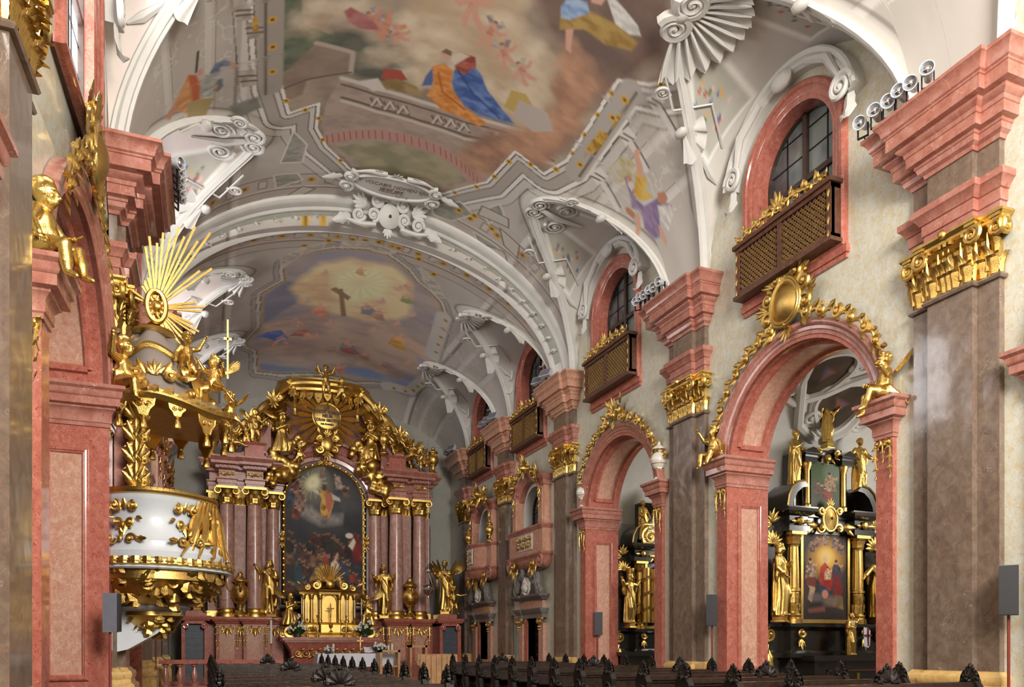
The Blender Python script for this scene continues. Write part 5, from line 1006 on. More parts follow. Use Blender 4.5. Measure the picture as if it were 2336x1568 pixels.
def saint(pose=0,seed=0,hair='curl',beard=True,h=1.0,wide=1.0,look=(0,-1,.0)):
    """standing robed figure of height 1, facing -y"""
    mb=MB(); g=random.Random(seed); sw=.03*(1 if pose%2 else -1)
    robe(mb,[(sw*.2,.01,.0,.125*wide,.10,.2),(sw*.4,.01,.06,.115*wide,.095,.34),(sw*.9,0,.22,.105*wide,.088,.36),(sw,-.005,.36,.10*wide,.085,.3),(sw*.9,0,.5,.097*wide,.078,.2),(sw*.5,0,.6,.08*wide,.062,.12),(0,0,.68,.09*wide,.068,.1),(-sw*.3,0,.76,.105*wide,.066,.1),(-sw*.4,0,.81,.085*wide,.05,.05),(-sw*.4,0,.835,.04,.036,0)],10,.1,seed)
    hd=(-sw*.5,-.012,.925); limb(mb,[(-sw*.4,0,.81),(-sw*.5,-.006,.88)],[.034,.03])
    head(mb,hd,.074,look,hair,beard)
    kx=sw*1.6; limb(mb,[(kx,-.03,.5),(kx*1.5,-.095,.3),(kx*1.2,-.03,.05)],[.055,.05,.04])        # forward knee under the cloth
    for k in (-1,1):
        mb.ball((.045*k+sw*.3,-.085,.018),(.024,.05,.02),8,6)
    A=[((.15,-.02,.66),(.10,-.13,.66)),((.16,-.05,.68),(.21,-.16,.78)),((.17,.0,.70),(.27,-.05,.62)),((.14,-.05,.66),(.03,-.13,.72)),((.18,-.01,.76),(.27,-.04,.88)),((.15,-.03,.65),(.12,-.12,.55))]
    hs=[]
    for k,i in ((1,pose%6),(-1,(pose*2+seed+3)%6)):
        e,w=A[i]; e=(e[0]*k,e[1],e[2]); w=(w[0]*k,w[1],w[2]); shd=(.098*k-sw*.4,0,.79)
        limb(mb,[shd,e],[.042,.04]); mid=tuple(.35*a+.65*b for a,b in zip(e,w)); limb(mb,[e,mid],[.044,.04]); limb(mb,[mid,w],[.02,.017]); hs.append((w,e,k))
        mb.tube([e,(e[0]*1.02,e[1]+.02,e[2]-.12),(e[0]*.95,e[1]+.02,e[2]-.2)],[.03,.035,.01],6)   # hanging sleeve
    for q in range(5):                                                                         # cloak folds crossing the body
        a=q*.03; mb.tube([(-.09,-.03-.0*q,.79-a*.5),(-.03,-.078,.70-a*1.2),(.06,-.085,.56-a*1.6),(.115,-.02,.47-a*1.7),(.10,.06,.42-a)],[.016,.019,.02,.017,.012],6)
    mb.tube([(.1,.0,.48),(.125,-.03,.34),(.12,-.02,.16),(.13,0,.1)],[.03,.034,.03,.012],6)
    mb.loft([[(x,.065+.012*abs(sin(x*60)),z) for x in np.linspace(-w,w,9)]+[(x,.04,z) for x in np.linspace(w,-w,9)] for z,w in ((.06,.12),(.3,.12),(.6,.1),(.79,.09))])
    r=remesh(mb,.0105,1)
    for w,e,k in hs: hand(r,w,e,.07,.6,k)
    return r
def putto(pose=0,seed=0,look=(0,-1,0),drape=True):
    """chubby child of standing height 1, facing -y; pose 0 standing, 1 sitting, 2 flying, 3 astride"""
    mb=MB(); P={}
    P['pel']=(0,0,.44); P['ch']=(0,-.01,.66); P['nk']=(0,-.01,.77); hd=(0,-.03,.88)
    L={0:[((.06,0,.42),(.08,-.04,.23),(.07,.0,.04),(.08,-.09,.02)),((.06,0,.42),(.09,-.07,.24),(.13,.02,.05),(.16,-.06,.03))],
       1:[((.07,-.02,.42),(.13,-.24,.42),(.13,-.26,.2),(.14,-.34,.16)),((.07,-.02,.42),(.10,-.24,.46),(.06,-.30,.24),(.05,-.38,.21))],
       2:[((.06,.02,.42),(.10,.10,.26),(.09,.28,.18),(.1,.36,.2)),((.06,0,.42),(.13,-.08,.26),(.15,.12,.15),(.16,.2,.12))],
       3:[((.07,0,.42),(.2,-.14,.36),(.24,-.1,.14),(.26,-.18,.1)),((.07,0,.42),(.16,-.2,.42),(.3,-.28,.34),(.38,-.32,.33))]}[pose]
    limb(mb,[P['pel'],(0,-.015,.55),P['ch']],[.105,.112,.105]); mb.ball((0,-.06,.53),(.09,.085,.1),10,8); mb.ball((0,.06,.42),(.1,.08,.08),8,6)
    limb(mb,[P['ch'],P['nk'],hd],[.09,.05,.06])
    for k,l in zip((-1,1),L):
        q=[(p[0]*k,p[1],p[2]) for p in l]; limb(mb,[q[0],tuple((a+b)/2 for a,b in zip(q[0],q[1])),q[1],tuple(.4*a+.6*b for a,b in zip(q[1],q[2])),q[2]],[.08,.082,.058,.058,.036]); limb(mb,[q[2],q[3]],[.034,.024])
    A=[((.2,-.05,.62),(.27,-.16,.72)),((.19,-.08,.6),(.12,-.2,.58)),((.22,0,.74),(.3,-.08,.92)),((.2,-.02,.58),(.24,-.1,.45)),((.22,-.02,.68),(.38,-.06,.7))]
    hs=[]
    for k,i in ((-1,seed%5),(1,(seed*3+1+pose)%5)):
        e,w=A[i]; e=(e[0]*k,e[1],e[2]); w=(w[0]*k,w[1],w[2]); limb(mb,[(.11*k,-.01,.71),e,w],[.056,.045,.03]); hs.append((w,e,k))
    head(mb,hd,.125,look,'curl')
    if drape:
        for q in range(4): mb.tube([(-.13,.02,.46+.03*q),(0,-.11-.01*q,.40+.03*q),(.13,.0,.42+.025*q),(.16,.12,.36),(.12+.05*q,.2,.2)],[.025,.03,.032,.03,.012],6)
    r=remesh(mb,.014,1)
    for w,e,k in hs: hand(r,w,e,.1,.5,k)
    return r
def wing(mb,root,s,k,up=.6,back=.5):
    """feathered wing from the shoulder, k=+-1"""
    r=Vector(root); 
    for row,(n,L) in enumerate(((7,.62),(6,.42),(5,.26))):
        for i in range(n):
            a=.15+1.25*i/(n-1); d=Vector((k*cos(a)*.75,back*(.5+.25*row*.3),sin(a)*up+.25-a*.35)).normalized(); b=r+Vector((k*.05,.0,.02))*s+d*s*.12*(1-row*.2)
            e=b+d*s*L*(.75+.35*sin(a)); sd=d.cross(Vector((0,1,0))).normalized()*s*.05; o=Vector((0,-.02*s*row,0)); m=(b+e)/2
            mb.loft([[b-sd*.6+o,b+o*1.6,b+sd*.6+o,b-o*.3+Vector((0,.012*s,0))],[m-sd*1.1+o,m+o*1.8,m+sd*1.1+o,m+Vector((0,.014*s,0))],[e-sd*.3+o,e+o,e+sd*.3+o,e+Vector((0,.008*s,0))]])
    return mb
PROTO={}
def proto(key,fn,*a,**k):
    if key not in PROTO: PROTO[key]=fn(*a,**k)
    return PROTO[key]
FM={}
def figure_mesh(key,mb,mat):
    k=(key,mat.name)
    if k not in FM: FM[k]=mesh('figure',mb,mat,True)
    return FM[k]
def statue(label,loc,h,kind,rz=0,mat=None,wings=False,base=None,group=None,cat='statue',name=None,tilt=0):
    """gilt figure; kind e.g. ('saint',pose,seed,hair,beard) or ('putto',pose,seed)"""
    mat=mat or M['gold']; t=thing(name or ('putto' if kind[0]=='putto' else 'statue'),label,cat,loc,rz,group)
    if kind[0]=='saint': mb=proto(kind,saint,kind[1],kind[2],kind[3],kind[4])
    elif kind[0]=='kneel': mb=proto(kind,kneeler,kind[1])
    else: mb=proto(kind,putto,kind[1],kind[2])
    o=bpy.data.objects.new('body',figure_mesh(kind,mb,mat)); COL.objects.link(o); o.parent=t; o.scale=(h,h,h)
    z=0
    if base:
        b=MB().lathe([(base*.95,0),(base,.02),(base*.95,.05),(base*.8,.06),(base*.78,.14),(base*.9,.16),(base*.88,.19)],(0,0,0),4,a0=PI/4,a1=PI/4+TAU) ; z=.19
        obj('base',b,mat,t,'auto',None,True); o.location.z=z-.01*h
    if wings:
        for k in (-1,1):
            kk=('w',k,kind[0]); 
            if kk not in FM: FM[kk]=mesh('wing',wing(MB(),(.05*k,.07,.66 if kind[0]=='putto' else .72),.55,k),mat,False)
            w=bpy.data.objects.new('wing',FM[kk]); COL.objects.link(w); w.parent=t; w.scale=(h,h,h); w.location.z=o.location.z
    if tilt: t.rotation_euler=(tilt[0],tilt[1],rz)
    return t
def kneeler(seed=0):
    """robed angel kneeling on clouds, hands joined, height 1 when upright"""
    mb=MB(); robe(mb,[(0,.03,.0,.2,.2,.2),(0,.02,.08,.18,.19,.3),(0,.0,.2,.15,.16,.3),(0,0,.34,.12,.12,.2),(0,0,.46,.10,.085,.1),(0,-.01,.58,.125,.085,.1),(0,-.01,.64,.1,.06,.05),(0,-.01,.67,.05,.04,0)],10,.1,seed)
    limb(mb,[(0,-.01,.64),(0,-.03,.73)],[.04,.035]); head(mb,(0,-.045,.80),.085,(.1,-1,-.15),'long')
    limb(mb,[(.06,-.05,.3),(.09,-.2,.2),(.08,-.16,.04)],[.07,.065,.05]); hs=[]
    for k in (-1,1): limb(mb,[(.115*k,-.01,.61),(.17*k,-.08,.48),(.05*k,-.19,.56)],[.05,.05,.028]); hs.append(((.05*k,-.19,.56),(.17*k,-.08,.48),k))
    for q in range(4): mb.tube([(-.11,.0,.6-.03*q),(0,-.1,.48-.04*q),(.12,-.03,.38-.04*q),(.16,.1,.2)],[.02,.024,.024,.012],6)
    r=remesh(mb,.011,1)
    for w,e,k in hs: hand(r,w,e,.075,.3,k)
    return r
# ---------------------------------------------------------------- gilt ornament in a plane: u across, v up, w out
class Orn:
    def __init__(s,o,u,v,w): s.m=MB(); s.o=Vector(o); s.u=Vector(u); s.v=Vector(v); s.w=Vector(w)
    def p(s,a,b,c=0): return s.o+s.u*a+s.v*b+s.w*c
    def stem(s,pts,r0,r1=None,off=.04,n=6):
        r1=r1 if r1 is not None else r0*.4; k=len(pts); P=[Vector((*q,0)[:2]) for q in pts]; Q=[]
        for i in range(k-1):                                  # smooth through the points
            a,b,c,d=P[max(i-1,0)],P[i],P[i+1],P[min(i+2,k-1)]
            for j in range(4):
                t=j/4; Q.append(.5*((2*b)+(c-a)*t+(2*a-5*b+4*c-d)*t*t+(3*b-a-3*c+d)*t**3))
        Q.append(P[-1]); m=len(Q); s.m.tube([s.p(q.x,q.y,off+.03*sin(PI*i/(m-1))) for i,q in enumerate(Q)],[r0*(.55+.45*sin(PI*min(1,.15+i/(m-1)*1.1)))*(1-i/(m-1))+r1*i/(m-1) for i in range(m)],n); return s
    def scroll(s,c,r,a0=0,turns=1.4,th=.04,sgn=1,off=.05):
        n=int(16*turns)+4; pts=[];R=[]
        for i in range(n+1):
            t=i/n; a=a0+sgn*turns*TAU*t; q=r*(1-.78*t); pts.append(s.p(c[0]+q*cos(a),c[1]+q*sin(a),off+.05*t)); R.append(th*(1.1-.5*t))
        s.m.tube(pts,R,6); s.m.ball(tuple(s.p(c[0],c[1],off+.04)),th*1.3,6,5); return s
    def leaf(s,c,a,L,w=None,off=.03,curl=.3):
        w=w or L*.45; d=s.u*cos(a)+s.v*sin(a); sd=-s.u*sin(a)+s.v*cos(a); rows=[]; B=s.p(c[0],c[1],off)
        for i in range(7):
            t=i/6; ww=w*.5*(.45+.75*sin(PI*min(1,t*1.02)))*(1-.6*t**4)*(1.15 if i%2 else .85); q=B+d*L*t+s.w*(L*curl*(t*t*.9)+L*.1*sin(PI*t))
            rows.append([q-sd*ww-s.w*ww*.25,q-sd*ww*.5+s.w*ww*.15,q+s.w*ww*.3,q+sd*ww*.5+s.w*ww*.15,q+sd*ww-s.w*ww*.25,q-s.w*ww*.5])
        s.m.loft(rows); return s
    def palm(s,c,a,L,n=5,spread=1.6,w=None):
        for i in range(n): s.leaf(c,a+spread*(i/(n-1)-.5),L*(1-.25*abs(i/(n-1)-.5)*2),w or L*.3)
        return s
    def ball(s,c,r,off=.05): s.m.ball(tuple(s.p(c[0],c[1],off)),r,8,6); return s
    def sprig(s,pts,r,L,off=.04):
        """stem with leaves at both sides"""
        s.stem(pts,r,r*.4,off)
        for i in range(len(pts)-1):
            a=math.atan2(pts[i+1][1]-pts[i][1],pts[i+1][0]-pts[i][0])
            for k in (-1,1): s.leaf(pts[i],a+k*.75,L*(1-.4*i/len(pts)))
        s.leaf(pts[-1],math.atan2(pts[-1][1]-pts[-2][1],pts[-1][0]-pts[-2][0]),L*.8); return s
    def obj(s,name,mat,parent=None,label=None): return obj(name,s.m,mat,parent,'auto',label)
def cloud(mb,c,r,n=9,seed=1):
    g=random.Random(seed)
    for i in range(n):
        a=g.uniform(0,TAU); q=g.random()**.5; mb.ball((c[0]+r[0]*q*cos(a),c[1]+r[1]*g.uniform(-.6,.6),c[2]+r[2]*q*sin(a)),g.uniform(.35,.6)*r[2],12,8)
    return mb
def vase(h,mat_prof=None):
    p=[(.0,0),(.26,0),(.26,.05),(.2,.08),(.1,.16),(.08,.2),(.12,.23),(.1,.27),(.2,.34),(.3,.44),(.33,.55),(.3,.64),(.18,.72),(.17,.76),(.28,.79),(.27,.83),(.14,.88),(.08,.93),(.1,.96),(.05,1.0),(0,1.02)]
    return [(r*h*.62,z*h) for r,z in p]
def paint_ops(P,ops):
    for o in ops:
        if o[0]=='p':
            if len(o[1])>2: P.poly(o[1],o[2],o[3],o[4],o[5],o[6],o[7],len(o[1]))
        elif o[0]=='l': P.line(o[1],o[2],o[3],o[4],None,bool(o[5]))
        elif o[0]=='b':
            WH,DK_,MD,LG=(238,234,228),(104,92,82),(176,168,158),(214,208,200)
            P.bands(o[1],[(-.03,.05,WH,1),(.05,.09,DK_,.8),(.09,.2,LG,1),(.2,.24,DK_,.7),(.24,.5,MD,.9),(.5,.54,DK_,.7),(.54,.64,WH,.9),(.64,.68,DK_,.7),(.68,.9,LG,.6),(.9,.94,DK_,.5)] if not o[2] else [(-.02,.06,(196,168,120),1),(.06,.1,DK_,.8),(.1,.22,LG,1),(.22,.25,DK_,.7),(.25,.4,MD,.8),(.4,.44,DK_,.6)])
        elif o[0]=='d':
            for c in o[1]: P.ell(c,o[2],o[2],o[3],.4); P.ell(c,o[2]*.45,o[2]*.45,(120,88,36),.5)
def barrel(name,y0,y1,ny,nu,detail=True):
    Y=np.linspace(y0,y1,ny); g=groin(Y-1e-4); ph=np.arcsin(np.clip(g/VA,0,1))
    U=np.linspace(-1,1,nu)[None,:]*ph[:,None]; DX=VA*np.sin(U); YY=np.repeat(Y[:,None],nu,1)
    Z=zb(DX,YY-1e-4); V=np.stack([CXN+DX,YY,Z],-1).reshape(-1,3)
    u,v=DX.ravel(),YY.ravel(); G=np.repeat(g[:,None],nu,1).ravel(); s=arclen(u); edge=G-np.abs(u)
    P=Paint(u,v,lin((197,190,181)))
    n=fbm(u*1.3,v*1.3,4,3)[:,None]; P.c*=(.86+.28*n)
    if detail:
        # plain painted architecture: courses that run with the vault, gilt rosettes, borders along the groins
        big=np.abs(s); lo=(v<24.5)
        for a,w,c,al in ((4.55,.10,(232,228,220),.8),(4.75,.05,(120,108,98),.7),(5.35,.06,(126,114,104),.6),(5.45,.12,(224,218,210),.7),(6.5,.05,(120,108,98),.5),(6.6,.12,(226,222,216),.7)):
            k=np.nonzero((np.abs(big-a)<w)&(edge>.25))[0]; P.lay(k,np.full(len(k),al),lin(c))
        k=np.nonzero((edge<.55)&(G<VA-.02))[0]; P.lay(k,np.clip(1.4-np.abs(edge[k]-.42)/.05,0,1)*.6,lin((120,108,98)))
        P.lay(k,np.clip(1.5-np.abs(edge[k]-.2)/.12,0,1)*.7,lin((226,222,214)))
        for a,b,pr in ((22.75,24.1,1.0),(24.9,26.0,.9)):
            m=np.nonzero((v>a)&(v<b)&(edge>.3))[0]; f=(v[m]-a)/(b-a); ph_=np.mod(s[m]/pr,1)
            P.lay(m,np.full(len(m),.5),lin((200,186,174)))
            P.lay(m,((f>.1)&(f<.42)&(ph_>.12)&(ph_<.42))*.8,lin((150,134,122))); P.lay(m,((f>.14)&(f<.38)&(ph_>.17)&(ph_<.37))*.9,lin((216,206,196)))
            P.lay(m,(np.hypot((ph_-.72)*pr,(f-.26)*(b-a))<.14)*.95,lin((206,162,70))); P.lay(m,(np.hypot((ph_-.72)*pr,(f-.26)*(b-a))<.06)*.9,lin((120,86,36)))
            for q in (.05,.5,.56,.95): P.lay(m,(np.abs(f-q)<.025)*.7,lin((128,112,100) if q!=.5 else (226,218,208)))
        # scrollwork on the grey fields
        t=fbm(u*2.2,v*2.2,3,9); k=np.nonzero((edge>.6)&(big>4.9)&(np.abs(t-.5)<.018))[0]; P.lay(k,np.full(len(k),.45),lin((232,228,222)))
        paint_ops(P,FRESCO)
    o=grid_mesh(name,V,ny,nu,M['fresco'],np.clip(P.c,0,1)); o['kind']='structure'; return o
barrel('ceiling',-4,9.3,60,60,False); barrel('ceiling_nave',9.3,24.5,545,640); barrel('ceiling_chancel',24.5,38.6,300,340)
def lunette(i,sg):
    yc,hw=LUN[i]; n=44; m=26 if i else 10; n=n if i else 20
    if i in (1,2): n,m=150,110
    T=np.sin(np.linspace(-1,1,n)*PI/2); Y=yc+T*hw; g=groin(Y); Q=np.linspace(0,1,m)[None,:]
    DX=g[:,None]+(6.87-g[:,None])*Q; YY=np.repeat(Y[:,None],m,1); Z=zl(np.abs(T)[:,None],DX,YY)
    Z[0]=VZ0; Z[-1]=VZ0; V=np.stack([CXN+sg*DX,YY,Z],-1).reshape(-1,3)
    u,v=(DX-3.5).ravel(),((YY-yc)/hw).ravel(); P=Paint(u,v,lin((206,200,192) if sg>0 else (222,210,202)))
    if i in (1,2):                                    # painted panels with scrolls and flower sprays
        for s in (-1,1):
            pl=[(.9,.1*s),(2.9,.28*s),(2.6,.72*s),(2.0,.62*s),(1.2,.3*s)]
            P.poly(pl,(172,170,156),.05,.8,(188,184,172),2); P.line(pl,.05,(236,232,226),1,None,True)
            for q in range(22): P.ell((1.6+rnd.random()*1.0,(.34+.2*rnd.random())*s),.04,.02,[(196,96,80),(90,110,170),(214,170,90),(110,130,90),(226,190,180)][q%5],.5,.9)
    f=fbm(u*3,v*3,3,i)[:,None]; P.c*=(.93+.14*f)
    o=grid_mesh('ceiling_lunette_'+('right' if sg>0 else 'left'),V,n,m,M['fresco'],np.clip(P.c,0,1)); o['kind']='structure'
    # moulded stucco rib along the groin
    mb=MB(); k=36; tt=np.sin(np.linspace(-1,1,k)*PI/2); yy=yc+tt*hw; gg=groin(yy); gg[0]=gg[-1]=VA
    pts=[(CXN+sg*a,y,float(zb(a,y))-.02 if 0<j<k-1 else VZ0) for j,(a,y) in enumerate(zip(gg,yy))]
    mb.tube(pts,.10,6); mb.tube([(x+.13*sg,y,z-.04) for x,y,z in pts],.05,5); mb.tube([(x-.12*sg,y,z+.0) for x,y,z in pts],.05,5)
    struct('trim_rib_'+('right' if sg>0 else 'left'),mb,M['stucco'])
    # scrolls, shells and drops in relief
    mb=MB(); D=lambda d,y,off=.04:(CXN+sg*d,yc+y,float(zl(min(abs(y)/hw,.999),d,yc+y))-off)
    if i in (1,4,3):
        R=1.35 if i==1 else .8; rows=[]; na=44; t0=TIP+.35
        for r in np.linspace(.18,1,9):
            row=[]
            for a in range(na+1):
                th=-1.35+2.7*a/na; rr=R*r*(1+.06*abs(cos(a/na*PI*11))); row.append(D(t0+rr*cos(th),rr*sin(th),.05+.13*r*(1-.35*r)*(1+.75*cos(a/na*TAU*11))))
            rows.append(row)
        mb.loft(rows,False,False)
        for s in (-1,1): spiral(mb,D(t0+.05,.24*s*R,.22),(sg,0,0),(0,s,0),(0,0,-1),.26*R,2.2,.09*R,PI,1)
        mb.ball(D(t0,0,.2),(.16*R,.2*R,.14*R))
        for th in np.linspace(-1.3,1.3,12): mb.tube([D(t0+R*q*cos(th),R*q*sin(th),.2) for q in (.25,.5,.8,1.02)],[.03,.04,.05,.02],5)
    else:
        for s in (-1,1): spiral(mb,D(TIP+.5,.2*s,.1),(sg,0,0),(0,s,0),(0,0,-1),.3,2.3,.06,0,1); 
        for s in (-1,1): spiral(mb,D(TIP+1.3,.45*s,.06),(sg,0,0),(0,s,0),(0,0,-1),.34,2.3,.05,PI,-1)
        mb.tube([D(TIP+.3,0,.05),D(TIP+1.2,.1,.08),D(TIP+2,0,.05)],[.05,.09,.03],6)
    for s in (-1,1):
        y=.62*hw*s; c=D(5.2,y,.05); rows=[]
        for r in np.linspace(.12,1,6):
            rows.append([D(5.0+.62*r*cos(th)+.2,y+.42*r*sin(th),.05+.1*r*(1+.6*cos(th*9))) for th in np.linspace(-1.1,1.1,24)])
        mb.loft(rows,False,False); mb.ball(D(5.15,y,.12),(.14,.2,.1))
        mb.tube([D(5.9,y*1.12,.05),D(6.25,y*1.2,.05),D(6.5,y*1.24,.05)],[.05,.09,.02],6); spiral(mb,D(4.4,y*.8,.06),(sg,0,0),(0,s,0),(0,0,-1),.2,2,.04)
        pts=[D(4.2,y*.62),D(4.8,y*.9),D(5.6,y*.7),D(6.3,y*.98)]; mb.tube(pts,.03,4)
    struct('trim_stucco_'+('right' if sg>0 else 'left'),mb,M['stucco'])
for i in range(5):
    for sg in (-1,1): lunette(i,sg)
for (yc,h,zb_) in WINS[1:]:                              # stucco hoods over the windows
    for sg,X in ((1,RX),(-1,LX)):
        n=26; r=h+.24; mb=MB(); fr=[((X,yc+cos(a)*r,12.2+sin(a)*r*1.0),(0,cos(a),sin(a)),(-sg,0,0)) for a in [PI*(.06+.88*j/n) for j in range(n+1)]]
        mb.frames([(0,0),(0,.18),(.06,.26),(.12,.26),(.16,.32),(.24,.34),(.28,.3),(.28,0)],fr)
        for s in (-1,1):
            spiral(mb,(X-.3*sg,yc+s*r*.93,12.7),(0,s,0),(0,0,1),(-sg,0,0),.28,2,.07); leaf(mb,(X-.2*sg,yc+s*r*1.0,12.5),(0,0,-1),(-sg,0,0),(0,1,0),.7,.3)
            mb.tube([(X-.25*sg,yc+s*r*.9,12.9),(X-.35*sg,yc+s*r*.75,13.5),(X-.3*sg,yc+s*r*.4,13.9)],[.05,.1,.06],6)
        mb.ball((X-.3*sg,yc,13.95),(.15,.3,.2))
        struct('trim_hood_'+('right' if sg>0 else 'left'),mb,M['stucco'])
# ---- transverse arch
mb=MB(); n=60; prof=[(-.45,-.1),(-.45,.1),(-.38,.16),(-.30,.18),(-.12,.2),(-.06,.27),(.0,.28),(.04,.24),(.38,.42),(.42,.5),(.5,.6),(.58,.66),(.58,-.1)]
def ribpt(a,y,d): return (CXN+(VA-.42*d)*sin(a),24.35+y,VZ0+(VH-d)*cos(a))
struct('trim_transverse_arch',mb.loft([[ribpt((-1+2*i/n)*1.49,y,d) for y,d in prof] for i in range(n+1)]),M['stucco'])
mb=MB(); struct('trim_arch_band',mb.loft([[ribpt((-1+2*i/n)*1.4,y,d) for y,d in ((.06,.26),(.06,.28),(.36,.44),(.36,.42))] for i in range(n+1)]),M['rib_green'])
mb=MB(); g=random.Random(5)
for i in range(-13,14):
    if abs(i)<3: continue
    a=i*.1; c=ribpt(a,.2,.4); mb.ball(c,(.1,.12,.08),6,5)
    for k in range(4): d=Vector((cos(k*1.6+i),sin(k*1.6+i),-.2)); leaf(mb,c,(d.x,d.y,.15*-i*.1),(0,-.5,-.8),(-d.y,d.x,0),.22,.12,.3,4)
struct('trim_arch_garland',mb,M['stucco'])
t=thing('arch_cartouche','white stucco cartouche with shield and scrolls at the crown of the transverse arch','ornament',(CXN+.25,23.95,15.2))
f=Orn((CXN+.25,23.92,15.25),(1,0,0),(0,-.5,.87),(0,-.87,-.5)); m=f.m
m.loft([[tuple(f.p(.34*q*sin(u)*(1-.15*cos(u)),.36*q*cos(u),.08+.14*(1-q*q))) for u in np.linspace(0,TAU,24)] for q in (1,.8,.5,.15)],False,False)
for s_ in (-1,1):
    f.scroll((s_*.42,.35),.2,PI/2,1.6,.07,s_).scroll((s_*.5,-.05),.2,-PI/2,1.5,.06,-s_).scroll((s_*.95,-.12),.2,0,1.5,.06,s_).stem([(s_*.4,-.3),(s_*.9,-.36),(s_*1.4,-.3),(s_*1.75,-.42)],.09).palm((s_*.75,.15),PI/2-s_*1.1,.5,5,1.4).leaf((s_*1.2,-.2),-s_*.4+(0 if s_>0 else PI),.6)
f.palm((0,.35),PI/2,.4,7,2.2).palm((0,-.35),-PI/2,.3,5,1.6); f.obj('scrollwork',M['stucco'],t)
t=thing('inscription_cartouche','oval inscribed field with scroll frame painted above the transverse arch','ornament',(CXN+.1,22.7,15.6))
f=Orn((CXN+.1,22.75,15.5),(1,0,0),(0,-1,0),(0,0,-1)); obj('field',MB().loft([[tuple(f.p(1.15*q*cos(u),.46*q*sin(u),.05+.03*(1-q))) for u in np.linspace(0,TAU,40)] for q in (1,.6,.05)],False,False),M['stucco'],t)
f.m.tube([f.p(1.2*cos(u),.5*sin(u),.05) for u in np.linspace(0,TAU,50)],.06,6)
for s_ in (-1,1): f.scroll((s_*1.3,.2),.22,PI/2,1.5,.07,s_).scroll((s_*1.35,-.3),.24,-PI/2,1.5,.07,-s_).leaf((s_*1.5,0),0 if s_>0 else PI,.6).stem([(s_*.3,.6),(s_*.8,.62),(s_*1.2,.4)],.08).palm((s_*.5,.55),PI/2-s_*.5,.3,4,1.2)
f.palm((0,.52),PI/2,.34,5,1.8).obj('scroll_frame',M['stucco'],t)
for tx,v,sz in (('ET VOCABIS NOMEN EJUS',.14,.2),('IESUM.',-.12,.27),('Luc: 1 C.',-.3,.11)):
    cu=bpy.data.curves.new('inscription','FONT'); cu.body=tx; cu.size=sz; cu.align_x='CENTER'; cu.align_y='CENTER'; cu.extrude=.003; cu.materials.append(M['dark_gold'])
    o=bpy.data.objects.new('inscription',cu); COL.objects.link(o); o.parent=t; o.location=f.p(.35 if v<-.25 else 0,v,.1)-Vector(t.location); o.rotation_euler=(PI,0,0)
# ================================================================ right wall: lattices, cartouches, figures, lamps
def lattice_box(i,label):
    yc,h,zb_=WINS[i]; y0,y1=yc-h+.06,yc+h-.1; z0,z1=zb_+.12,zb_+1.3; x=RX-.36
    t=thing('lattice_balcony',label,'balcony',(RX,yc,z0),0,'lattice balconies under the nave windows')
    mb=MB()
    for a,b,c,d in ((y0,y1,z0,z0+.12),(y0,y1,z1-.14,z1)): mb.box(x-.03,RX+.0,a,b,c,d)
    mb.box(x-.09,RX,y0-.05,y1+.05,z1-.05,z1+.04).box(x-.07,RX,y0-.04,y1+.04,z0-.05,z0+.03)
    for y in (y0,yc-.06,y1-.12): mb.box(x-.02,x+.08,y,y+.12,z0,z1)
    for y in (y0,y1-.06): mb.box(x,RX,y,y+.06,z0,z1)
    obj('frame',mb,M['brown_wood'],t)
    for a,b in ((y0+.12,yc-.06),(yc+.06,y1-.12)):
        lt=MB(); st=MB()
        w=b-a; H=z1-.14-z0-.12; s=.125; zb0=z0+.12; n=int((w+H)/s)+1
        for k in range(-n,n+1):
            for sg in (1,-1):
                # clipped diagonal bar
                pts=[]
                c=a+k*s if sg>0 else a+k*s
                u0=max(0,c-a) if sg>0 else max(0,c-a); 
                for q in np.linspace(0,H,2):
                    pts.append((c+sg*q,zb0+q))
                (ya,za),(yb,zb2)=pts
                if sg>0:
                    if ya<a: za+=a-ya; ya=a
                    if yb>b: zb2-=yb-b; yb=b
                else:
                    if ya>b: za+=ya-b; ya=b
                    if yb<a: zb2-=a-yb; yb=a
                if zb2-za<.05: continue
                lt.tube([(x+.03+.012*sg,ya,za),(x+.03+.012*sg,yb,zb2)],.017,4)
        for r in range(int(2*H/s)):
            for q in range(int(w/s)+1):
                yy=a+(q+.5*(r%2))*s; zz=zb0+(r+.5)*s*.5
                if a+.04<yy<b-.04 and zb0+.03<zz<zb0+H-.03:
                    st.box(x-.005,x+.015,yy-.034,yy+.034,zz-.011,zz+.011).box(x-.005,x+.015,yy-.011,yy+.011,zz-.034,zz+.034)
        o=obj('lattice',lt,M['brown_wood'],t,False); obj('gilt_stars',st,M['gold'],o,False)
    f=Orn((x,yc,z1+.02),(0,1,0),(0,0,1),(-1,0,0)); L=(y1-y0)/2
    for s in (-1,1):
        f.stem([(0,.1),(s*L*.3,.2),(s*L*.6,.12),(s*L*.97,.03)],.05)
        for k,(q,r) in enumerate(((.16,.16),(.4,.13),(.64,.11),(.86,.08))): f.scroll((s*L*q,.14-.02*k),r,PI*(k%2),1.4,.035,s); f.leaf((s*L*(q+.06),.2-.03*k),PI/2-s*.6,.24-.03*k); f.leaf((s*L*(q-.06),.16),PI/2+s*.3,.2)
    f.palm((0,.12),PI/2,.4,5,1.7); f.ball((0,.16),.07)
    for q in range(8): f.leaf((L-.05 if q%2 else -L+.05,-.15-.28*(q//2)),-PI/2,.2,.07,.01,.1)
    f.obj('crest',M['gold'],t)
    struct('trim_sill',MB().box(RX-.1,RX+.02,yc-h-.06,yc+h+.06,zb_-.14,zb_+.02).box(RX-.06,RX+.02,yc-h-.02,yc+h+.02,zb_-.24,zb_-.14),M['red_marble'])
lattice_box(1,'gilt-starred lattice balcony under the largest window, above the big cartouche arch')
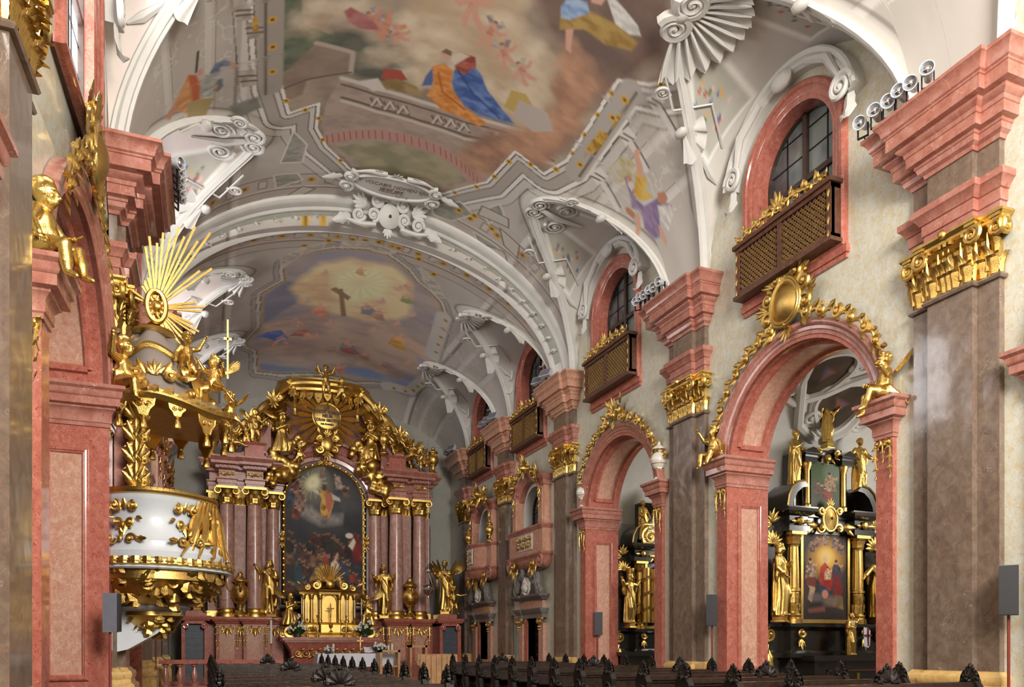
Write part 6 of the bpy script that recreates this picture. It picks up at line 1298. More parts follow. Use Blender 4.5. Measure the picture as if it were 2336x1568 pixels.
lattice_box(2,'gilt-starred lattice balcony under the second window, above the urn arch')
lattice_box(3,'small lattice balcony under the third window, above the oratory with open crest')
lattice_box(4,'smallest lattice balcony, partly hidden behind a cornice with floodlights')
def cartouche(yc,h,big,label,X=RX,sg=1):
    t=thing('gilt_cartouche',label,'ornament',(X-.12*sg,yc,8.6),0,'gilt rocaille over the arches')
    f=Orn((X-.16*sg,yc,ZS),(0,1,0),(0,0,1),(-sg,0,0)); R=h+.42; P=lambda a,r=R:(r*sin(a),r*cos(a))
    if big:
        m=MB(); rows=[]
        for q in np.linspace(0,1,7):
            rows.append([tuple(f.p(.05+.36*q*sin(a)*(1-.12*cos(a)),R+.5+.42*q*cos(a),.1+.16*(1-q*q))) for a in np.linspace(0,TAU,28)])
        m.loft(rows,False,False); 
        for k in range(2): m.tube([f.p(.05+(.40+.06*k)*sin(a)*(1-.12*cos(a)),R+.5+(.46+.06*k)*cos(a),.1) for a in np.linspace(0,TAU,40)],.05-.015*k,6)
        obj('shield',m,M['gold'],t)
        for s in (-1,1):
            f.scroll((.05+s*.55,R+.75),.2,PI/2,1.5,.06,s).scroll((.05+s*.58,R+.3),.22,-PI/2,1.5,.06,-s).scroll((.05+s*.3,R+1.08),.17,0,1.4,.05,s)
            f.palm((.05+s*.62,R+.55),0 if s>0 else PI,.36,4,1.3).palm((.05+s*.45,R+1.0),PI/2-s*.7,.4,4,1.2).leaf((.05+s*.4,R+.05),-PI/2+s*.7,.4)
        f.palm((.05,R+1.02),PI/2,.5,7,2.2).palm((.05,R-.05),-PI/2,.34,5,1.8).scroll((.05,R+.02),.12,0,1.2,.05)
    else:
        f.palm((0,R+.3),PI/2,.5,7,2.4).palm((0,R+.1),-PI/2,.3,5,1.8).ball((0,R+.25),.13)
        for s in (-1,1): f.scroll((s*.25,R+.35),.17,0,1.5,.06,s).scroll((s*.42,R+.12),.17,PI/2,1.4,.05,-s).leaf((s*.3,R+.55),PI/2-s*.6,.34).leaf((s*.5,R+.25),PI/2-s*1.1,.34)
    for s in (-1,1):
        n=6; a1=1.02 if big else 1.05
        for i in range(n):
            a=s*(.2+(a1-.2)*i/(n-1)); q=P(a,R+.1); an=-a+(-PI/2 if s>0 else PI/2)*0; dirn=(PI/2-a)
            f.scroll(q,.15-.012*i,dirn,1.35,.045,s if i%2 else -s); f.leaf(P(a+s*.05,R+.1),dirn-s*.9,.33-.02*i).leaf(P(a,R+.05),dirn+s*.5,.24).leaf(P(a+s*.02,R-.02),dirn-s*1.6,.22,off=.1)
            if i<n-1: f.stem([P(a,R+.02),P(a+s*.09,R+.14),P(a+s*.17,R+.03)],.05)
        for i in range(3): f.leaf(P(s*(a1+.05*i),R+.02),PI/2-a1*s-s*(1.3+.2*i),.24)
    f.obj('scrollwork',M['gold'],t); return t
cartouche(13.14,2.24,True,'large gilt cartouche with plain oval shield over the black altar arch')
cartouche(20.74,2.12,False,'gilt leaf crest over the arch with two urns')
cartouche(13.2,2.24,True,'gilt rocaille crest over the left arch beside the pulpit, seen edge-on',LXY(13.2),-1)
def impost_drop(y,k,label,x=RX-.11):
    f=Orn((x,y,5.5),(0,k,0),(0,0,1),(-1,0,0))
    for s in (-1,1): f.scroll((s*.12,-.07),.08,PI/2,1.3,.025,s,.02); f.sprig([(s*.15,-.1),(s*.17,-.3),(s*.15,-.5),(s*.16,-.66)],.022,.12,.02)
    f.sprig([(0,-.05),(0,-.2),(0,-.36)],.02,.1,.02); t=f.obj('gilt_drop',M['gold']); tag(t,label,'ornament','gilt drops under the arch imposts')
impost_drop(15.57,1,'gilt leaf drop under the far impost of the black altar arch'); impost_drop(10.7,1,'gilt leaf drop under the near impost of the black altar arch')
impost_drop(23.04,1,'gilt leaf drop under the far impost of the urn arch'); impost_drop(18.43,1,'gilt leaf drop under the near impost of the urn arch')
for y,k,lb in ((15.66,-1,'gilt leaf drop under the putto beside the pulpit canopy'),(10.5,-1,'gilt leaf drop under the nearest left impost')):
    impost_drop(y,1,lb,LXY(y)+.11)
# putti seated on the imposts
def seated(label,x,y,rz,seed,h=1.3,z=6.22):
    return statue(label,(x,y,z-.33*h),h,('putto',1,seed),rz,None,True,None,'gilt putti seated on arch imposts')
seated('large gilt putto, leg stretched, on near impost of the black altar arch',RX-.12,10.65,-PI/2-.5,1,1.35)
seated('gilt putto kneeling on the far impost of the black altar arch',RX-.2,15.75,-PI/2+.3,2,1.3)
seated('gilt putto leaning out over the left arch, side view',LXY(10.5)+.1,10.55,PI/2-.3,3,1.45)
seated('gilt putto with raised arm seated between left pier and pulpit canopy',LX+.28,15.5,PI/2-.5,2,1.45,6.25)
def urn(label,loc,h,mat2='white_marble',name='urn',group=None,cat='urn'):
    t=thing(name,label,cat,loc,0,group); p=vase(h)
    obj('vessel',MB().lathe(p,loc,20),M[mat2],t,True)
    m=MB()
    for r,z in ((p[9][0],p[9][1]),(p[12][0]*1.02,p[12][1]),(p[2][0],p[1][1]),(p[14][0],p[14][1])):
        m.lathe([(r*.9,z-.02*h),(r*1.06,z),(r*.9,z+.02*h)],loc,16)
    for k in range(8):
        a=TAU*k/8; leaf(m,(loc[0]+.1*h*cos(a),loc[1]+.1*h*sin(a),loc[2]+.32*h),(0,0,1),(cos(a),sin(a),0),(-sin(a),cos(a),0),.26*h,.13*h,.25)
    for k in (-1,1): spiral(m,(loc[0],loc[1]+k*.25*h,loc[2]+.66*h),(0,k,0),(0,0,1),(-1,0,0),.11*h,1.6,.03*h,0,-1)
    for k in range(5): a=TAU*k/5; leaf(m,(loc[0]+.03*cos(a),loc[1]+.03*sin(a),loc[2]+.86*h),(0,0,1),(cos(a),sin(a),0),(-sin(a),cos(a),0),.16*h,.08*h,.3)
    obj('gilding',m,M['gold'],t); return t
urn('white and gold urn on the near impost of the second arch',(RX-.1,18.4,6.22),1.15,group='urns on the second arch'); urn('white and gold urn on the far impost of the second arch',(RX-.1,23.08,6.22),1.05,group='urns on the second arch')
# loudspeakers on stands
def speaker(label,x,y,rz,z0=2.1,h=.78,w=.26):
    t=thing('loudspeaker',label,'loudspeaker',(x,y,0),rz,'column loudspeakers on stands'); L=lambda nm,mb,mt:obj(nm,mb,M[mt],t,'auto',None,True)
    L('cabinet',MB().box(-w/2,w/2,-.02,.2,z0,z0+h),'speaker_grey'); L('grille',MB().box(-w/2,w/2,-.06,-.02,z0+.01,z0+h-.01),'speaker_black')
    L('pole',MB().lathe([(.022,.03),(.022,z0+.02)],(0,.1,0),10),'red_stand'); L('foot',MB().lathe([(.2,0),(.2,.02),(.03,.05)],(0,.1,0),20),'iron'); return t
speaker('largest black loudspeaker on a thin red stand, right picture edge',11.6,8.1,-.95); speaker('black loudspeaker on a stand between pilaster and black altar arch',11.62,15.6,-.7)
speaker('grey loudspeaker before the far pier of the urn arch',12.25,22.6,-.3,1.95); speaker('narrow pale grey loudspeaker against the left pier below the pulpit',LX+.28,14.5,1.45,1.85,.66,.16)
speaker('small pale loudspeaker on the far left pilaster below the pulpit',LX+.4,24.6,.6,1.95,.62,.2)
# lamps on the cornices
def spot(label,loc,rz,tilt,group):
    t=thing('spotlight',label,'lamp',loc,rz,group)
    R=Matrix.Rotation(tilt,4,'X'); T=Matrix.Translation((0,-.02,.24))
    a=MB().lathe([(.05,-.2),(.07,-.18),(.075,.0),(.115,.1),(.12,.16),(.105,.16),(.06,.06)],(0,0,0),14).xf(T@R@Matrix.Rotation(PI/2,4,'X')); obj('housing',a,M['white_paint'],t,'auto',None,True)
    a=MB().lathe([(.105,.158),(.075,.1),(.03,.07),(.0,.065)],(0,0,0),14).xf(T@R@Matrix.Rotation(PI/2,4,'X')); obj('reflector',a,M['chrome'],t,True,None,True)
    obj('bracket',MB().box(-.1,.1,-.015,.015,0,.025).box(-.1,-.08,-.015,.015,0,.25).box(.08,.1,-.015,.015,0,.25).tube([(0,0,.02),(0,.2,.03)],.012,5),M['iron'],t,'auto',None,True); return t
def flood(label,loc,rz,mat,group,tilt=-.5):
    t=thing('floodlight',label,'lamp',loc,rz,group); R=Matrix.Translation((0,0,.22))@Matrix.Rotation(tilt,4,'X')
    obj('housing',MB().loft([[(-.2,.1,-.1),(.2,.1,-.1),(.2,.1,.1),(-.2,.1,.1)],[(-.24,-.08,-.16),(.24,-.08,-.16),(.24,-.08,.16),(-.24,-.08,.16)]]).xf(R),M[mat],t,False,None,True)
    obj('lens',MB().box(-.21,.21,-.095,-.08,-.13,.13).xf(R),M['speaker_grey'],t,False,None,True); obj('bracket',MB().box(-.03,.03,-.02,.02,0,.2),M['iron'],t,False,None,True); return t
G1='spotlights on the near right cornice'
for k,y in enumerate((10.55,10.25,9.98,9.72,9.5,9.2)):
    spot('%s white spotlight on the near right cornice'%('furthest of six,second of six from far,third from far end,fourth from far end,second from near end,nearest of six'.split(',')[k]),(11.2,y,10.93),-1.2+.12*(k%3),.25-.2*(k%2),G1)
for k,y in enumerate((18.35,18.12,17.9,17.68,17.45,17.15)):
    spot('%s small spotlight on the middle right cornice'%('furthest of six,second from far end,third from far end,fourth from far end,second from near end,nearest of six'.split(',')[k]),(11.2,y,10.93),-1.0-.15*(k%3),.3-.2*(k%2),'spotlights on the middle right cornice')
for k,y in enumerate((16.5,16.75,17.0,17.25,17.5,17.75)):
    spot('%s of the chrome spotlights clustered on the left cornice'%('nearest,second nearest,third nearest,third furthest,second furthest,furthest'.split(',')[k]),(-.55,y,10.93),.9+.1*(k%3),.2,'spotlights on the left cornice')
for y,x,lb in ((25.2,11.2,'white floodlight on the far end of the third right cornice'),(24.4,11.15,'white floodlight nearer on the third right cornice'),(31.0,11.2,'far white floodlight on the fourth right cornice'),(30.4,11.15,'middle white floodlight on the fourth right cornice'),(29.8,11.2,'near white floodlight on the fourth right cornice'),(36.2,11.2,'far white floodlight on the last right cornice'),(35.4,11.15,'near white floodlight on the last right cornice')):
    flood(lb,(x,y,10.93),-1.1,'white_paint','white floodlights on the right cornices')
flood('upper black floodlight on the left cornice beyond the pulpit',(-.6,24.9,10.93),.8,'iron','black floodlights on the left'); flood('lower black floodlight on the left cornice beyond the pulpit',(-.66,25.3,10.93-.9),.8,'iron','black floodlights on the left')
# ---- oratories and doors of the sanctuary bays
def oratory(i,bow,label):
    yc,hw,z0,zs=ORAT[i]; t=thing('oratory_balcony',label,'balcony',(RX,yc,4.6),0,'marble oratory balconies'); x=RX
    w=struct('window_%d'%(21+i),ring(MB(),arched(yc,hw-.02,z0,zs,None,20),[(0,-.5),(0,.02),(.06,.03),(.08,-.01),(.08,-.5)],x,1),M['stucco'])
    xg=x+.42; ol=arched(yc,hw,z0,zs,None,18); obj('pane',MB().loft([[(xg,a,b) for a,b in ol],[(xg+.02,a,b) for a,b in ol]]),M['window_glass'],w,False)
    m=MB(); m.box(xg-.07,xg,yc-.05,yc+.05,z0,zs+hw).box(xg-.06,xg,yc-hw,yc+hw,z0+.72,z0+.82); 
    for q in (-.5,.5): m.box(xg-.02,xg,yc+q*hw-.012,yc+q*hw+.012,z0,zs+hw*.85)
    for q in range(1,6): m.box(xg-.02,xg,yc-hw,yc+hw,z0+.28*q,z0+.28*q+.02)
    ring(m,ol,[(-.07,-.42),(-.07,-.33),(.02,-.33),(.02,-.42)],x,1); obj('mullion',m,M['mullion'],w,False)
    e=1.62; d=.30
    for k in (-1,1):
        y=yc+k*1.28; obj('jamb',MB().box(x-d,x,y-.24,y+.24,6.1,7.62).box(x-d-.04,x,y-.17,y+.17,6.2,7.5),M['salmon_marble'],t)
        f=Orn((x-d-.05,y,7.5),(0,1,0),(0,0,1),(-1,0,0)); f.sprig([(0,0),(.04,-.2),(-.03,-.42),(.02,-.6)],.03,.17,.02); f.sprig([(-.1,0),(-.1,-.25)],.02,.1,.02); f.obj('jamb_gilding',M['gold'],t)
        obj('entablature',MB().sweep([(0,7.6),(.04,7.6),(.06,7.7),(.06,7.76),(.12,7.82),(.2,7.92),(.22,7.98),(0,7.98)],[(x,y-.26),(x-d,y-.26),(x-d,y+.26),(x,y+.26)],1),M['rose_marble'],t)
    n=20; pr=[(0,0),(0,.22),(.08,.26),(.12,.3),(.2,.32),(.26,.4),(.3,.4),(.3,0)]
    obj('arch',MB().frames(pr,[((x,yc+cos(a)*(hw+.08),zs+.1+sin(a)*(hw+.08)),(0,cos(a),sin(a)),(-1,0,0)) for a in [PI*(.12+.76*j/n) for j in range(n+1)]]),M['rose_marble'],t)
    path=[(x,yc+e*-1),(x-d-.1,yc-e),(x-d-.1,yc-e+.62)]+([(x-d-.1-.42*sin(PI*q/8)**.8,yc-1.0+2.0*q/8) for q in range(1,8)] if bow else [])+[(x-d-.1,yc+e-.62),(x-d-.1,yc+e),(x,yc+e)]
    obj('parapet',MB().sweep([(-.3,5.1),(0,5.1),(0,6.02),(-.3,6.02)],path,1),M['salmon_marble'],t)
    obj('rail',MB().sweep([(-.1,5.98),(.03,5.98),(.05,6.04),(.09,6.08),(.09,6.14),(-.1,6.14)],path,1),M['rose_marble'],t)
    obj('ledge',MB().sweep([(-.3,4.94),(.02,4.94),(.05,5.0),(.09,5.03),(.09,5.09),(.03,5.12),(-.3,5.12)],path,1),M['rose_marble'],t)
    m=MB(); m.sweep([(-.45,4.5),(-.22,4.55),(-.08,4.68),(0,4.85),(0,4.96),(-.45,4.96)],path,1)
    for k in (-1,1): spiral(m,(x-d-.12,yc+k*1.5,4.82),(0,k,0),(0,0,-1),(-1,0,0),.26,1.6,.09,PI,-1)
    obj('corbel',m,M['rose_marble'],t)
    xx=x-d-.12-(.42 if bow else 0)
    for k in ((-1,0,1) if not bow else (0,)):
        y=yc+k*.5; a,b=(.2,.3) if not bow else (.36,.34); pn=obj('panel',MB().box(xx-.01,xx+.03,y-a,y+a,5.58-b,5.58+b),M['white_marble'],t)
        f=Orn((xx-.01,y,5.58),(0,1,0),(0,0,1),(-1,0,0)); 
        for s in (-1,1):
            for v in (-1,1): f.scroll((s*a*.5,v*b*.45),.09,0,1.3,.022,s*v,.02); f.leaf((s*a*.3,v*b*.2),math.atan2(v*b,s*a),.2,.08,.02)
        f.ball((0,0),.05).obj('panel_gilding',M['gold'],pn)
    f=Orn((x-d-.1,yc,zs+.1),(0,1,0),(0,0,1),(-1,0,0)); R=hw+.4
    f.palm((0,R+.15),PI/2,.55,7,2.2).ball((0,R+.15),.16).palm((0,R),-PI/2,.28,5,1.6)
    for s in (-1,1):
        for q,a in enumerate((.3,.6,.92)): c=(s*R*sin(a),R*cos(a)); f.scroll((c[0],c[1]+.12),.16,0,1.4,.05,s).leaf(c,PI/2-s*a,.42).leaf(c,PI/2-s*a-s*.9,.34).leaf((c[0],c[1]+.1),PI/2+s*.4,.3)
    if not bow:
        for s in (-1,1): f.palm((s*1.28,.95),PI/2,.5,5,1.5).scroll((s*1.28,.98),.13,0,1.4,.05)
    f.obj('crest',M['gold'],t)
    for s in (-1,1):
        f=Orn((x-d-.14,yc,4.6),(0,1,0),(0,0,1),(-1,0,0)); f.scroll((s*.95,.1),.2,0,1.4,.06,s).palm((s*.95,-.05),-PI/2,.42,5,1.8).leaf((s*1.2,.1),-PI/2+s*.4,.4).leaf((s*.6,0),-PI/2,.34).obj('pendant_gilding',M['gold'],t)
    if bow: f=Orn((x-d-.14,yc,4.6),(0,1,0),(0,0,1),(-1,0,0)); f.palm((0,-.1),-PI/2,.5,7,2.0).scroll((0,.05),.18,0,1.3,.06).obj('pendant_gilding',M['gold'],t)
    return t
OR=[oratory(0,False,'straight marble oratory balcony with three gilt panels beside the urn arch'),oratory(1,True,'bowed marble oratory balcony with gilt figures, nearest the high altar')]
statue('gilt putto seated at the crown of the bowed oratory, near side',(RX-.35,32.1,7.98-.36),1.1,('putto',1,1),-PI/2,None,False,None,'gilt putti on the bowed oratory'); statue('gilt putto with trumpet arm at the crown of the bowed oratory, far side',(RX-.35,33.5,7.98-.36),1.1,('putto',1,2),-PI/2-.6,None,True,None,'gilt putti on the bowed oratory')
urn('gilt flame vase on the near end of the bowed oratory rail',(RX-.4,31.35,6.14),.95,'gold',group='vases on the bowed oratory'); urn('gilt flame vase on the far end of the bowed oratory rail',(RX-.4,34.15,6.14),.95,'gold',group='vases on the bowed oratory')
def doorcase(k,yc,label):
    x=RX; t=thing('doorcase',label,'doorway',(x,yc,0),0,'sanctuary doorcases')
    for s in (-1,1):
        obj('jamb',MB().box(x-.16,x,yc+s*1.0-.2,yc+s*1.0+.2,.32,2.45).box(x-.2,x,yc+s*1.0-.22,yc+s*1.0+.22,.32,.7),M['pink_marble'],t)
        f=Orn((x-.17,yc+s*1.0,2.42),(0,1,0),(0,0,1),(-1,0,0)); 
        for q in (-1,1): f.scroll((q*.13,.08),.08,0,1.4,.035,q)
        for q in (-.12,0,.12): f.ball((q,-.1),.03).ball((q,-.2),.022)
        f.m.box(x-.25,x-.15,yc+s*1.0-.22,yc+s*1.0+.22,2.58,2.66); f.obj('jamb_capital',M['gold'],t)
    obj('frame',ring(MB(),[(yc-.55,.3),(yc+.55,.3),(yc+.55,2.66),(yc-.55,2.66)],[(0,-.3),(0,.06),(.1,.1),(.22,.1),(.24,.02),(.24,-.02),(.05,-.3)],x,1),M['red_marble'],t)
    path=[(x,yc-1.22),(x-.2,yc-1.22),(x-.2,yc-.8),(x-.12,yc-.8),(x-.12,yc+.8),(x-.2,yc+.8),(x-.2,yc+1.22),(x,yc+1.22)]
    obj('lintel',MB().sweep([(-.1,2.66),(.02,2.66),(.03,2.8),(.06,2.82),(.1,2.9),(.16,2.96),(.18,3.02),(-.1,3.02)],path,1),M['grey_stone'],t)
    obj('frieze_panel',MB().box(x-.14,x,yc-1.1,yc+1.1,3.0,3.36),M['pink_marble'],t)
    m=MB().sweep([(-.1,3.36),(.06,3.36),(.1,3.42),(.2,3.46),(.24,3.5),(.26,3.56),(-.1,3.6)],path,1)
    for s in (-1,1):
        m.tube([(x-.2,yc+s*1.25,3.62),(x-.25,yc+s*1.05,3.75),(x-.25,yc+s*.95,4.05),(x-.25,yc+s*.8,4.32),(x-.25,yc+s*.45,4.46)],[.1,.14,.15,.16,.13],8)
        spiral(m,(x-.3,yc+s*.5,4.34),(0,s,0),(0,0,1),(-1,0,0),.2,1.6,.09,PI/2,s); spiral(m,(x-.3,yc+s*1.1,3.8),(0,s,0),(0,0,1),(-1,0,0),.17,1.6,.08,-PI/2,s)
    obj('broken_pediment',m,M['grey_stone'],t)
    m=MB(); rows=[]
    for r in np.linspace(.1,1,7): rows.append([(x-.2-.16*sin(r*PI*.7)*(1+.2*abs(cos(a*5))),yc+.5*r*cos(a)*.9,3.62+.6*r*(sin(a)*.6+.45)) for a in np.linspace(0,TAU,41)])
    m.loft(rows,False,False); m.ball((x-.36,yc,3.86),(.12,.16,.2),10,8); m.tube([(x-.38,yc-.2,3.9),(x-.42,yc-.05,4.1),(x-.36,yc+.1,4.25)],[.05,.07,.03],6)
    obj('shell',m,M['white_marble'],t)
    d=struct('door_%d'%k,MB().box(x+.28,x+.34,yc-.56,yc+.56,.3,2.7),M['dark_wood'])
    f=Orn((x+.28,yc,1.5),(0,1,0),(0,0,1),(-1,0,0))
    for s in (-1,1):
        for z in (-.85,-.4,0,.4,.85): f.scroll((s*.25,z),.13,0,1.4,.03,s,.01).leaf((s*.1,z),PI/2-s*.8,.24,.1,.01)
    f.m.box(x+.2,x+.3,yc-.05,yc+.05,.3,2.66); o=f.obj('carving',M['carved_wood'],d)
    obj('handle',MB().box(x+.18,x+.26,yc-.1,yc-.07,1.05,1.3),M['silver'],d,False)
doorcase(1,DOORS[0],'grey stone topped doorcase below the straight oratory'); doorcase(2,DOORS[1],'grey stone topped doorcase below the bowed oratory')
t=thing('bell_pull','thin teal bell pull hanging from gilt bracket beside the first sanctuary door','bell pull',(RX,28.95,1.2))
f=Orn((RX-.06,28.95,2.6),(0,1,0),(0,0,1),(-1,0,0)); f.scroll((0,.1),.12,0,1.4,.025).scroll((0,-.1),.1,PI,1.4,.025).leaf((0,.2),PI/2,.2); f.obj('bracket',M['gold'],t)
obj('ribbon',MB().box(RX-.13,RX-.11,28.9,29.0,1.05,2.5),M['teal_cloth'],t,False); obj('ring',MB().lathe([(.05,-.02),(.065,0),(.05,.02)],(RX-.12,28.95,.98),14),M['gold'],t)
# the same oratories and doors on the left wall, partly seen past the pulpit
for o,lb in zip(OR,('straight marble oratory balcony on the left wall, glimpsed behind the pulpit','bowed marble oratory balcony on the left wall beside the altar, glimpsed past the pulpit')):
    dup(o,(LX,o.location.y,o.location.z),None,lb,(-1,1,1))
for o in [o for o in SC.objects if o.name in ('window_21','window_22','door_1','door_2')]:
    n=copy_tree(o); n.location=(LX+RX,0,0); n.scale=(-1,1,1); n.name=o.name[:-1]+str(int(o.name[-1])+4)
# ================================================================ pulpit on the left pier
PX,PY=-.95,16.55                                            # axis of the drum
def pring(z,r,bul=0,n=48,ax=PX,ay=PY):
    """plan of the pulpit: round with a bowed front towards the nave"""
    out=[]
    for k in range(n):
        a=TAU*k/n; q=r*(1+bul*max(0,cos(a*1)-.2)*.25*min(1,max(.25,(4.6-z)/1.2))+.03*cos(4*a)); out.append((ax+q*cos(a),ay+q*sin(a)*1.02,z))
    return out
def pring_mb(prof,bul=.6,n=48): return MB().loft([pring(z,r,bul,n) for r,z in prof])
def onp(a,z,r=1.0): q=r*(1+.6*max(0,cos(a)-.2)*.25*min(1,max(.25,(4.6-z)/1.2))+.03*cos(4*a)); return (PX+q*cos(a),PY+q*sin(a)*1.02,z)
t=thing('pulpit','large white and gilt pulpit hung on the left pier, tasselled canopy above','pulpit',(PX,PY,2.0))
obj('parapet',pring_mb([(1.02,4.42),(1.1,4.42),(1.08,4.3),(1.0,4.2),(.98,3.95),(1.02,3.75),(1.1,3.6),(1.16,3.55),(1.16,3.42),(1.2,3.36),(1.18,3.22)]),M['white_paint'],t)
g=pring_mb([(1.08,4.4),(1.14,4.42),(1.16,4.46),(1.14,4.52),(1.06,4.53),(.98,4.53)]); obj('rail',g,M['gold'],t)
m=pring_mb([(1.15,3.23),(1.25,3.24),(1.31,3.2),(1.32,3.12),(1.27,3.08),(1.2,3.08)]); 
for k in range(44):
    a=TAU*k/44; q=1.3*(1+.6*max(0,cos(a)-.2)*.25+.03*cos(4*a)); leaf(m,(PX+q*cos(a),PY+q*sin(a)*1.02,3.24),(0,0,-1),(cos(a),sin(a),0),(-sin(a),cos(a),0),.17,.15,.2)
for k in range(70):
    m.ball(onp(TAU*k/70,4.5,1.13),.022,5,4)
obj('gilt_moulding',m,M['gold'],t)
obj('white_band',pring_mb([(1.18,3.1),(1.26,3.09),(1.28,3.05),(1.24,3.02),(1.1,3.02)]),M['white_paint'],t)
def face(a,z,r=1.03): return Orn(onp(a,z,r),(-sin(a),cos(a),0),(0,0,1),(cos(a),sin(a),0))
for a in (-PI*.62,-PI*.30,PI*.3):
    f=face(a,4.0)
    for s in (-1,1): f.scroll((s*.17,.18),.1,PI/2,1.3,.03,s,.03).scroll((s*.12,-.12),.09,-PI/2,1.3,.03,-s,.03).leaf((s*.08,.1),PI/2-s*.5,.2,.08,.02).leaf((s*.2,-.02),-s*.3+(0 if s>0 else PI),.14,.07,.02)
    f.leaf((0,-.1),-PI/2,.28,.1,.02).leaf((0,.12),PI/2,.2,.08,.02); f.obj('gilt_foliage',M['gold'],t)
    f=face(a,3.56,1.17)
    for s in (-1,1): f.scroll((s*.18,0),.09,0,1.3,.03,s,.03).leaf((s*.25,.0),0 if s>0 else PI,.24,.09,.02)
    f.ball((0,0),.05).leaf((0,.05),PI/2,.14,.08,.02); f.obj('gilt_band_scroll',M['gold'],t)
# gilt relief with falling drapery on the nave side
mb=MB(); rows=[]
for i,z in enumerate(np.linspace(4.45,3.2,26)):
    row=[]
    for j in range(40):
        a=-.95+1.25*j/39; tt=i/25; w=.035*abs(sin(a*13+3*tt+1.5*sin(tt*5)))+.05*tt+.025*sin(a*31+tt*9)
        p=onp(a*(.62+.5*tt)-.1,z,1.06+.02*sin(PI*tt)+w+.16*max(0,tt-.7)); row.append(p)
    rows.append(row)
mb.loft(rows,False,False)
for k in range(6): a=-.75+.2*k; mb.tube([onp(a*.8,4.4,1.12),onp(a*.95-.08,4.0,1.17),onp(a*1.2-.02,3.6,1.17),onp(a*1.35-.1,3.3,1.26)],[.03,.06,.055,.02],6)
for k in range(3): mb.ball(onp(-.5+.28*k,4.15-.1*(k%2),1.12),(.09,.09,.11),8,6)
obj('gilt_relief',mb,M['gold'],t)
# gilt under-basket of rocaille, and the pendant below
m=pring_mb([(1.16,3.04),(1.18,2.85),(1.02,2.62),(.8,2.45),(.58,2.38)]); gd=random.Random(5)
for k in range(60): a=TAU*k/30; z=2.9 if k<30 else 2.62; spiral(m,onp(a+.1*(k>29),z,1.13 if k<30 else .93),(-sin(a),cos(a),0),(0,0,1),(cos(a),sin(a),0),.11,1.5,.036,gd.uniform(0,6),1 if k%2 else -1,16)
for k in range(150):
    a=gd.uniform(-PI,PI); z=gd.uniform(2.5,3.02); r=.78+.4*min(1,(z-2.42)/.5); p=onp(a,z,r); leaf(m,p,(gd.uniform(-.5,.5)*-sin(a),gd.uniform(-.5,.5)*cos(a),gd.choice((-1,1,-1))),(cos(a),sin(a),0),(-sin(a),cos(a),0),gd.uniform(.18,.36),.17,.55)
for k in range(16):
    a=TAU*k/16; p=onp(a,2.78,1.08); spiral(m,p,(-sin(a),cos(a),0),(0,0,1),(cos(a),sin(a),0),.14,1.6,.045,0,1 if k%2 else -1,20)
obj('gilt_basket',m,M['old_gold'],t)
obj('white_neck',pring_mb([(.6,2.42),(.62,2.36),(.52,2.28),(.4,2.26)]),M['white_paint'],t)
m=pring_mb([(.5,2.3),(.52,2.2),(.4,2.02),(.22,1.9),(.1,1.82),(.02,1.74)])
for k in range(40): a=gd.uniform(-PI,PI); z=gd.uniform(1.85,2.28); p=onp(a,z,.12+.4*(z-1.78)/.5); leaf(m,p,(0,0,-1),(cos(a),sin(a),0),(-sin(a),cos(a),0),.2,.14,.4)
obj('gilt_pendant',m,M['gold'],t)
# back panel between parapet and canopy
m=MB().box(LX+.1,LX+.32,PY-.62,PY+.62,4.4,6.2); obj('back_panel',m,M['rose_marble'],t,False)
for k in (-1,1):
    f=Orn((LX+.34,PY+k*.62,5.4),(0,1,0),(0,0,1),(1,0,0))
    for z in (-.7,-.3,.1,.5): f.palm((0,z),PI/2,.42,5,1.6).stem([(0,z-.2),(.06*k,z),(0,z+.2)],.07).leaf((0,z+.1),PI/2+k*.4,.35).leaf((0,z),-PI/2-k*.6,.3)
    f.obj('gilt_side_frame',M['gold'],t)
f=Orn((LX+.5,PY-.95,5.3),(1,0,0),(0,0,1),(0,-1,0))
for z in (-.75,-.35,.05,.45): f.palm((0,z),PI/2,.45,5,1.5).palm((0,z),-PI/2,.3,5,2.2).scroll((.14,z+.1),.12,PI/2,1.3,.04).stem([(-.05,z-.25),(.07,z),(-.05,z+.25)],.09)
f.obj('gilt_back_frame',M['gold'],t)
# canopy
ZC=6.15
def cring(z,r,n=56): return [(PX+r*cos(TAU*k/n)*(1.12 if cos(TAU*k/n)>0 else .8),PY+r*sin(TAU*k/n),z+.08*cos(2*TAU*k/n*2)) for k in range(n)]
obj('canopy_roof',MB().loft([cring(z,r) for r,z in ((1.2,6.1),(1.26,6.16),(1.05,6.45),(.82,6.75),(.66,7.02),(.6,7.22),(.56,7.3),(.5,7.5),(.36,7.68),(.12,7.76))]),M['grey_roof'],t)
obj('canopy_ceiling',MB().loft([cring(z,r) for r,z in ((1.2,6.02),(1.2,6.1),(.4,6.14),(.05,6.15))]),M['old_gold'],t)
m=MB().loft([cring(z,r) for r,z in ((1.2,6.0),(1.34,6.02),(1.42,6.1),(1.4,6.2),(1.28,6.24),(1.2,6.2))])
for k in range(40): a=TAU*k/40; p=(PX+1.38*cos(a)*(1.12 if cos(a)>0 else .8),PY+1.38*sin(a),6.14+.08*cos(4*a)); leaf(m,p,(-sin(a),cos(a),.25),(cos(a),sin(a),0),(0,0,1),.26,.15,.25)
m.loft([cring(z,r) for r,z in ((.6,7.16),(.68,7.18),(.7,7.24),(.66,7.3),(.56,7.3))])
obj('canopy_rim',m,M['gold'],t)
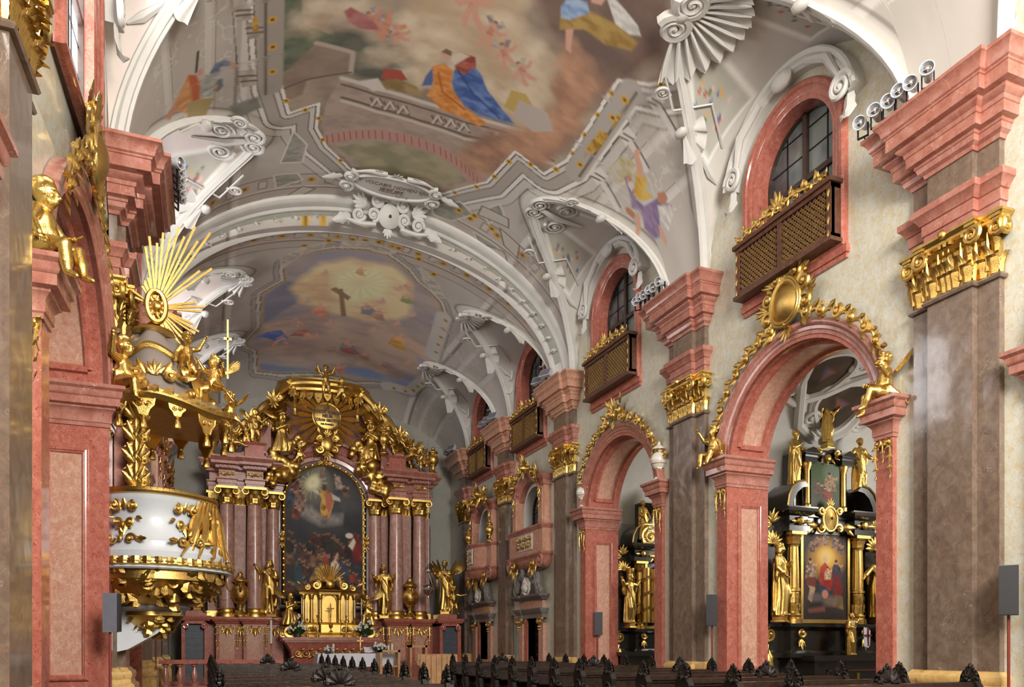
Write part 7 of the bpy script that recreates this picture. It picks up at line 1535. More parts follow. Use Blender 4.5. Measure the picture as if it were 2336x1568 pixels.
for k in range(13):                                           # lambrequins with tassels
    a=-PI*.78+PI*1.56*k/12; c=cos(a)*(1.12 if cos(a)>0 else .8); b=(PX+1.3*c,PY+1.3*sin(a),6.04+.08*cos(4*a)); w=.15 if k%2 else .2; L=.22 if k%2 else .34
    o=Orn(b,(-sin(a),cos(a),0),(0,0,1),(cos(a),sin(a),0)); out=[(-w,0),(w,0),(w*.9,-L*.4),(w*.55,-L*.62),(w*.35,-L*.95),(0,-L),(-w*.35,-L*.95),(-w*.55,-L*.62),(-w*.9,-L*.4)]
    mm=MB().loft([[tuple(o.p(x,y,d)) for x,y in out] for d in (-.02,.02)]); mm.tube([o.p(x,y,.02) for x,y in out[1:]+out[:1]],.016,4)
    o.m=mm
    for s in (-1,1): o.scroll((s*w*.35,-L*.35),w*.28,0,1.2,.014,s,.02)
    lp=o.obj('lambrequin',M['gold'],t)
    c0=o.p(0,-L-.02,0); obj('tassel',MB().lathe([(.012,.06),(.03,.03),(.05,.0),(.04,-.03),(.06,-.07),(.075,-.17),(.07,-.2),(0,-.2)],c0,10,lambda p,z:1+(.12*sin(p*9) if z<-.05 else 0)),M['gold'],lp)
f=Orn((PX+.1,PY-1.0,6.55),(1,0,0),(0,.35,.9),(0,-.9,.35))
for s in (-1,1): f.scroll((s*.3,.05),.13,0,1.4,.045,s).leaf((s*.4,.05),0 if s>0 else PI,.32).leaf((s*.15,.1),PI/2-s*.5,.3)
f.palm((0,.1),PI/2,.3,5,1.8); f.obj('roof_foliage',M['gold'],t)
f=Orn((PX+.82,PY-.55,6.55),(.6,.8,0),(-.25,.2,.95),(.8,-.55,.3)); m=f.m
for r in np.linspace(.15,1,5): pass
m.loft([[tuple(f.p(.26*q*cos(a),.3*q*sin(a),.1+.12*(1-q))) for a in np.linspace(0,TAU,20)] for q in (1,.8,.5,.1)],False,False)
for s in (-1,1): f.scroll((s*.3,.25),.13,0,1.4,.05,s).scroll((s*.3,-.2),.15,PI,1.4,.05,-s).leaf((s*.2,-.3),-PI/2+s*.5,.3)
f.palm((0,.3),PI/2,.4,5,1.6).palm((0,-.25),-PI/2,.25,5,1.8); f.obj('roof_cartouche',M['gold'],t)
m=MB().lathe([(.34,0),(.4,.03),(.36,.1),(.2,.14),(.12,.24),(.05,.3)],(PX+.05,PY-.1,7.66),16); m.tube([(PX+.05,PY-.1,7.9),(PX+.05,PY-.1,8.5)],.06,8)
for k in range(7): a=TAU*k/7; leaf(m,(PX+.05+.06*cos(a),PY-.1+.06*sin(a),8.0),(0,0,1),(cos(a),sin(a),0),(-sin(a),cos(a),0),.4,.2,.4)
obj('finial',m,M['gold'],t)
# gilt sunburst over the canopy
c=Vector((PX+.08,PY-.2,8.15)); pulpit=t; s=thing('gilt_sunburst','tall gilt sunburst of long rays above the pulpit canopy','sunburst',tuple(c))
c=Vector((PX+.08,PY-.2,8.2)); d1=Vector((.75,.2,0)).normalized(); up=Vector((0,0,1)); gd=random.Random(11)
angs=[(.06,1.5),(.22,1.75),(.36,1.95),(.5,2.05),(.75,1.5),(-.12,1.35),(-.35,.55),(-.5,.5),(1.25,.95),(1.35,.85),(1.85,.85),(1.95,.8),(2.3,.9),(2.45,.75),(2.7,1.25),(-1.2,.45),(2.95,.8)]
for a,L in angs:
    dv=(d1*sin(a)+up*cos(a)).normalized(); sd=dv.cross(Vector((.2,-.9,.1))).normalized(); mb=MB()
    for q,(oo,LL) in enumerate(((-.02,.84),(.02,1))):
        b=c+dv*.18+sd*oo; e=c+dv*L*LL+sd*oo*2.4; n=dv.cross(sd)*.012
        mb.loft([[b-sd*.016-n,b+sd*.016-n,b+sd*.016+n,b-sd*.016+n],[e-sd*.022-n,e+sd*.022-n,e+sd*.022+n,e-sd*.022+n]])
    obj('ray',mb,M['old_gold'],s,False)
f=Orn(tuple(c),(d1.x,d1.y,0),(0,0,1),(.2,-.95,0)); f.ball((0,0),.12); 
for k in range(9): f.leaf((0,0),TAU*k/9,.22,.1)
f.m.tube([f.p(.17*sin(a),.3*cos(a),.08) for a in np.linspace(0,TAU,24)],.05,6); f.obj('boss',M['gold'],s)
statue('gilt angel putto holding a thin cross at the canopy corner',(PX+1.15,PY-.75,6.16),1.05,('putto',3,2),-.6,None,True,None)
cr=thing('gilt_cross','thin gilt cross held by the putto on the canopy corner','cross',(PX+1.38,PY-.75,6.9)); obj('staff',MB().box(PX+1.365,PX+1.395,PY-.765,PY-.735,6.8,7.95).box(PX+1.31,PX+1.45,PY-.765,PY-.735,7.55,7.6),M['gold'],cr,False)
statue('gilt putto curled at the outer edge of the pulpit canopy',(PX+1.45,PY-.3,5.75),.95,('putto',1,4),-1.2,None,True,None)
statue('gilt putto reaching down on the near slope of the pulpit canopy',(PX+.65,PY-.55,6.65),1.0,('putto',2,3),.3,None,False,None)
# white bracket under the drum
m=MB().prism([(LX+.1,PY-.35,1.5),(LX+.3,PY-.35,1.55),(-.85,PY-.35,1.85),(-.45,PY-.35,2.2),(-.2,PY-.35,2.62),(-.9,PY-.35,2.7),(LX+.1,PY-.35,2.7)],(0,.1,0),(0,1.0,0)); obj('bracket',m,M['white_paint'],pulpit,False)
# ================================================================ chancel end and high altar
AX=5.2; AY=36.9
hb=[arched(AX+s*4.75,.95,3.6,7.6,None,16) for s in (-1,1)]
mb=MB(); loops=[[(LX-1.2,-.2),(RX+1.2,-.2),(RX+1.2,15.6),(LX-1.2,15.6)]]+hb; pts=[p for l in loops for p in l]
tri=tessellate_polygon([[Vector((p[0],p[1],0)) for p in l] for l in loops]); 
struct('wall_altar',mb.add([(p[0],38.3,p[1]) for p in pts],tri).add([(p[0],38.6,p[1]) for p in pts],tri),M['grey_plaster'])
for i,s in enumerate((-1,1)):
    ol=hb[i]; w=struct('window_%d'%(31+i),MB().loft([[(x,38.5,z) for x,z in ol],[(x,38.53,z) for x,z in ol]]),M['window_glass'],False)
    xc=AX+s*4.75; m=MB()
    for q in (-.6,0,.6): m.box(xc+q-.03,xc+q+.03,38.42,38.5,3.6,8.4)
    for z in (4.4,5.2,6.0,6.8,7.6): m.box(xc-.95,xc+.95,38.42,38.5,z-.03,z+.03)
    for a in (.5,1.05,PI/2,2.1,2.64): m.tube([(xc,38.45,7.6),(xc+.95*cos(a),38.45,7.6+.95*sin(a))],.02,4)
    obj('mullion',m,M['mullion'],w,False)
    if s<0: obj('lit_pane',MB().box(xc+.05,xc+.88,38.47,38.49,5.25,6.3),M['bright_glass_far'],w,False)
t=thing('high_altar','great red marble and gilt high altar filling the chancel end, columns and gilt canopy','altar',(AX,AY,.32))
RM,RO,GO,PK,AC=M['red_marble'],M['rose_marble'],M['gold'],M['pink_marble'],M['altar_column']
# plan of one side (mirrored): steps forward at the columns
def half(s,yo=0): return [(AX+s*p,y+yo) for p,y in ((5.05,37.2),(5.05,35.6),(4.72,35.6),(4.72,34.85),(3.84,34.85),(3.84,35.15),(3.62,35.15),(3.62,34.75),(2.66,34.75),(2.66,35.45),(1.9,35.45),(1.9,36.9))]
for s in (-1,1):
    pth=half(s); sd=s
    obj('pedestal',MB().sweep([(-.5,.32),(.14,.32),(.14,.6),(.08,.66),(.06,.74),(0,.76),(0,2.5),(.05,2.53),(.08,2.6),(.15,2.64),(.18,2.7),(.2,2.74),(.2,2.82),(-.5,2.82)],pth,sd),RM,t)
    for x,w,y in ((4.28,.3,34.85),(3.14,.34,34.75)): obj('pedestal_panel',MB().box(AX+s*x-w,AX+s*x+w,y-.025,y+.05,.85,2.4),PK,t,False)
    for x,w,y in ((4.28,.42,34.83),(3.14,.46,34.73),(2.28,.36,35.43),(3.73,.1,35.13)):
        f=Orn((AX+s*x,y,2.45),(1,0,0),(0,0,1),(0,-1,0))
        for k in (-1,1): f.scroll((k*w*.45,-.12),.1,PI/2,1.3,.03,k,.02).sprig([(k*w*.9,0),(k*w*.92,-.3),(k*w*.88,-.6),(k*w*.9,-.9)],.03,.15,.02).leaf((k*w*.2,-.1),-PI/2+k*.4,.28,.12,.02)
        f.leaf((0,-.1),-PI/2,.36,.16,.02).obj('pedestal_gilding',GO,t)
    # entablature over the columns
    obj('entablature',MB().sweep([(-.5,8.42),(.02,8.42),(.02,8.56),(.05,8.57),(.05,8.72),(.1,8.76),(.1,8.8),(-.02,8.82),(-.02,9.14),(.06,9.18),(.12,9.2),(.12,9.32),(.16,9.34),(.3,9.36),(.3,9.48),(.34,9.5),(.4,9.6),(.42,9.62),(.42,9.68),(-.5,9.7)],[(AX+s*p,y) for p,y in ((5.0,37.2),(5.0,35.7),(4.62,35.7),(4.62,34.95),(3.94,34.95),(3.94,35.2),(3.5,35.2),(3.5,34.85),(2.78,34.85),(2.78,35.6),(1.95,35.6),(1.95,36.9))],sd),RO,t)
    m=MB()
    for x0,x1,y in ((4.62,3.94,34.83),(3.5,2.78,34.73),(3.9,3.54,35.08),(2.7,2.0,35.48)):
        n=max(2,int(abs(x0-x1)/.14))
        for k in range(n): x=AX+s*(x1+(x0-x1)*(k+.5)/n); m.box(x-.04,x+.04,y-.08,y+.1,9.2,9.32)
    obj('dentils',m,RO,t,False)
    for x,w,y in ((4.28,.3,34.97),(3.14,.32,34.87),(2.35,.3,35.62)):
        f=Orn((AX+s*x,y,8.98),(1,0,0),(0,0,1),(0,-1,0)); 
        for k in (-1,1): f.scroll((k*w*.4,0),.09,0,1.3,.03,k,.02).leaf((k*w*.6,0),0 if k>0 else PI,.16,.09,.02)
        f.ball((0,0),.06).obj('frieze_gilding',GO,t)
    for x,y,r in ((4.28,35.2,.31),(3.14,35.1,.33),(2.32,35.85,.3)):
        c=(AX+s*x,y,0); col=obj('column',MB().lathe([(r,3.1),(r,4.6),(r*.96,6.2),(r*.87,7.72)],c,28),AC,t)
        obj('column_base',MB().lathe([(r*1.4,2.82),(r*1.4,2.92),(r*1.32,2.93),(r*1.36,3.0),(r*1.2,3.04),(r*1.16,3.1),(r*1.2,3.16),(r*1.02,3.2)],c,28),GO,t)
        m=MB().lathe([(r*.9,7.68),(r*.98,7.7),(r*.9,7.75),(r*.86,7.78),(r*.95,8.15),(r*1.2,8.3)],c,20); m.box(c[0]-r*1.4,c[0]+r*1.4,y-r*1.4,y+r*1.4,8.33,8.43)
        for k in range(10):
            a=TAU*k/10; d=(cos(a),sin(a),0); e=(-sin(a),cos(a),0)
            leaf(m,(c[0]+r*.86*d[0],y+r*.86*d[1],7.76),(0,0,1),d,e,.3,.2,.4); a+=.31; d=(cos(a),sin(a),0); leaf(m,(c[0]+r*.86*d[0],y+r*.86*d[1],7.85),(0,0,1),d,(-sin(a),cos(a),0),.42,.18,.42)
        for sx in (-1,1): spiral(m,(c[0]+sx*r*1.15,y-r*1.1,8.24),(sx,0,0),(0,0,1),(0,-1,0),.17,1.8,.05,PI*.6,-1,20)
        obj('column_capital',m,GO,t)
    for x,y in ((3.72,35.5),(2.72,36.0),(4.8,36.1)): 
        obj('pilaster_strip',MB().box(AX+s*x-.24,AX+s*x+.24,y,y+1.0,2.8,7.8),M['altar_strip'],t,False)
        m=MB().box(AX+s*x-.3,AX+s*x+.3,y-.06,y+1,8.32,8.43).box(AX+s*x-.22,AX+s*x+.22,y-.02,y+.8,7.75,8.34)
        for k in (-.16,0,.16): leaf(m,(AX+s*x+k,y-.02,7.76),(0,0,1),(0,-1,0),(1,0,0),.4,.17,.4)
        obj('strip_capital',m,GO,t); obj('strip_base',MB().box(AX+s*x-.28,AX+s*x+.28,y-.06,y+1,2.82,3.12),GO,t,False)
    # rising volutes of the gable, upper pier and curtain
    m=MB(); cv=[(4.75,9.7),(4.3,9.95),(3.7,10.0),(3.1,10.4),(2.7,10.95),(2.45,11.5)]
    for y0,y1 in ((35.2,36.9),): m.loft([[(AX+s*x,y,z) for x,z in cv]+[(AX+s*x,y,9.65) for x,z in cv[::-1]] for y in (35.25,36.9)])
    spiral(m,(AX+s*3.25,35.1,10.25),(s,0,0),(0,0,1),(0,-1,0),.3,1.8,.12,0,1); spiral(m,(AX+s*2.75,35.2,9.95),(s,0,0),(0,0,1),(0,-1,0),.26,1.6,.1,PI,1)
    obj('gable_volute',m,RO,t)
    obj('gable_block',MB().sweep([(-.3,9.7),(0,9.7),(0,10.3),(.06,10.34),(.1,10.4),(-.3,10.42)],[(AX+s*3.55,36.4),(AX+s*3.55,34.9),(AX+s*2.75,34.9),(AX+s*2.75,36.4)],sd),RM,t)
    rows=[]; gd=random.Random(3)                              # gilt curtain falling from the canopy
    for i in range(22):
        q=i/21; x=1.55+2.6*q**.85; z=13.35-2.7*q-.35*sin(PI*q); row=[]
        for j in range(18):
            u=j/17; hang=(1.25-.55*q)*(1+.3*sin(q*16)); row.append((AX+s*(x+.28*u*u+.1*sin(u*20+q*4)*.6),36.0-.55*sin(PI*q)*.8-.14*abs(sin(u*14+q*7)),z-u*hang))
        rows.append(row)
    obj('curtain',MB().loft(rows,False,False),M['old_gold'],t)
    m=MB()
    m.tube([(AX+s*(1.55+2.6*q**.85+.28),35.85-.5*sin(PI*q),13.35-2.7*q-.35*sin(PI*q)-(1.25-.55*q)*(1+.3*sin(q*16))) for q in np.linspace(0,1,44)],.06,6)
    for q in np.linspace(.03,.97,26): z=13.35-2.7*q-.35*sin(PI*q)-(1.25-.55*q)*(1+.3*sin(q*16)); m.lathe([(.02,.0),(.06,-.05),(.05,-.1),(.08,-.22),(0,-.24)],(AX+s*(1.55+2.6*q**.85+.28),35.82-.5*sin(PI*q),z),6)
    m.tube([(AX+s*(1.5+2.75*q**.85),35.75-.6*sin(PI*q),13.5-2.75*q-.35*sin(PI*q)) for q in np.linspace(0,1,30)],[.13+.07*abs(sin(q*20)) for q in np.linspace(0,1,30)],8)
    obj('curtain_fringe',m,GO,t)
    for q in (.25,.6,.9): f=Orn((AX+s*(1.5+2.75*q**.85),35.5-.6*sin(PI*q),13.3-2.75*q-.35*sin(PI*q)),(1,0,0),(0,0,1),(0,-1,0)); f.palm((0,0),PI/2,.5,5,2.4).scroll((.2,.1),.16,0,1.4,.06).palm((0,0),-PI/2,.4,4,1.5).obj('curtain_bow',GO,t)
    # side doors under pedestals
    x0,x1=sorted((AX+s*5.12,AX+s*5.98))
    d=obj('side_pedestal',MB().box(x0-.08,x0+.06,34.35,37.2,.32,2.62).box(x1-.06,x1+.1,34.35,37.2,.32,2.62).box(x0-.08,x1+.1,34.35,37.2,2.5,2.62).sweep([(-.3,2.62),(.04,2.62),(.1,2.7),(.12,2.76),(.12,2.84),(-.3,2.86)],[(x0-.08,37.2),(x0-.08,34.35),(x1+.1,34.35),(x1+.1,37.2)],-1),RM,t)
    for k in (x0+.1,x1-.08):
        m=MB(); spiral(m,(k,34.3,2.42),(1,0,0),(0,0,1),(0,-1,0),.13,1.5,.06,PI/2,1 if k<(x0+x1)/2 else -1,18)
        obj('door_volute',m,RM,t)
    o=obj('side_door',MB().box(x0,x1,34.62,34.7,.32,2.52),M['slate_door'],t,False); m=MB()
    for z in np.arange(.5,2.4,.28): m.box(x0+.03,x1-.03,34.6,34.63,z,z+.24)
    obj('boards',m,M['slate_door'],o,False)
    obj('statue_plinth',MB().box(AX+s*5.5-.42,AX+s*5.5+.42,34.5,35.6,2.84,3.05),RM,t,False)
obj('centre_base',MB().box(AX-1.95,AX+1.95,36.5,37.4,.3,2.82).box(AX-2.1,AX+2.1,36.4,37.4,2.66,2.82),RM,t,False)
# central arch framing the picture
n=40; RI=2.02; ZA=8.0
fr=lambda r0,y,a0=0,a1=PI:[((AX+r0*cos(a0+(a1-a0)*i/n),y,ZA+r0*sin(a0+(a1-a0)*i/n)),(cos(a0+(a1-a0)*i/n),0,sin(a0+(a1-a0)*i/n)),(0,-1,0)) for i in range(n+1)]
obj('central_arch',MB().frames([(0,-1.2),(0,.2),(.1,.22),(.14,.3),(.3,.32),(.34,.4),(.5,.44),(.56,.36),(.9,.36),(.95,.5),(1.05,.54),(1.1,.4),(1.1,-1.2)],fr(RI,36.3)),RM,t)
m=MB()
for s in (-1,1): m.box(*sorted((AX+s*RI,AX+s*(RI+.5))),35.95,37.2,2.8,ZA)
obj('arch_jamb',m,RM,t,False)
obj('back_panel',MB().box(AX-2.3,AX+2.3,36.9,37.3,2.6,10.3).box(AX-4.8,AX+4.8,36.95,37.3,8.4,9.7).box(AX-2.9,AX+2.9,36.6,37.2,10.0,12.6),RO,t,False)
# canopy
m=MB(); prof=[(-.9,13.0),(.0,13.0),(.05,13.08),(.12,13.12),(.14,13.22),(.26,13.3),(.3,13.36),(.3,13.46),(.38,13.52),(.38,13.6),(-.9,13.75)]
cp=[(AX-1.75,37.4),(AX-1.72,36.2)]+[(AX+1.55*sin(a),36.05-.75*cos(a)) for a in np.linspace(-1.1,1.1,11)]+[(AX+1.72,36.2),(AX+1.75,37.4)]
obj('canopy',m.sweep(prof,cp,-1),GO,t)
for k in range(9):
    a=-1.0+2.0*k/8; f=Orn((AX+1.6*sin(a),36.0-.8*cos(a),13.0),(cos(a),sin(a),0),(0,0,1),(sin(a),-cos(a),0)); w=.17; L=.42 if k%2 else .3
    f.m.loft([[tuple(f.p(x,y,d)) for x,y in ((-w,0),(w,0),(w*.9,-L*.5),(w*.3,-L),(0,-L*1.1),(-w*.3,-L),(-w*.9,-L*.5))] for d in (-.02,.02)]); f.scroll((0,-L*.5),.07,0,1.2,.02,1,.02); f.m.lathe([(.03,0),(.07,-.1),(0,-.13)],f.p(0,-L*1.05,0),8); f.obj('lambrequin',GO,t)
for s in (-1,1): f=Orn((AX+s*1.5,35.6,13.3),(1,0,0),(0,0,1),(0,-1,0)); f.palm((0,0),PI/2,.4,5,2).scroll((0,-.1),.15,0,1.4,.05).palm((0,-.1),-PI/2,.5,4,1).obj('canopy_corner',GO,t); obj('cord_tassel',MB().tube([(AX+s*1.45,35.5,13.1),(AX+s*1.4,35.4,12.3)],.03,5).lathe([(.04,0),(.1,-.08),(.08,-.14),(.13,-.4),(0,-.42)],(AX+s*1.4,35.4,12.3),10),GO,t)
# keystone cartouche under the sunburst
f=Orn((AX,35.2,10.7),(1,0,0),(0,0,1),(0,-1,0)); f.m.ball(tuple(f.p(0,0,.05)),(.3,.16,.36),12,10)
for s in (-1,1): f.scroll((s*.34,.25),.16,0,1.4,.06,s).scroll((s*.32,-.25),.17,PI,1.4,.06,-s).leaf((s*.3,.4),PI/2-s*.4,.35).leaf((s*.35,0),0 if s>0 else PI,.28)
f.palm((0,.35),PI/2,.35,5,1.6).palm((0,-.35),-PI/2,.4,5,1.8).obj('keystone_cartouche',GO,t)
# sunburst with inscription
sb=thing('gilt_glory','gilt glory of rays round an inscribed disc at the top of the high altar','sunburst',(AX,35.4,12.0)); c=Vector((AX,35.4,12.0)); gd=random.Random(4)
for k in range(24):
    a0=TAU*k/24; m=MB()
    for q in (-.085,-.04,0,.04,.085):
        a=a0+q; L=(1.95 if k%2 else 1.5)*(1-abs(q)*2.0)*(1.0 if sin(a0)<.5 else .82); d=Vector((cos(a),0,sin(a))); e=Vector((-sin(a),0,cos(a)))*.024
        m.loft([[c+d*.5-e*.5,c+d*.5+Vector((0,-.04,0)),c+d*.5+e*.5],[c+d*L-e,c+d*L+Vector((0,-.05,0)),c+d*L+e]])
    obj('ray',m,M['matte_gold'],sb,False)
obj('disc',MB().lathe([(0,0),(.56,0),(.62,.02),(.66,.06),(.62,.09),(.57,.07),(.54,.085),(0,.1)],(0,0,0),40).xf(Matrix.Translation(c+Vector((0,-.02,0)))@Matrix.Rotation(PI/2,4,'X')),GO,sb)
def text(body,loc,size,rot,mat,parent,sx=1.0):
    cu=bpy.data.curves.new('inscription','FONT'); cu.body=body; cu.size=size; cu.align_x='CENTER'; cu.align_y='CENTER'; cu.extrude=.006; cu.offset=.012; cu.materials.append(mat)
    o=bpy.data.objects.new('inscription',cu); COL.objects.link(o); o.parent=parent; o.location=Vector(loc)-wloc(parent); o.rotation_euler=rot; o.scale=(sx,1,1); return o
for s_,dz,sz in (('UT',.38,.24),('PORTET NOMEN',.19,.19),('MEUM',.0,.21),('CORAM GENTIBUS',-.19,.175),('Act: Apostolor.',-.36,.12)): text(s_,(c.x,c.y-.16,c.z+dz),sz,(PI/2,0,0),M['brown_wood'],sb,.78)
# clouds with angels
for s,lb in ((-1,'left'),(1,'right')):
    m=MB(); cloud(m,(AX+s*1.95,35.4,9.75),(.6,.3,.62),12,3+s); cloud(m,(AX+s*2.35,35.2,9.1),(.4,.25,.4),6,5); cloud(m,(AX+s*1.35,35.5,10.6),(.5,.25,.35),7,8)
    if s>0: cloud(m,(AX+2.75,35.0,8.75),(.25,.2,.5),5,9)
    o=obj('gilt_cloud',remesh(m,.05,2),GO); tag(o,'gilt cloud bank under the kneeling angel at the %s of the picture arch'%lb,'cloud','gilt cloud banks of the high altar')
    statue('large gilt angel kneeling on the cloud at %s of the inscribed disc'%lb,(AX+s*2.0,35.2,10.15),2.0,('kneel',2+s),-s*.6,None,True,None,'kneeling angels by the glory','statue','angel')
def pt(label,x,y,z,h,kind,rz=0,w=True,tilt=0): return statue(label,(AX+x,y,z),h,kind,rz,None,w,None,'gilt putti of the high altar',tilt=tilt)
pt('gilt putto with arms spread in front of the canopy cornice',-.1,35.0,12.95,1.25,('putto',0,2)); pt('gilt putto clinging beneath the canopy, right of centre',.6,35.0,12.6,1.15,('putto',2,1),.4)
pt('gilt putto at the edge of the left cloud holding on',-1.25,35.0,9.6,1.0,('putto',2,0),.8); pt('gilt putto diving below the right cloud',1.55,35.0,9.3,1.0,('putto',2,4),-.8)
pt('gilt putto standing on the left entablature, facing the curtain',-3.15,34.9,10.4,1.5,('putto',0,3),.5); pt('gilt putto on the outer left entablature beside the pulpit canopy',-4.1,35.0,9.75,1.4,('putto',3,1),.4); pt('gilt putto holding the left curtain swag',-3.45,35.1,10.2,1.2,('putto',0,1),-.4,False)
pt('gilt putto riding the right gable volute',3.85,35.0,9.9,1.4,('putto',3,2),-.5); pt('gilt putto at the outer right end of the entablature',4.5,35.0,9.6,1.3,('putto',1,3),-.3); pt('gilt putto pulling the right curtain',2.7,35.0,10.7,1.1,('putto',2,2),.5)
pt('gilt cherub between the rays, left of the disc',-.95,35.5,12.0,.7,('putto',2,1),.3); pt('gilt cherub between the rays, right of the disc',.75,35.5,12.3,.7,('putto',2,3),-.3)
for x,z,lb in ((2.55,9.75,'gilt lidded vase on the right gable block of the high altar'),(4.9,9.7,'gilt flame vase at the outer right end of the high altar entablature'),(-4.85,9.7,'gilt flame vase at the outer left end of the high altar entablature')): urn(lb,(AX+x,35.0,z+(.7 if x<3 and x>0 else 0)),1.3,'gold',group='gilt vases on top of the high altar')
# picture
def canvas(name,w,h,nu,nv,arch,ops,base,origin,parent,U=(1,0,0),V=(0,0,1)):
    u,v=np.meshgrid(np.linspace(0,1,nu),np.linspace(0,1,nv),indexing='ij'); P=Paint(u.ravel(),v.ravel(),lin(base)); ops(P)
    x=(u-.5)*w; z=v*h
    if arch: half=np.clip(1-np.maximum(0,(z-(h-w/2))/(w/2))**2,1e-4,1)**.5; x=x*half
    O=np.array(origin); VV=O+x[...,None]*np.array(U)+z[...,None]*np.array(V)
    o=grid_mesh(name,VV.reshape(-1,3)-np.array(wloc(parent)),nu,nv,M['oil_paint'],np.clip(P.c,0,1),True); o.parent=parent; return o
def small(P,c,s,robe,fl=(206,156,122),a=0):
    R=lambda q:[(c[0]+s*(x*cos(a)-y*sin(a)),c[1]+s*.55*(x*sin(a)+y*cos(a))) for x,y in q]
    P.poly(R([(-.7,-1.3),(.8,-1.2),(.62,-.1),(.45,.55),(.1,.72),(-.35,.66),(-.6,.2)]),robe,.02,1,tuple(int(x*.5) for x in robe),22); P.poly(R([(.3,.45),(.75,.25),(.95,.65),(.85,.75),(.65,.5),(.35,.68)]),fl,.015); P.ell((c[0]-s*.02,c[1]+s*.52),s*.22,s*.17,fl,.5); P.ell((c[0]-s*.06,c[1]+s*.6),s*.2,s*.11,(60,44,34),.6)
def main_picture(P):
    P.c*= (.7+.9*fbm(P.u*5,P.v*9,4,2)[:,None]); K=lambda x,y:((x-485)/345,(1145-y)/655); g=random.Random(12)
    P.poly([K(490,600),K(540,510),K(660,490),K(790,560),K(815,680),K(740,760),K(600,760),K(510,690)],(96,94,94),.25,.8,(58,60,66),5)
    P.ell(K(595,570),.24,.13,(150,146,122),.9,.8); P.ell(K(595,572),.1,.055,(252,242,190),.8)
    for i in range(20): a=TAU*i/20; P.line([K(595,572),(K(595,572)[0]+.22*cos(a),K(595,572)[1]+.12*sin(a))],.006,(230,225,190),.5)
    P.poly([K(530,690),K(600,690),K(650,735),K(740,720),K(735,760),K(640,775),K(560,735)],(176,166,156),.06,.9,(112,106,104),12)
    for x,y,r,q in ((515,590,(150,90,76),.09),(505,640,(80,86,110),.09),(545,680,(180,140,124),.1),(735,555,(196,176,160),.09),(640,515,(150,120,104),.07),(545,640,(150,110,96),.08),(530,720,(170,84,56),.07),(760,600,(120,96,84),.07)): small(P,K(x,y),q,r)
    P.poly([K(628,620),K(655,602),K(690,618),K(702,660),K(690,700),K(676,745),K(645,738),K(636,690),K(645,650)],(214,176,88),.014,1,(150,84,44),16); P.poly([K(660,618),K(688,620),K(690,690),K(676,720),K(664,680)],(196,110,84),.014); P.poly([K(630,612),K(598,594),K(594,606),K(628,632)],(216,206,192),.012); P.ell(K(657,594),.036,.024,(96,62,44),.4); P.poly([K(690,620),K(728,640),K(730,656),K(694,650)],(206,196,186),.012)
    for i in range(75):
        x=g.uniform(492,822); y=g.uniform(830,1130); q=g.uniform(.06,.1); col=g.choice(((96,56,44),(120,50,40),(60,66,84),(90,78,60),(130,96,66),(70,54,48),(50,58,66),(150,60,44))); small(P,K(x,y),q,tuple(int(c*(.6+.5*(y>900))) for c in col),(140,100,78) if y<900 else (172,126,98))
    P.poly([K(770,820),K(800,805),K(825,850),K(825,960),K(790,950)],(150,36,28),.02,1,(90,24,20),10); P.poly([K(765,870),K(790,830),K(800,850),K(785,890)],(216,210,190),.015); P.ell(K(770,820),.05,.02,(216,212,200),.4)
    P.poly([K(615,985),K(660,962),K(692,985),K(650,1040),K(590,1045)],(206,166,90),.02,1,(140,100,56),14); P.poly([K(685,960),K(705,938),K(724,965),K(705,1025),K(680,1022)],(240,230,212),.014,1,(206,180,150),14); P.line([K(700,955),K(716,915)],.022,(222,176,140)); P.poly([K(530,980),K(555,975),K(560,1050),K(525,1070)],(40,76,92),.02,1,(30,50,66),10)
ph=thing('altarpiece_painting','tall dark arched painting of an ascending saint over a crowd, gilt frame','painting',(AX,36.2,3.5))
canvas('canvas',3.5,6.3,150,250,True,main_picture,(44,44,46),(AX,36.12,3.62),ph)
def pframe(w,h,z0,y,prof,n=24): 
    pts=[(-w,0),(w,0)]+[(w*cos(PI*i/n),h-w+w*sin(PI*i/n)) for i in range(n+1)]; P=[Vector(p) for p in pts]; rings=[]
    for i in range(len(P)):
        d0=P[i]-P[i-1]; d1=P[(i+1)%len(P)]-P[i]; d0=d0.normalized() if d0.length>1e-6 else d1.normalized(); d1=d1.normalized() if d1.length>1e-6 else d0
        nn=(Vector((d0.y,-d0.x))+Vector((d1.y,-d1.x)))/2; nn=nn/max(nn.length_squared,.3); rings.append([(AX+P[i].x+nn.x*u,y-v,z0+P[i].y+nn.y*u) for u,v in prof])
    rings.append(rings[0]); return MB().loft(rings,True,False)
obj('grey_frame',pframe(1.86,6.42,3.52,36.2,[(.06,0),(.08,.14),(.16,.16),(.24,.1),(.26,0)]),M['grey_stone'],ph)
m=pframe(1.74,6.28,3.62,36.2,[(0,0),(.0,.1),(.04,.15),(.09,.17),(.14,.13),(.15,.0)])
for k in range(60):
    q=k/60; L=6.28-1.74; per=2*L+PI*1.74+3.48; d=q*per
    if d<L: p=(1.84,d); 
    elif d<L+PI*1.74: a=(d-L)/1.74; p=(1.84*cos(a),L+1.84*sin(a))
    elif d<2*L+PI*1.74: p=(-1.84,L-(d-L-PI*1.74))
    else: p=(-1.84+(d-2*L-PI*1.74)/3.48*3.68,-.06)
    m.ball((AX+p[0],36.02,3.62+p[1]),(.07,.05,.07),6,5)
obj('gilt_frame',m,GO,ph)
f=Orn((AX,36.0,10.0),(1,0,0),(0,0,1),(0,-1,0)); f.palm((0,0),PI/2,.3,5,2.2); f.scroll((.2,0),.1,0,1.3,.04).scroll((-.2,0),.1,PI,1.3,.04,-1).obj('frame_crest',GO,ph)
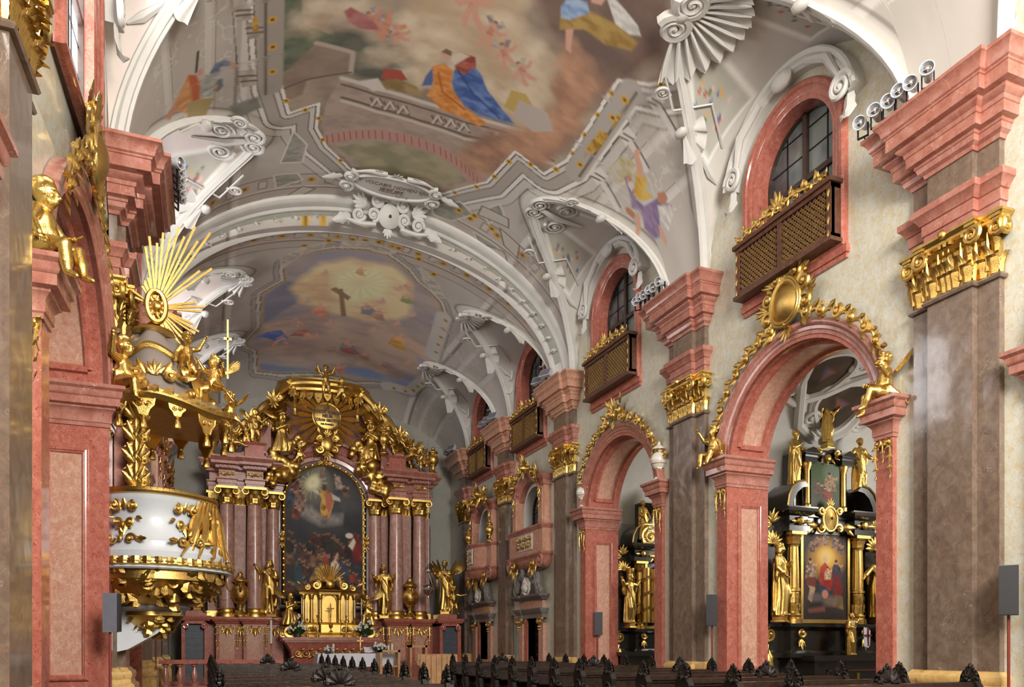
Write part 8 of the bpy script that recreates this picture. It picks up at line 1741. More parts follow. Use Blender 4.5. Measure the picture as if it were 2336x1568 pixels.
for s in (-1,1):
    f=Orn((AX+s*1.92,35.98,6.4),(1,0,0),(0,0,1),(0,-1,0)); f.palm((0,.1),PI/2,.3,3,1).palm((0,-.1),-PI/2,.3,3,1).scroll((0,0),.1,0,1.3,.04).obj('frame_boss',GO,ph)
# statues, vases on the pedestals
GS='gilt statues of the high altar'
statue('gilt statue between the left columns of the high altar, turned to the picture',(AX-2.55,34.95,2.8),2.35,('saint',0,1,'long',False),.3,None,False,.36,GS)
statue('gilt bearded statue pointing left, between the right columns of the high altar',(AX+2.55,34.95,2.8),2.35,('saint',1,2,'curl',True),-.3,None,False,.36,GS)
statue('gilt statue above the left side door, half behind the pulpit basket',(AX-5.5,35.0,3.04),2.4,('saint',2,3,'curl',True),.4,None,True,.36,GS)
statue('gilt winged statue above the right side door of the high altar',(AX+5.5,35.0,3.04),2.4,('saint',3,4,'curl',False),-.4,None,True,.36,GS)
statue('gilt child standing beside the winged statue above the right side door',(AX+5.85,34.7,3.04),1.35,('putto',0,1),-.3,None,False,None,None)
for s,lb in ((-1,'left'),(1,'right')): urn('tall gilt vase with flames between the %s altar columns'%lb,(AX+s*3.75,34.9,2.8),1.95,'old_gold',group='tall vases of the high altar')
# ================================================================ the altars in the right chapels
BL,GO=M['black_lacquer'],M['gold']
def side_altar(xc,yb,label,full=True):
    """black and gold retable facing west, back at y=yb"""
    t=thing('side_altar',label,'altar',(xc,yb-.5,0)); y=yb-.55
    B=lambda nm,mt,*b:obj(nm,(lambda m:[m.box(*q) for q in b] and m)(MB()),mt,t,False)
    obj('pedestal',MB().sweep([(-.3,1.3),(.1,1.3),(.1,1.42),(.0,1.48),(0,2.0),(.05,2.06),(.12,2.1),(.12,2.18),(-.3,2.2)],[(xc-2.0,yb),(xc-2.0,y),(xc-1.35,y),(xc-1.35,y-.25),(xc-.8,y-.25),(xc-.8,y),(xc+.8,y),(xc+.8,y-.25),(xc+1.35,y-.25),(xc+1.35,y),(xc+2.0,y),(xc+2.0,yb)],-1),BL,t)
    B('back_panel',BL,(xc-1.9,xc+1.9,y+.1,yb,1.3,5.1),(xc-.9,xc+.9,y+.12,yb,5.0,6.7))
    for s in (-1,1):
        f=Orn((xc+s*1.07,y-.28,1.8),(1,0,0),(0,0,1),(0,-1,0)); f.scroll((0,.14),.12,0,1.4,.04,s).palm((0,-.02),-PI/2,.3,3,1.0).obj('console_gilding',GO,t)
        f=Orn((xc+s*1.9,y-.02,1.75),(1,0,0),(0,0,1),(0,-1,0)); f.scroll((0,.15),.2,PI/2,1.7,.05,-s).leaf((0,-.1),-PI/2+s*.5,.4).leaf((s*.05,-.2),-PI/2-s*.2,.5).obj('side_scroll',GO,t)
        c=(xc+s*1.1,y-.05,0); fl=lambda p,z:1-.05*abs(sin(p*8))
        obj('column_base',MB().lathe([(.24,2.18),(.24,2.3),(.19,2.34),(.21,2.4),(.16,2.46)],c,20),GO,t)
        m=MB().lathe([(.165,2.46),(.165,3.0),(.19,3.02),(.19,3.08),(.165,3.1)],c,24)
        for k in range(12): a=TAU*k/12; leaf(m,(c[0]+.16*cos(a),c[1]+.16*sin(a),2.5+.22*(k%2)),(0,0,1),(cos(a),sin(a),0),(-sin(a),cos(a),0),.28,.12,.12)
        obj('column',m.lathe([(.16,3.1),(.155,3.6),(.135,4.2)],c,48,fl),GO,t)
        m=MB().lathe([(.15,4.18),(.16,4.22),(.14,4.25),(.2,4.48)],c,16); m.box(c[0]-.24,c[0]+.24,c[1]-.24,c[1]+.24,4.48,4.56)
        for k in range(8): a=TAU*k/8; leaf(m,(c[0]+.14*cos(a),c[1]+.14*sin(a),4.24),(0,0,1),(cos(a),sin(a),0),(-sin(a),cos(a),0),.28,.14,.45)
        obj('column_capital',m,GO,t)
        obj('entablature_block',MB().sweep([(-.3,4.56),(.02,4.56),(.02,4.7),(-.02,4.72),(-.02,4.95),(.08,5.0),(.16,5.06),(.18,5.14),(-.3,5.16)],[(xc+s*1.1-.32*1,yb),(xc+s*1.1-.32,y-.28),(xc+s*1.1+.32,y-.28),(xc+s*1.1+.32,yb)],-1),BL,t)
        f=Orn((xc+s*1.1,y-.28,4.8),(1,0,0),(0,0,1),(0,-1,0)); f.m.ball(tuple(f.p(0,.02,.04)),(.1,.08,.12),8,6); f.leaf((-.1,0),PI,.22).leaf((.1,0),0,.22).obj('frieze_mask',GO,t)
        m=MB(); pr=[(0,0),(.12,0),(.12,.06),(0,.06)]; cv=[(1.55,5.16),(1.5,5.45),(1.38,5.68),(1.2,5.82),(.98,5.86)]
        m.loft([[(xc+s*a,yy,b) for a,b in cv]+[(xc+s*(a-.16),yy,b-.14) for a,b in cv[::-1]] for yy in (y-.35,yb)]); m.box(xc+s*1.1-.5,xc+s*1.1+.5,y-.42,yb,5.1,5.18); obj('segment_pediment',m,BL,t)
        obj('segment_gilding',MB().tube([(xc+s*a,y-.37,b) for a,b in cv],.025,5),GO,t)
        B('outer_wing',BL,(*sorted((xc+s*1.5,xc+s*2.0)),y+.05,yb,2.2,4.6),(*sorted((xc+s*1.4,xc+s*2.1)),y-.02,yb,4.5,4.7))
        f=Orn((xc+s*1.75,y,4.45),(1,0,0),(0,0,1),(0,-1,0))
        for k in range(9): a=PI*k/8; f.leaf((0,-.2),a,.34,.12,.02,.1)
        f.palm((0,.35),PI/2,.34,5,2).scroll((s*.2,.3),.12,0,1.4,.04,s).obj('wing_shell',GO,t)
        if full:
            c=(xc+s*.62,y-.02,0); obj('upper_column',MB().lathe([(.12,5.2),(.12,5.3),(.085,5.34),(.08,6.2),(.12,6.3),(.14,6.36),(.14,6.4)],c,18),GO,t)
            B('upper_block',BL,(c[0]-.2,c[0]+.2,y-.2,yb,6.4,6.56),(c[0]-.26,c[0]+.26,y-.27,yb,6.56,6.62))
            m=MB().loft([[(c[0]-.28,yy,6.62),(c[0]+.28,yy,6.62),(c[0]+.28*s*-1 if False else c[0],yy,6.78)] for yy in (y-.28,yb)]); obj('upper_pediment',m,BL,t,False)
        f=Orn((xc+s*.72,y-.02,3.4),(1,0,0),(0,0,1),(0,-1,0)); f.m.box(xc+s*.8-.04,xc+s*.8+.04,y-.06,y+.1,2.2,4.5); f.obj('frame_side',GO,t)
    B('entablature',BL,(xc-.8,xc+.8,y-.05,yb,4.56,4.98),(xc-.85,xc+.85,y-.14,yb,4.98,5.14)); B('frame_bottom',GO,(xc-.84,xc+.84,y-.08,y+.1,2.2,2.3))
    f=Orn((xc,y-.15,4.95),(1,0,0),(0,0,1),(0,-1,0)); f.m.loft([[tuple(f.p(.2*q*cos(a),.28*q*sin(a),.06+.08*(1-q))) for a in np.linspace(0,TAU,20)] for q in (1,.7,.2)],False,False); f.m.tube([f.p(.24*cos(a),.32*sin(a),.05) for a in np.linspace(0,TAU,26)],.035,6)
    for s in (-1,1): f.scroll((s*.3,.2),.12,0,1.4,.04,s).scroll((s*.3,-.25),.13,PI,1.3,.04,-s).leaf((s*.55,-.2),-PI/2+s*.8,.3).leaf((s*.4,-.2),0 if s>0 else PI,.4)
    f.palm((0,.3),PI/2,.25,5,1.6).obj('cartouche',GO,t)
    return t,y
t,y=side_altar(15.3,16.25,'black and gold retable with Madonna painting and gilt statues, inside the near arch')
obj('attic',MB().box(14.9,15.7,y+.02,16.2,6.5,6.75).box(14.8,15.8,y-.1,16.2,6.72,6.82),M['black_lacquer'],t,False)
f=Orn((15.3,y-.08,6.6),(1,0,0),(0,0,1),(0,-1,0))
for k in range(7): a=PI+PI*k/6; f.leaf((.3*cos(a),.12+.18*sin(a)),a,.16)
f.m.ball(tuple(f.p(0,-.02,.05)),(.09,.08,.11)); f.scroll((.3,.1),.1,0,1.3,.035).scroll((-.3,.1),.1,PI,1.3,.035,-1).obj('attic_garland',GO,t)
obj('mensa',MB().box(14.35,17.6,15.05,16.3,0,1.22).box(14.25,17.7,14.95,16.3,1.22,1.36),M['black_lacquer'],t,False)
m=MB()
for a,b,c,d in ((14.75,17.3,.95,.99),(14.75,17.3,.2,.24),(14.75,14.79,.2,.99),(17.26,17.3,.2,.99)): m.box(a,b,15.03,15.06,c,d)
obj('antependium_frame',m,M['brown_wood'],t,False); obj('gilt_cross',MB().box(15.75,15.83,15.02,15.05,.4,.9).box(15.58,16.0,15.02,15.05,.62,.7),GO,t,False)
def madonna(P):
    P.c*=(.6+1.0*fbm(P.u*4,P.v*6,4,5)[:,None]); P.ell((.52,.72),.34,.2,(230,170,70),.9,.9); P.ell((.52,.74),.16,.1,(250,220,130),.8,.8)
    for c,r in (((.2,.86),(150,120,110)),((.32,.92),(170,130,110)),((.72,.92),(160,130,120)),((.84,.85),(150,120,110)),((.5,.95),(180,150,130))): small(P,c,.1,r)
    small(P,(.18,.6),.17,(206,170,140),(214,170,140)); P.poly([(.1,.42),(.26,.44),(.28,.36),(.2,.2),(.12,.24),(.16,.36)],(196,160,130),.02); P.poly([(.08,.5),(.3,.5),(.28,.38),(.08,.4)],(120,60,50),.02)
    P.poly([(.4,.62),(.5,.68),(.62,.6),(.68,.4),(.56,.3),(.42,.34),(.36,.48)],(150,36,30),.02,1,(196,70,50),9); P.poly([(.36,.42),(.6,.36),(.62,.26),(.4,.26)],(40,50,80),.02,1,(60,80,110),9); P.ell((.5,.71),.05,.035,(230,190,160),.3); small(P,(.56,.55),.11,(230,190,150),(236,196,160))
    small(P,(.76,.6),.16,(70,70,84)); P.poly([(.7,.56),(.82,.52),(.92,.36),(.84,.24),(.7,.28),(.66,.42)],(130,40,36),.02,1,(60,50,70),8); P.poly([(.74,.3),(.9,.28),(.92,.12),(.66,.16)],(110,90,60),.02,1,(150,120,80),9)
    P.ell((.3,.26),.16,.05,(120,112,112),.9,.7); P.ell((.62,.22),.16,.06,(140,120,110),.9,.7); P.poly([(.12,.12),(.5,.16),(.5,.1),(.14,.08)],(150,90,80),.04,.8); P.ell((.5,.3),.07,.05,(206,140,110),.4)
p=thing('madonna_painting','altar painting of a seated mother in red with saints, golden glow','painting',(15.3,y,2.3)); canvas('canvas',1.52,2.25,110,160,False,madonna,(60,52,50),(15.3,y-.03,2.3),p)
def saintpic(P):
    P.c*=(.6+1.0*fbm(P.u*4,P.v*6,4,8)[:,None]); P.ell((.3,.75),.4,.3,(70,90,50),.8,.8); P.ell((.75,.8),.3,.25,(110,130,110),.8,.7); small(P,(.66,.6),.3,(170,140,110),(190,150,110)); small(P,(.25,.45),.2,(110,90,60)); small(P,(.5,.35),.2,(130,70,50)); P.poly([(.55,.35),(.75,.35),(.72,.1),(.6,.1)],(150,60,40),.03)
p=thing('upper_painting','small greenish painting between the upper columns of the black altar','painting',(15.3,y,5.2)); canvas('canvas',.98,1.2,60,80,False,saintpic,(70,74,56),(15.3,y-.04,5.25),p)
SG='gilt statues of the black altar'
statue('gilt robed statue at the top of the black altar, hand out to the right',(15.3,y-.1,6.82),1.12,('saint',1,5,'curl',False),.1,None,False,.2,SG)
statue('gilt bearded statue on the left pediment of the black altar',(14.2,y-.12,5.75),1.45,('saint',0,6,'curl',True),.4,None,False,None,SG); statue('gilt curly-haired statue on the right pediment of the black altar',(16.4,y-.12,5.75),1.45,('saint',2,7,'curl',False),-.1,None,False,None,SG)
statue('gilt statue in the left wing of the black altar, half hidden by the pier',(13.6,y-.25,2.2),1.85,('saint',3,8,'long',False),.5,None,False,.26,SG); statue('gilt bearded statue reading under the shell in the right wing of the black altar',(17.0,y-.2,2.2),1.75,('saint',4,9,'curl',True),-.2,None,False,.26,SG)
rc=statue('standing figure in gold loincloth and red cloak on the mensa, hand raised',(15.72,15.2,1.36),1.1,('saint',4,7,'curl',True),.2,None,False,None)
m=MB().loft([[(x+rx*cos(TAU*k/24),-.005+ry*sin(TAU*k/24),z) for k in range(24)] for x,z,rx,ry in ((0,.56,.085,.07),(0,.63,.088,.074),(0,.7,.1,.078),(0,.76,.112,.076),(0,.8,.10,.062),(0,.83,.05,.042))]); o=obj('torso',m,M['skin'],None,True); o.parent=rc; o.scale=(1.1,)*3
m=MB(); robe(m,[(.07,.07,.25,.10,.06,.4),(.06,.07,.5,.15,.07,.25),(.03,.06,.75,.13,.07,.1),(.03,.04,.82,.09,.05,.05)],7,.1,4); o=obj('red_cloak',m,M['crimson'],None,True); o.parent=rc; o.scale=(1.1,)*3
fl=thing('small_banner','small white banner with red cross on a thin staff held by the mensa statue','banner',(16.05,15.1,1.36)); obj('staff',MB().tube([(15.95,15.1,1.36),(16.1,15.08,2.5)],.008,5),M['iron'],fl); obj('cloth',MB().loft([[(16.02+.26*u,15.06+.03*sin(u*8)+d,z0) for u,z0 in ((0,2.1),(.5,2.08),(1,2.0),(.9,1.62),(.5,1.55),(.0,1.6))] for d in (0,.01)]),M['cloth'],fl,False); obj('red_cross',MB().box(16.13,16.17,15.03,15.05,1.6,2.08).box(16.03,16.27,15.03,15.05,1.86,1.9),M['crimson'],fl,False)
# second chapel
t2,y2=side_altar(15.35,23.9,'dark gilt retable seen half through the urn arch, twisted columns',False); t2['category']='altar'
f=Orn((14.5,y2-.3,5.5),(1,0,0),(0,0,1),(0,-1,0)); f.scroll((0,-.1),.36,PI/2,2.0,.06).scroll((.0,-.1),.22,0,1.4,.05).stem([(-.4,-.2),(-.3,.3),(.2,.35),(.6,.6)],.07).leaf((.4,.3),.9,.5).obj('gable_scroll',M['gold'],t2)
f=Orn((15.1,y2-.3,6.3),(1,0,0),(0,0,1),(0,-1,0)); f.palm((0,-.2),PI/2,.7,5,1.3).scroll((.2,.1),.2,0,1.4,.06).scroll((.1,.5),.16,0,1.4,.06,-1).obj('gable_leaves',M['gold'],t2)
for x in (14.25,13.85,14.75):
    m=MB().lathe([(.17,2.4),(.15,4.3)],(x,y2-.15 if x!=14.25 else y2-.5,0),14)
    for k in range(40): a=k*.55; z=2.45+k*.046; leaf(m,(x+.16*cos(a),(y2-.15 if x!=14.25 else y2-.5)+.16*sin(a),z),(0,0,1),(cos(a),sin(a),0),(-sin(a),cos(a),0),.14,.1,.3,4)
    obj('twisted_column',m,M['old_gold'],t2)
obj('mensa',MB().box(13.2,17.4,22.6,23.9,0,1.25).box(13.1,17.5,22.5,23.9,1.25,1.38),M['black_lacquer'],t2,False)
m=MB()
for k in range(6): 
    for a in (-1,1): m.box(13.4+.6*k,13.8+.6*k,22.56,22.6,.62+a*.3-.015,.62+a*.3+.015).box(13.6+.6*k+a*.2-.015,13.6+.6*k+a*.2+.015,22.56,22.6,.3,.94)
obj('panel_gilding',M and m,M['dark_gold'],t2,False)
p=thing('arched_side_painting','grey cloudy painting in gilt arched frame on the second side altar','painting',(15.35,y2,2.3)); canvas('canvas',1.5,2.2,60,90,True,lambda P:(P.poly([(.2,.5),(.5,.9),(.8,.6),(.6,.2),(.3,.1)],(150,120,90),.3,.8,(90,90,90),6)),(74,74,74),(15.35,y2-.05,2.3),p)
statue('gilt statue in long cloak on top of the second side altar',(14.3,y2-.25,5.16),1.35,('saint',5,10,'curl',False),.2,M['old_gold'],False,.24); statue('gilt statue standing at the left of the second side altar',(13.55,y2-.6,2.2),1.7,('saint',4,11,'long',True),.3,None,False,.24)
# painted chapel ceiling fields
def chapel_field(label,xc,yy,rx,ry,yc,heart=False):
    t=thing('ceiling_medallion',label,'painting',(xc,yy,8),0,'chapel ceiling medallions'); z=lambda y_:6+2.75*math.sqrt(max(0,1-((y_-yc)/3.3)**2))
    sh=lambda r,a:(xc+rx*r*cos(a),yy+ry*r*sin(a)*(1+(.25*cos(a) if heart else 0)))
    g=[[sh(r,a)+(0,) for a in np.linspace(0,TAU,40)] for r in np.linspace(.02,1,16)]
    u,v=np.meshgrid(np.linspace(0,1,40),np.linspace(0,1,24)); V=[];U=[];Vv=[]
    for r in np.linspace(.01,1,24):
        for a in np.linspace(0,TAU,40): x,y_=sh(r,a); V.append((x-t.location.x,y_-t.location.y,z(y_)-.05-t.location.z)); U.append(x); Vv.append(y_)
    P=Paint(np.array(U),np.array(Vv),lin((76,62,50))); P.c*=(.5+1.1*fbm(P.u*3,P.v*3,4,3)[:,None]); P.poly([(xc-.3*rx,yy-.2*ry),(xc+.4*rx,yy),(xc+.1*rx,yy+.4*ry)],(150,90,60),.1,1,(70,90,120),4)
    o=grid_mesh('painted_field',np.array(V),24,40,M['oil_paint'],np.clip(P.c,0,1)); o.parent=t
    m=MB(); m.tube([(lambda p:(p[0],p[1],z(p[1])-.06))(sh(1.05,a)) for a in np.linspace(0,TAU,48)],.09,6); m.tube([(lambda p:(p[0],p[1],z(p[1])-.04))(sh(1.22,a)) for a in np.linspace(0,TAU,48)],.05,5); obj('stucco_frame',m,M['stucco'],t)
chapel_field('dark oval ceiling medallion high in the near chapel vault',14.35,14.6,.62,.7,13.14); chapel_field('dark heart-shaped ceiling medallion above the black altar',15.5,15.35,.72,.55,13.14,True)

m=MB(); zc=lambda y_:6+2.75*math.sqrt(max(0,1-((y_-13.14)/3.3)**2))-.05
for x,y_,r,k in ((13.7,15.2,.3,1),(14.9,15.75,.3,-1),(13.6,14.2,.3,-1),(16.2,14.8,.35,1),(15.1,14.3,.25,1),(16.6,15.7,.3,-1)): spiral(m,(x,y_,zc(y_)),(1,0,0),(0,.8,-.6 if y_>14.8 else -.3),(0,-.5,-.8),r,1.8,.07,r*9,k,26)
for pts in ([(13.5,15.4),(14.1,15.5),(14.8,15.2),(15.3,14.8),(16.0,14.2)],[(13.4,13.8),(13.9,15.0),(14.6,15.9),(15.3,16.1)],[(16.3,14.4),(16.5,15.2),(16.2,15.9),(15.6,16.1)]): m.tube([(a,b,zc(b)) for a,b in pts],[.06,.13,.14,.12,.06][:len(pts)],7)
o=struct('trim_chapel_stucco',m,M['stucco'])
# ================================================================ tabernacle, mensa, furnishings of the sanctuary
OG=M['old_gold']
t=thing('tabernacle','tall gilt tabernacle with columns, lit niche with crucifix and ray crown','tabernacle',(AX,34.5,1.95))
obj('base',MB().sweep([(-.3,1.95),(.12,1.95),(.14,2.05),(.06,2.1),(.0,2.16),(0,2.5),(.06,2.54),(.1,2.6),(-.3,2.62)],[(AX-1.35,35.2),(AX-1.35,34.5),(AX-.5,34.5),(AX-.42,34.25),(AX+.42,34.25),(AX+.5,34.5),(AX+1.35,34.5),(AX+1.35,35.2)],-1),GO,t)
obj('body',MB().box(AX-1.1,AX+1.1,34.75,35.3,2.6,3.9),OG,t,False)
obj('shell_niche',MB().lathe([(.34,2.62),(.34,3.55),(.28,3.72),(.16,3.82),(0,3.86)],(AX,34.62,0),18,None,0,PI),GO,t)
obj('turret',MB().lathe([(.52,2.6),(.52,2.68),(.46,2.7),(.46,3.85),(.54,3.9),(.58,3.98),(.5,4.0),(.48,4.1),(.3,4.35),(.1,4.45),(0,4.46)],(AX,34.75,0),24,None,PI*.0,PI),OG,t)
for x,y in ((-.42,34.55),(.42,34.55),(-.78,34.6),(.78,34.6),(-1.12,34.7),(1.12,34.7)):
    obj('column',MB().lathe([(.1,2.62),(.1,2.7),(.07,2.74),(.072,3.2),(.06,3.62),(.09,3.66),(.11,3.8),(.13,3.82),(.13,3.86)],(AX+x,y,0),14),GO,t)
m=MB().sweep([(-.3,3.86),(.04,3.86),(.06,3.95),(.12,4.0),(.14,4.06),(-.3,4.08)],[(AX-1.25,35.2),(AX-1.25,34.68),(AX-.6,34.62),(AX-.45,34.5),(AX+.45,34.5),(AX+.6,34.62),(AX+1.25,34.68),(AX+1.25,35.2)],-1); obj('entablature',m,GO,t)
f=Orn((AX,34.4,4.1),(1,0,0),(0,0,1),(0,-1,0))
for s in (-1,1): f.scroll((s*.6,.15),.2,PI/2,1.5,.07,s).scroll((s*1.0,.05),.14,PI/2,1.4,.05,s).palm((s*.3,.3),PI/2-s*.4,.3,4,1).leaf((s*1.2,.1),PI/2-s*.9,.3)
f.m.ball(tuple(f.p(0,.2,.05)),(.2,.12,.2),10,8)
for k in range(15): a=PI*(.12+.76*k/14); d=.95 if k%2 else .75; f.m.tube([f.p(.1*cos(a),.25+.1*sin(a),0),f.p(d*cos(a)*.8,.25+d*sin(a),0)],[.02,.035],5)
f.obj('ray_crown',GO,t)
for x in (-.75,.75): f=Orn((AX+x,34.4,2.3),(1,0,0),(0,0,1),(0,-1,0)); f.palm((0,-.1),PI/2,.3,5,1.6).scroll((-.15,0),.1,0,1.3,.03).scroll((.15,0),.1,PI,1.3,.03,-1).obj('relief',GO,t)
f=Orn((AX,34.2,2.32),(1,0,0),(0,0,1),(0,-1,0)); f.m.lathe([(.02,0),(.1,0),(.03,.06),(.03,.14),(.08,.2),(.09,.3)],(AX,34.18,2.2),12); f.obj('chalice_relief',GO,t)
c=thing('crucifix','small dark crucifix standing in the lit tabernacle niche','crucifix',(AX,34.28,2.62)); obj('cross',MB().box(AX-.02,AX+.02,34.3,34.33,2.62,3.45).box(AX-.16,AX+.16,34.3,34.33,3.2,3.24),M['brown_wood'],c,False); m=MB(); limb(m,[(AX,34.27,3.26),(AX,34.27,3.0),(AX,34.27,2.82)],[.03,.03,.02],6); limb(m,[(AX-.14,34.28,3.24),(AX,34.28,3.18),(AX+.14,34.28,3.24)],[.012,.02,.012],6); m.ball((AX,34.26,3.3),.035); obj('figure',m,GO,c,True)
for s,lb in ((-1,'left'),(1,'right')): statue('gilt adoring angel with spread wings kneeling %s of the tabernacle'%lb,(AX+s*1.72,34.6,2.5),1.55,('kneel',2),s*-.7,None,True,None,'adoring angels','statue','angel'); o=obj('scroll_bracket',Orn((AX+s*1.75,34.4,2.2),(1,0,0),(0,0,1),(0,-1,0)).scroll((0,0),.3,PI/2,1.5,.12,s).scroll((s*.3,-.12),.14,0,1.3,.06,s).m,GO); tag(o,'gilt scroll bracket carrying the %s adoring angel'%lb,'ornament')
mz=thing('altar_mensa','rose marble altar block with gilt relief front below the tabernacle','altar',(AX,33.9,.32))
obj('slab',MB().box(AX-2.1,AX+2.1,33.65,35.0,1.8,1.95).box(AX-2.0,AX+2.0,33.72,35.0,1.72,1.8),RO,mz,False); obj('body',MB().loft([[(AX-1.9,34.0,.4),(AX+1.9,34.0,.4),(AX+1.9,35,.4),(AX-1.9,35,.4)],[(AX-1.6,34.1,.7),(AX+1.6,34.1,.7),(AX+1.6,35,.7),(AX-1.6,35,.7)],[(AX-1.75,33.9,1.4),(AX+1.75,33.9,1.4),(AX+1.75,35,1.4),(AX-1.75,35,1.4)],[(AX-1.95,33.8,1.72),(AX+1.95,33.8,1.72),(AX+1.95,35,1.72),(AX-1.95,35,1.72)]]),RM,mz,False)
f=Orn((AX,33.9,1.25),(1,0,0),(0,0,1),(0,-1,0))
for k in range(-4,5): f.scroll((k*.36,0),.16,PI*(k%2),1.4,.035,1 if k%2 else -1,.03).leaf((k*.36+.1,.1),.6,.2,.09,.03).leaf((k*.36-.1,-.1),3.6,.2,.09,.03)
f.obj('gilt_relief',OG,mz)
obj('steps',MB().box(AX-3,AX+3,33.0,35,.3,.46),RM,mz,False)
# flower arrangements
def flowers(label,loc,w,h,n,seed=1,pot='slate_door'):
    t=thing('flower_arrangement',label,'flowers',loc,0,'white flower arrangements'); g=random.Random(seed); x,y,z=loc
    obj('vase',MB().lathe([(.0,0),(.1,0),(.13,.1),(.11,.16),(0,.16)],loc,12),M[pot],t); m=MB(); b=MB()
    for i in range(n*2):
        a=g.uniform(0,TAU); q=g.random()**.5; hh=h*(1-q*.75)*g.uniform(.5,1); d=(w*q*cos(a),w*q*sin(a)*.6,.12+hh)
        leaf(m,(x+d[0]*.3,y+d[1]*.3,z+.1),(d[0],d[1],d[2]*.9),(cos(a),sin(a),0),(-sin(a),cos(a),0),.9,.09,.15,4)
        if i%2==0:
            c=(x+d[0],y+d[1]-.03,z+d[2]); b.ball(c,.022,5,4)
            for k in range(5): u=TAU*k/5; b.ball((c[0]+.032*cos(u),c[1]-.012,c[2]+.032*sin(u)),(.026,.014,.026),5,4)
    obj('foliage',m,M['leaf'],t,False); obj('blossoms',b,M['petal'],t,True)
flowers('white flowers with tall greenery on the mensa, left of the tabernacle',(AX-1.45,33.85,1.95),.42,1.0,34,1); flowers('white flowers with tall greenery on the mensa, right of the tabernacle',(AX+1.45,33.85,1.95),.42,1.0,34,2)
# candles
def candle(label,loc,hs,hc,group,mat='gold',r=.03):
    t=thing('candle',label,'candle',loc,0,group); x,y,z=loc
    obj('candlestick',MB().lathe([(.0,0),(.09,0),(.09,.02),(.04,.06),(.025,.12)]+([(.03,.2),(.05,.28),(.03,.36),(.022,hs-.1)] if hs>.5 else [])+[(.05,hs-.03),(.06,hs),(0,hs)],loc,12),M[mat],t)
    obj('candle_body',MB().lathe([(r,hs),(r,hs+hc),(.004,hs+hc+.015),(.004,hs+hc+.05),(0,hs+hc+.05)],loc,12),M['wax'],t); return t
for i,(x,hs) in enumerate(((-1.28,1.0),(-1.05,.8),(-.62,.95),(.62,.95),(1.0,.85),(1.3,1.0))):
    candle('slim white candle in gilt stick on the mensa, %s counting from the left'%('first','second','third','fourth','fifth','sixth')[i],(AX+x,33.95,1.95),hs,.7,'mensa candles',r=.022)
candle('tall paschal candle with red mark on a floor stand left of the mensa',(AX-2.65,32.6,.32),1.35,.95,'paschal candle',r=.045)
# free-standing altar table
tb=thing('altar_table','table altar covered with a white cloth before the mensa','table',(AX+.2,30.9,.32)); obj('tabletop',MB().box(4.2,7.2,30.4,31.3,1.2,1.27),M['oak'],tb,False)
for x in (4.35,7.05): obj('leg',MB().box(x-.08,x+.08,30.5,31.2,.32,1.2),M['oak'],tb,False)
m=MB(); rows=[]
for z,o in ((1.275,-.45),(1.28,0),(1.27,.03),(1.0,.05),(.75,.055)):
    row=[]
    for k in range(80):
        a=TAU*k/80; cx,cy=cos(a),sin(a); q=max(abs(cx),abs(cy)); cx,cy=cx/q,cy/q; wv=.025*sin(k*1.9)*(1.27-z)*2; row.append((5.7+cx*(1.55+min(o,.0)*2+max(o,0)+wv),30.85+cy*(.5+min(o,0)+max(o,0)+wv),z))
    rows.append(row)
o=obj('altar_cloth',m.loft(rows),M['cloth']); tag(o,'white patterned cloth hanging over the table altar','cloth')
for i,x in enumerate((4.55,4.78,7.0,7.35)):
    candle('short thick white candle on the table altar, %s from the left'%('first','second','third','fourth')[i],(x if x<7.2 else 7.15,30.8,1.28),.06,.26+.05*(i%2),'table altar candles',r=.045)
c=thing('standing_cross','brass standing crucifix on the table altar','crucifix',(5.85,30.8,1.28)); obj('foot',MB().lathe([(0,0),(.14,0),(.1,.05),(.03,.1),(.02,.28),(.0,.28)],(5.85,30.8,1.28),14),GO,c); obj('cross',MB().box(5.835,5.865,30.79,30.81,1.5,1.95).box(5.72,5.98,30.79,30.81,1.77,1.8),GO,c,False)
flowers('low white flower arrangement at the right end of the table altar',(6.55,30.7,1.28),.38,.4,26,4); flowers('small white flowers at the left front of the table altar',(4.5,30.35,1.28),.22,.16,12,5); flowers('bowl of white flowers on the sanctuary step by the lectern',(8.25,29.9,.75),.32,.25,20,6)
bk=thing('mass_book','open book on a stand on the table altar','book',(6.15,30.75,1.28)); obj('pages',MB().prism([(5.98,30.6,1.33),(6.15,30.6,1.31),(6.32,30.6,1.33),(6.32,30.6,1.36),(6.15,30.6,1.34),(5.98,30.6,1.36)],(0,0,0),(0,.26,.18)),M['cloth'],bk,False); obj('cover',MB().prism([(5.96,30.6,1.3),(6.34,30.6,1.3),(6.34,30.6,1.325),(5.96,30.6,1.325)],(0,.01,0),(0,.27,.18)),M['crimson'],bk,False)
# oak lecterns and seat
def frame_stand(label,x0,x1,y0,y1,zt,mic=False,name='lectern'):
    t=thing(name,label,'lectern',((x0+x1)/2,(y0+y1)/2,.32),0,'oak frame lecterns')
    for x in (x0,x1-.09): obj('side',MB().box(x,x+.09,y0,y1,.32,zt),M['oak'],t,False)
    obj('top',MB().box(x0,x1,y0,y1,zt-.09,zt),M['oak'],t,False); obj('shelf',MB().box(x0+.09,x1-.09,y0+.1,y1,.75,.8),M['oak'],t,False)
    if mic: obj('microphone',MB().tube([(x1-.1,y0+.1,zt),(x1-.08,y0,zt+.2),(x1-.02,y0-.1,zt+.32)],.012,5).ball((x1-.0,y0-.13,zt+.35),.04),M['iron'],t)
frame_stand('square oak frame lectern in front of the table altar',6.35,7.15,29.4,29.9,1.42); frame_stand('oak frame lectern with microphone right of the table altar',8.0,8.75,31.2,31.7,1.6,True)
t=thing('oak_screen','pale oak screen of stepped boards at the end of the aisle','screen',(7.6,26.5,0)); g=random.Random(2)
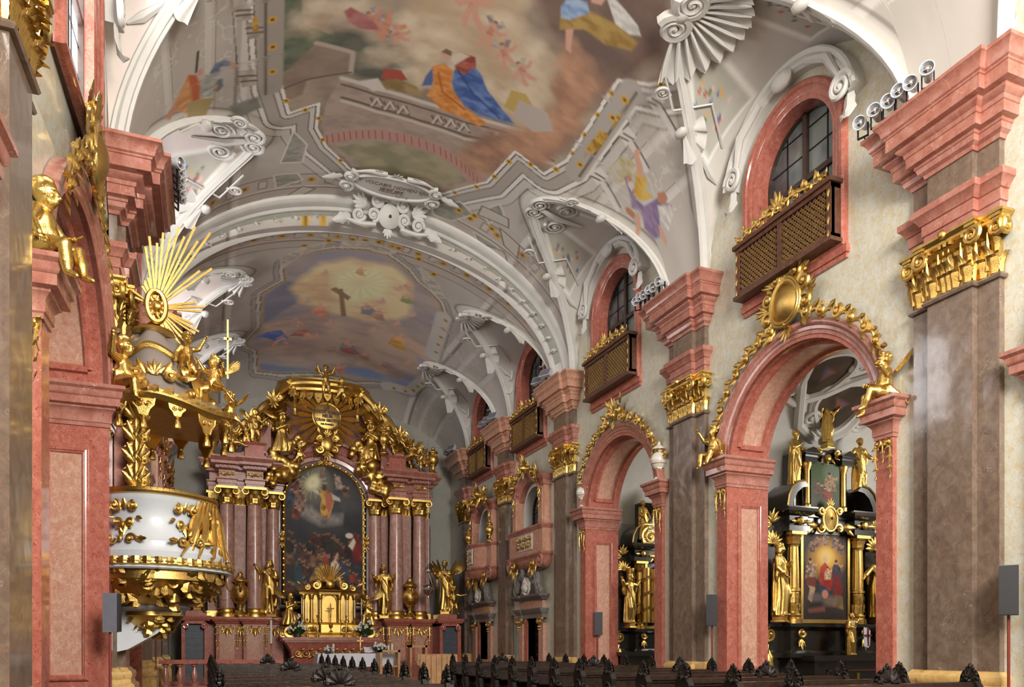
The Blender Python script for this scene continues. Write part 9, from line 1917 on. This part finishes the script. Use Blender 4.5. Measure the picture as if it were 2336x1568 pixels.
for k in range(7): obj('board',MB().box(7.15+.2*k,7.33+.2*k,26.4+.02*(k%2),26.46+.02*(k%2),0,1.28-.03*(k%3)),M['oak'],t,False)
obj('rail',MB().box(7.15,8.5,26.46,26.52,.3,.42).box(7.15,8.5,26.46,26.52,1.0,1.1),M['oak'],t,False)
t=thing('oak_bench','oak sedilia seat with upright back beside the right oratory','bench',(8.6,29.7,.32)); obj('seat',MB().box(7.95,9.5,29.2,29.8,.72,.8),M['oak'],t,False); obj('back',MB().box(7.95,9.5,29.8,29.88,.32,1.25),M['oak'],t,False)
for x in (7.95,9.4): obj('leg',MB().box(x,x+.1,29.25,29.8,.32,.72),M['oak'],t,False)
t=thing('wall_bench','oak bench running along the right sanctuary wall below the doors','bench',(11.3,29.8,.32)); obj('seat',MB().box(11.1,11.7,28.9,31.8,.75,.82),M['oak'],t,False); obj('front',MB().box(11.1,11.16,28.9,31.8,.32,1.0),M['oak'],t,False)
# hanging sanctuary lamp
t=thing('sanctuary_lamp','silver sanctuary lamp hanging on a long thin wire near the right altar columns','lamp',(9.3,33.0,4.0)); obj('wire',MB().tube([(9.3,33.0,4.9),(9.3,33.0,14.05)],.008,4),M['silver'],t); obj('lamp_body',MB().lathe([(0,-.3),(.06,-.28),(.05,-.2),(.2,-.08),(.26,.08),(.2,.2),(.26,.24),(.18,.3),(.12,.3),(0,.3)],(9.3,33,4.0),18),M['silver'],t)
m=MB(); [m.tube([(9.3+.2*cos(a),33+.2*sin(a),4.25),(9.3,33,4.9)],.01,4) for a in (0,2.1,4.2)]; obj('chains',m,M['silver'],t); obj('smoke_bell',MB().lathe([(.12,0),(.04,.1),(.0,.12)],(9.3,33,4.9),14),M['white_paint'],t)
# communion rail
t=thing('communion_rail','red marble balustrade across the left end of the chancel step','balustrade',(.3,28.2,0)); obj('handrail',MB().box(-1.4,2.6,28.0,28.4,.98,1.12),RM,t,False); obj('plinth',MB().box(-1.4,2.6,28.0,28.4,0,.22),RM,t,False)
for k in range(9): x=-1.2+.45*k; obj('baluster',MB().lathe([(.11,.22),(.11,.28),(.05,.32),(.11,.5),(.12,.58),(.06,.78),(.05,.86),(.1,.9),(.1,.98)],(x,28.2,0),12),RO,t)
# ================================================================ pews
def crest(o,u,v,w,h,wd):
    """carved shell between two scrolls with a knot of leaves on top"""
    f=Orn(o,u,v,w); n=22; m=f.m
    for sd in (1,-1):
        rows=[]
        for r in np.linspace(.1,1,5): rows.append([f.p(wd*.42*r*cos(PI*k/n)*(1+.07*abs(sin(PI*k/n*5.5))),h*.12+h*.6*r*sin(PI*k/n)*(1+.07*abs(sin(PI*k/n*5.5))),sd*(.03+h*.1*(1-r*.6)*(1+.5*cos(TAU*k/n*5.5)))) for k in range(n+1)])
        m.loft(rows,False,False)
    for k in range(8): a=PI*(.06+.88*k/7); m.ball(f.p(wd*.43*cos(a),h*.12+h*.62*sin(a),0),h*.09,6,5)
    for s in (-1,1): f.scroll((s*wd*.36,h*.14),h*.17,PI/2,1.3,h*.075,s,0).ball((s*wd*.2,h*.05),h*.1,.02)
    for q,z,r in ((0,.86,.11),(-.12,.78,.09),(.12,.78,.09),(0,.98,.06)): m.ball(f.p(q*h*1.3,z*h,0),h*r,7,5)
    f.leaf((0,h*.7),PI/2+.5,h*.3,h*.14,0).leaf((0,h*.7),PI/2-.5,h*.3,h*.14,0); return f.m
def pew(label,x0,x1,y,group,mid=True):
    t=thing('pew',label,'pew',(x0,y,0),0,group); D,K=M['dark_wood'],M['carved_wood']; L=x1-x0
    O=lambda nm,mb,mt,p=t,sm=False:obj(nm,mb,mt,p,sm,None,p is t and True)
    B=lambda *b:(lambda m:[m.box(*q) for q in b] and m)(MB())
    O('back',B((.04,L-.04,-.03,.03,.1,1.12)),D); m=B((.0,L,-.09,.07,1.12,1.16),(.0,L,-.06,.05,1.08,1.12),(0,L,-.075,.06,1.16,1.185))
    O('top_rail',m,D); O('seat',B((.04,L-.04,.03,.48,.42,.46)),D); O('book_ledge',B((.04,L-.04,-.28,-.04,.86,.89)),D); O('kneeler',B((.04,L-.04,-.5,-.3,.14,.19)),D)
    m=MB()
    for k in range(max(2,int(L/.62))):
        n=max(2,int(L/.62)); a=.08+(L-.16)*k/n; b=a+(L-.16)/n-.06; m.box(a,b,-.045,-.03,.25,.29).box(a,b,-.045,-.03,.78,.82).box(a,a+.04,-.045,-.03,.25,.82).box(b-.04,b,-.045,-.03,.25,.82)
    O('back_panels',m,D)
    for k,x in ((-1,0),(1,L)):
        pr=[(-.16,0),(.5,0),(.52,.3),(.44,.5),(.3,.58),(.16,.75),(.12,.95),(.16,1.12),(.1,1.2),(-.1,1.2),(-.17,1.1),(-.14,.85),(-.2,.6),(-.16,.3)]
        m=MB().loft([[(x-.045,a,b) for a,b in pr],[(x+.045,a,b) for a,b in pr]]); 
        for z,r in ((.95,.1),(.6,.13),(.3,.1)): spiral(m,(x+k*.05,-.06 if z>.8 else .05,z),(0,1,0),(0,0,1),(k,0,0),r,1.6,.03,0,1,16); spiral(m,(x,-.17,z),(1,0,0),(0,0,1),(0,-1,0),r*.6,1.4,.03,0,k,14)
        e=O('bench_end',m,K); m=crest((x,0,1.17),(1,0,0),(0,0,1),(0,-1,0),.2,.14); m.merge(crest((x,.0,1.17),(0,1,0),(0,0,1),(k,0,0),.24,.24)); c=obj('end_crest',m,K,e,False,None,True)
    if mid: O('centre_crest',crest((L/2,0,1.17),(1,0,0),(0,0,1),(0,-1,0),.25,.38),K)
    return t
NTH='nearest,second,third,fourth,fifth,sixth,seventh,eighth,ninth,tenth,eleventh,twelfth,thirteenth'.split(',')
for gx,x0,x1,y0,n,mids,lb in (('left',.15,2.65,8.6,11,(0,1,5,10),'pews of the left block'),('right',6.0,8.75,6.6,13,(0,2,4,7,12),'pews of the right block')):
    P_={}
    for k in range(n):
        q=k in mids; l='carved dark pew of the %s block, %s row from the camera'%(gx,NTH[k])
        if q not in P_: P_[q]=pew(l,x0,x1,y0+1.03*k,lb,q)
        else: dup(P_[q],(x0,y0+1.03*k,0),None,l)
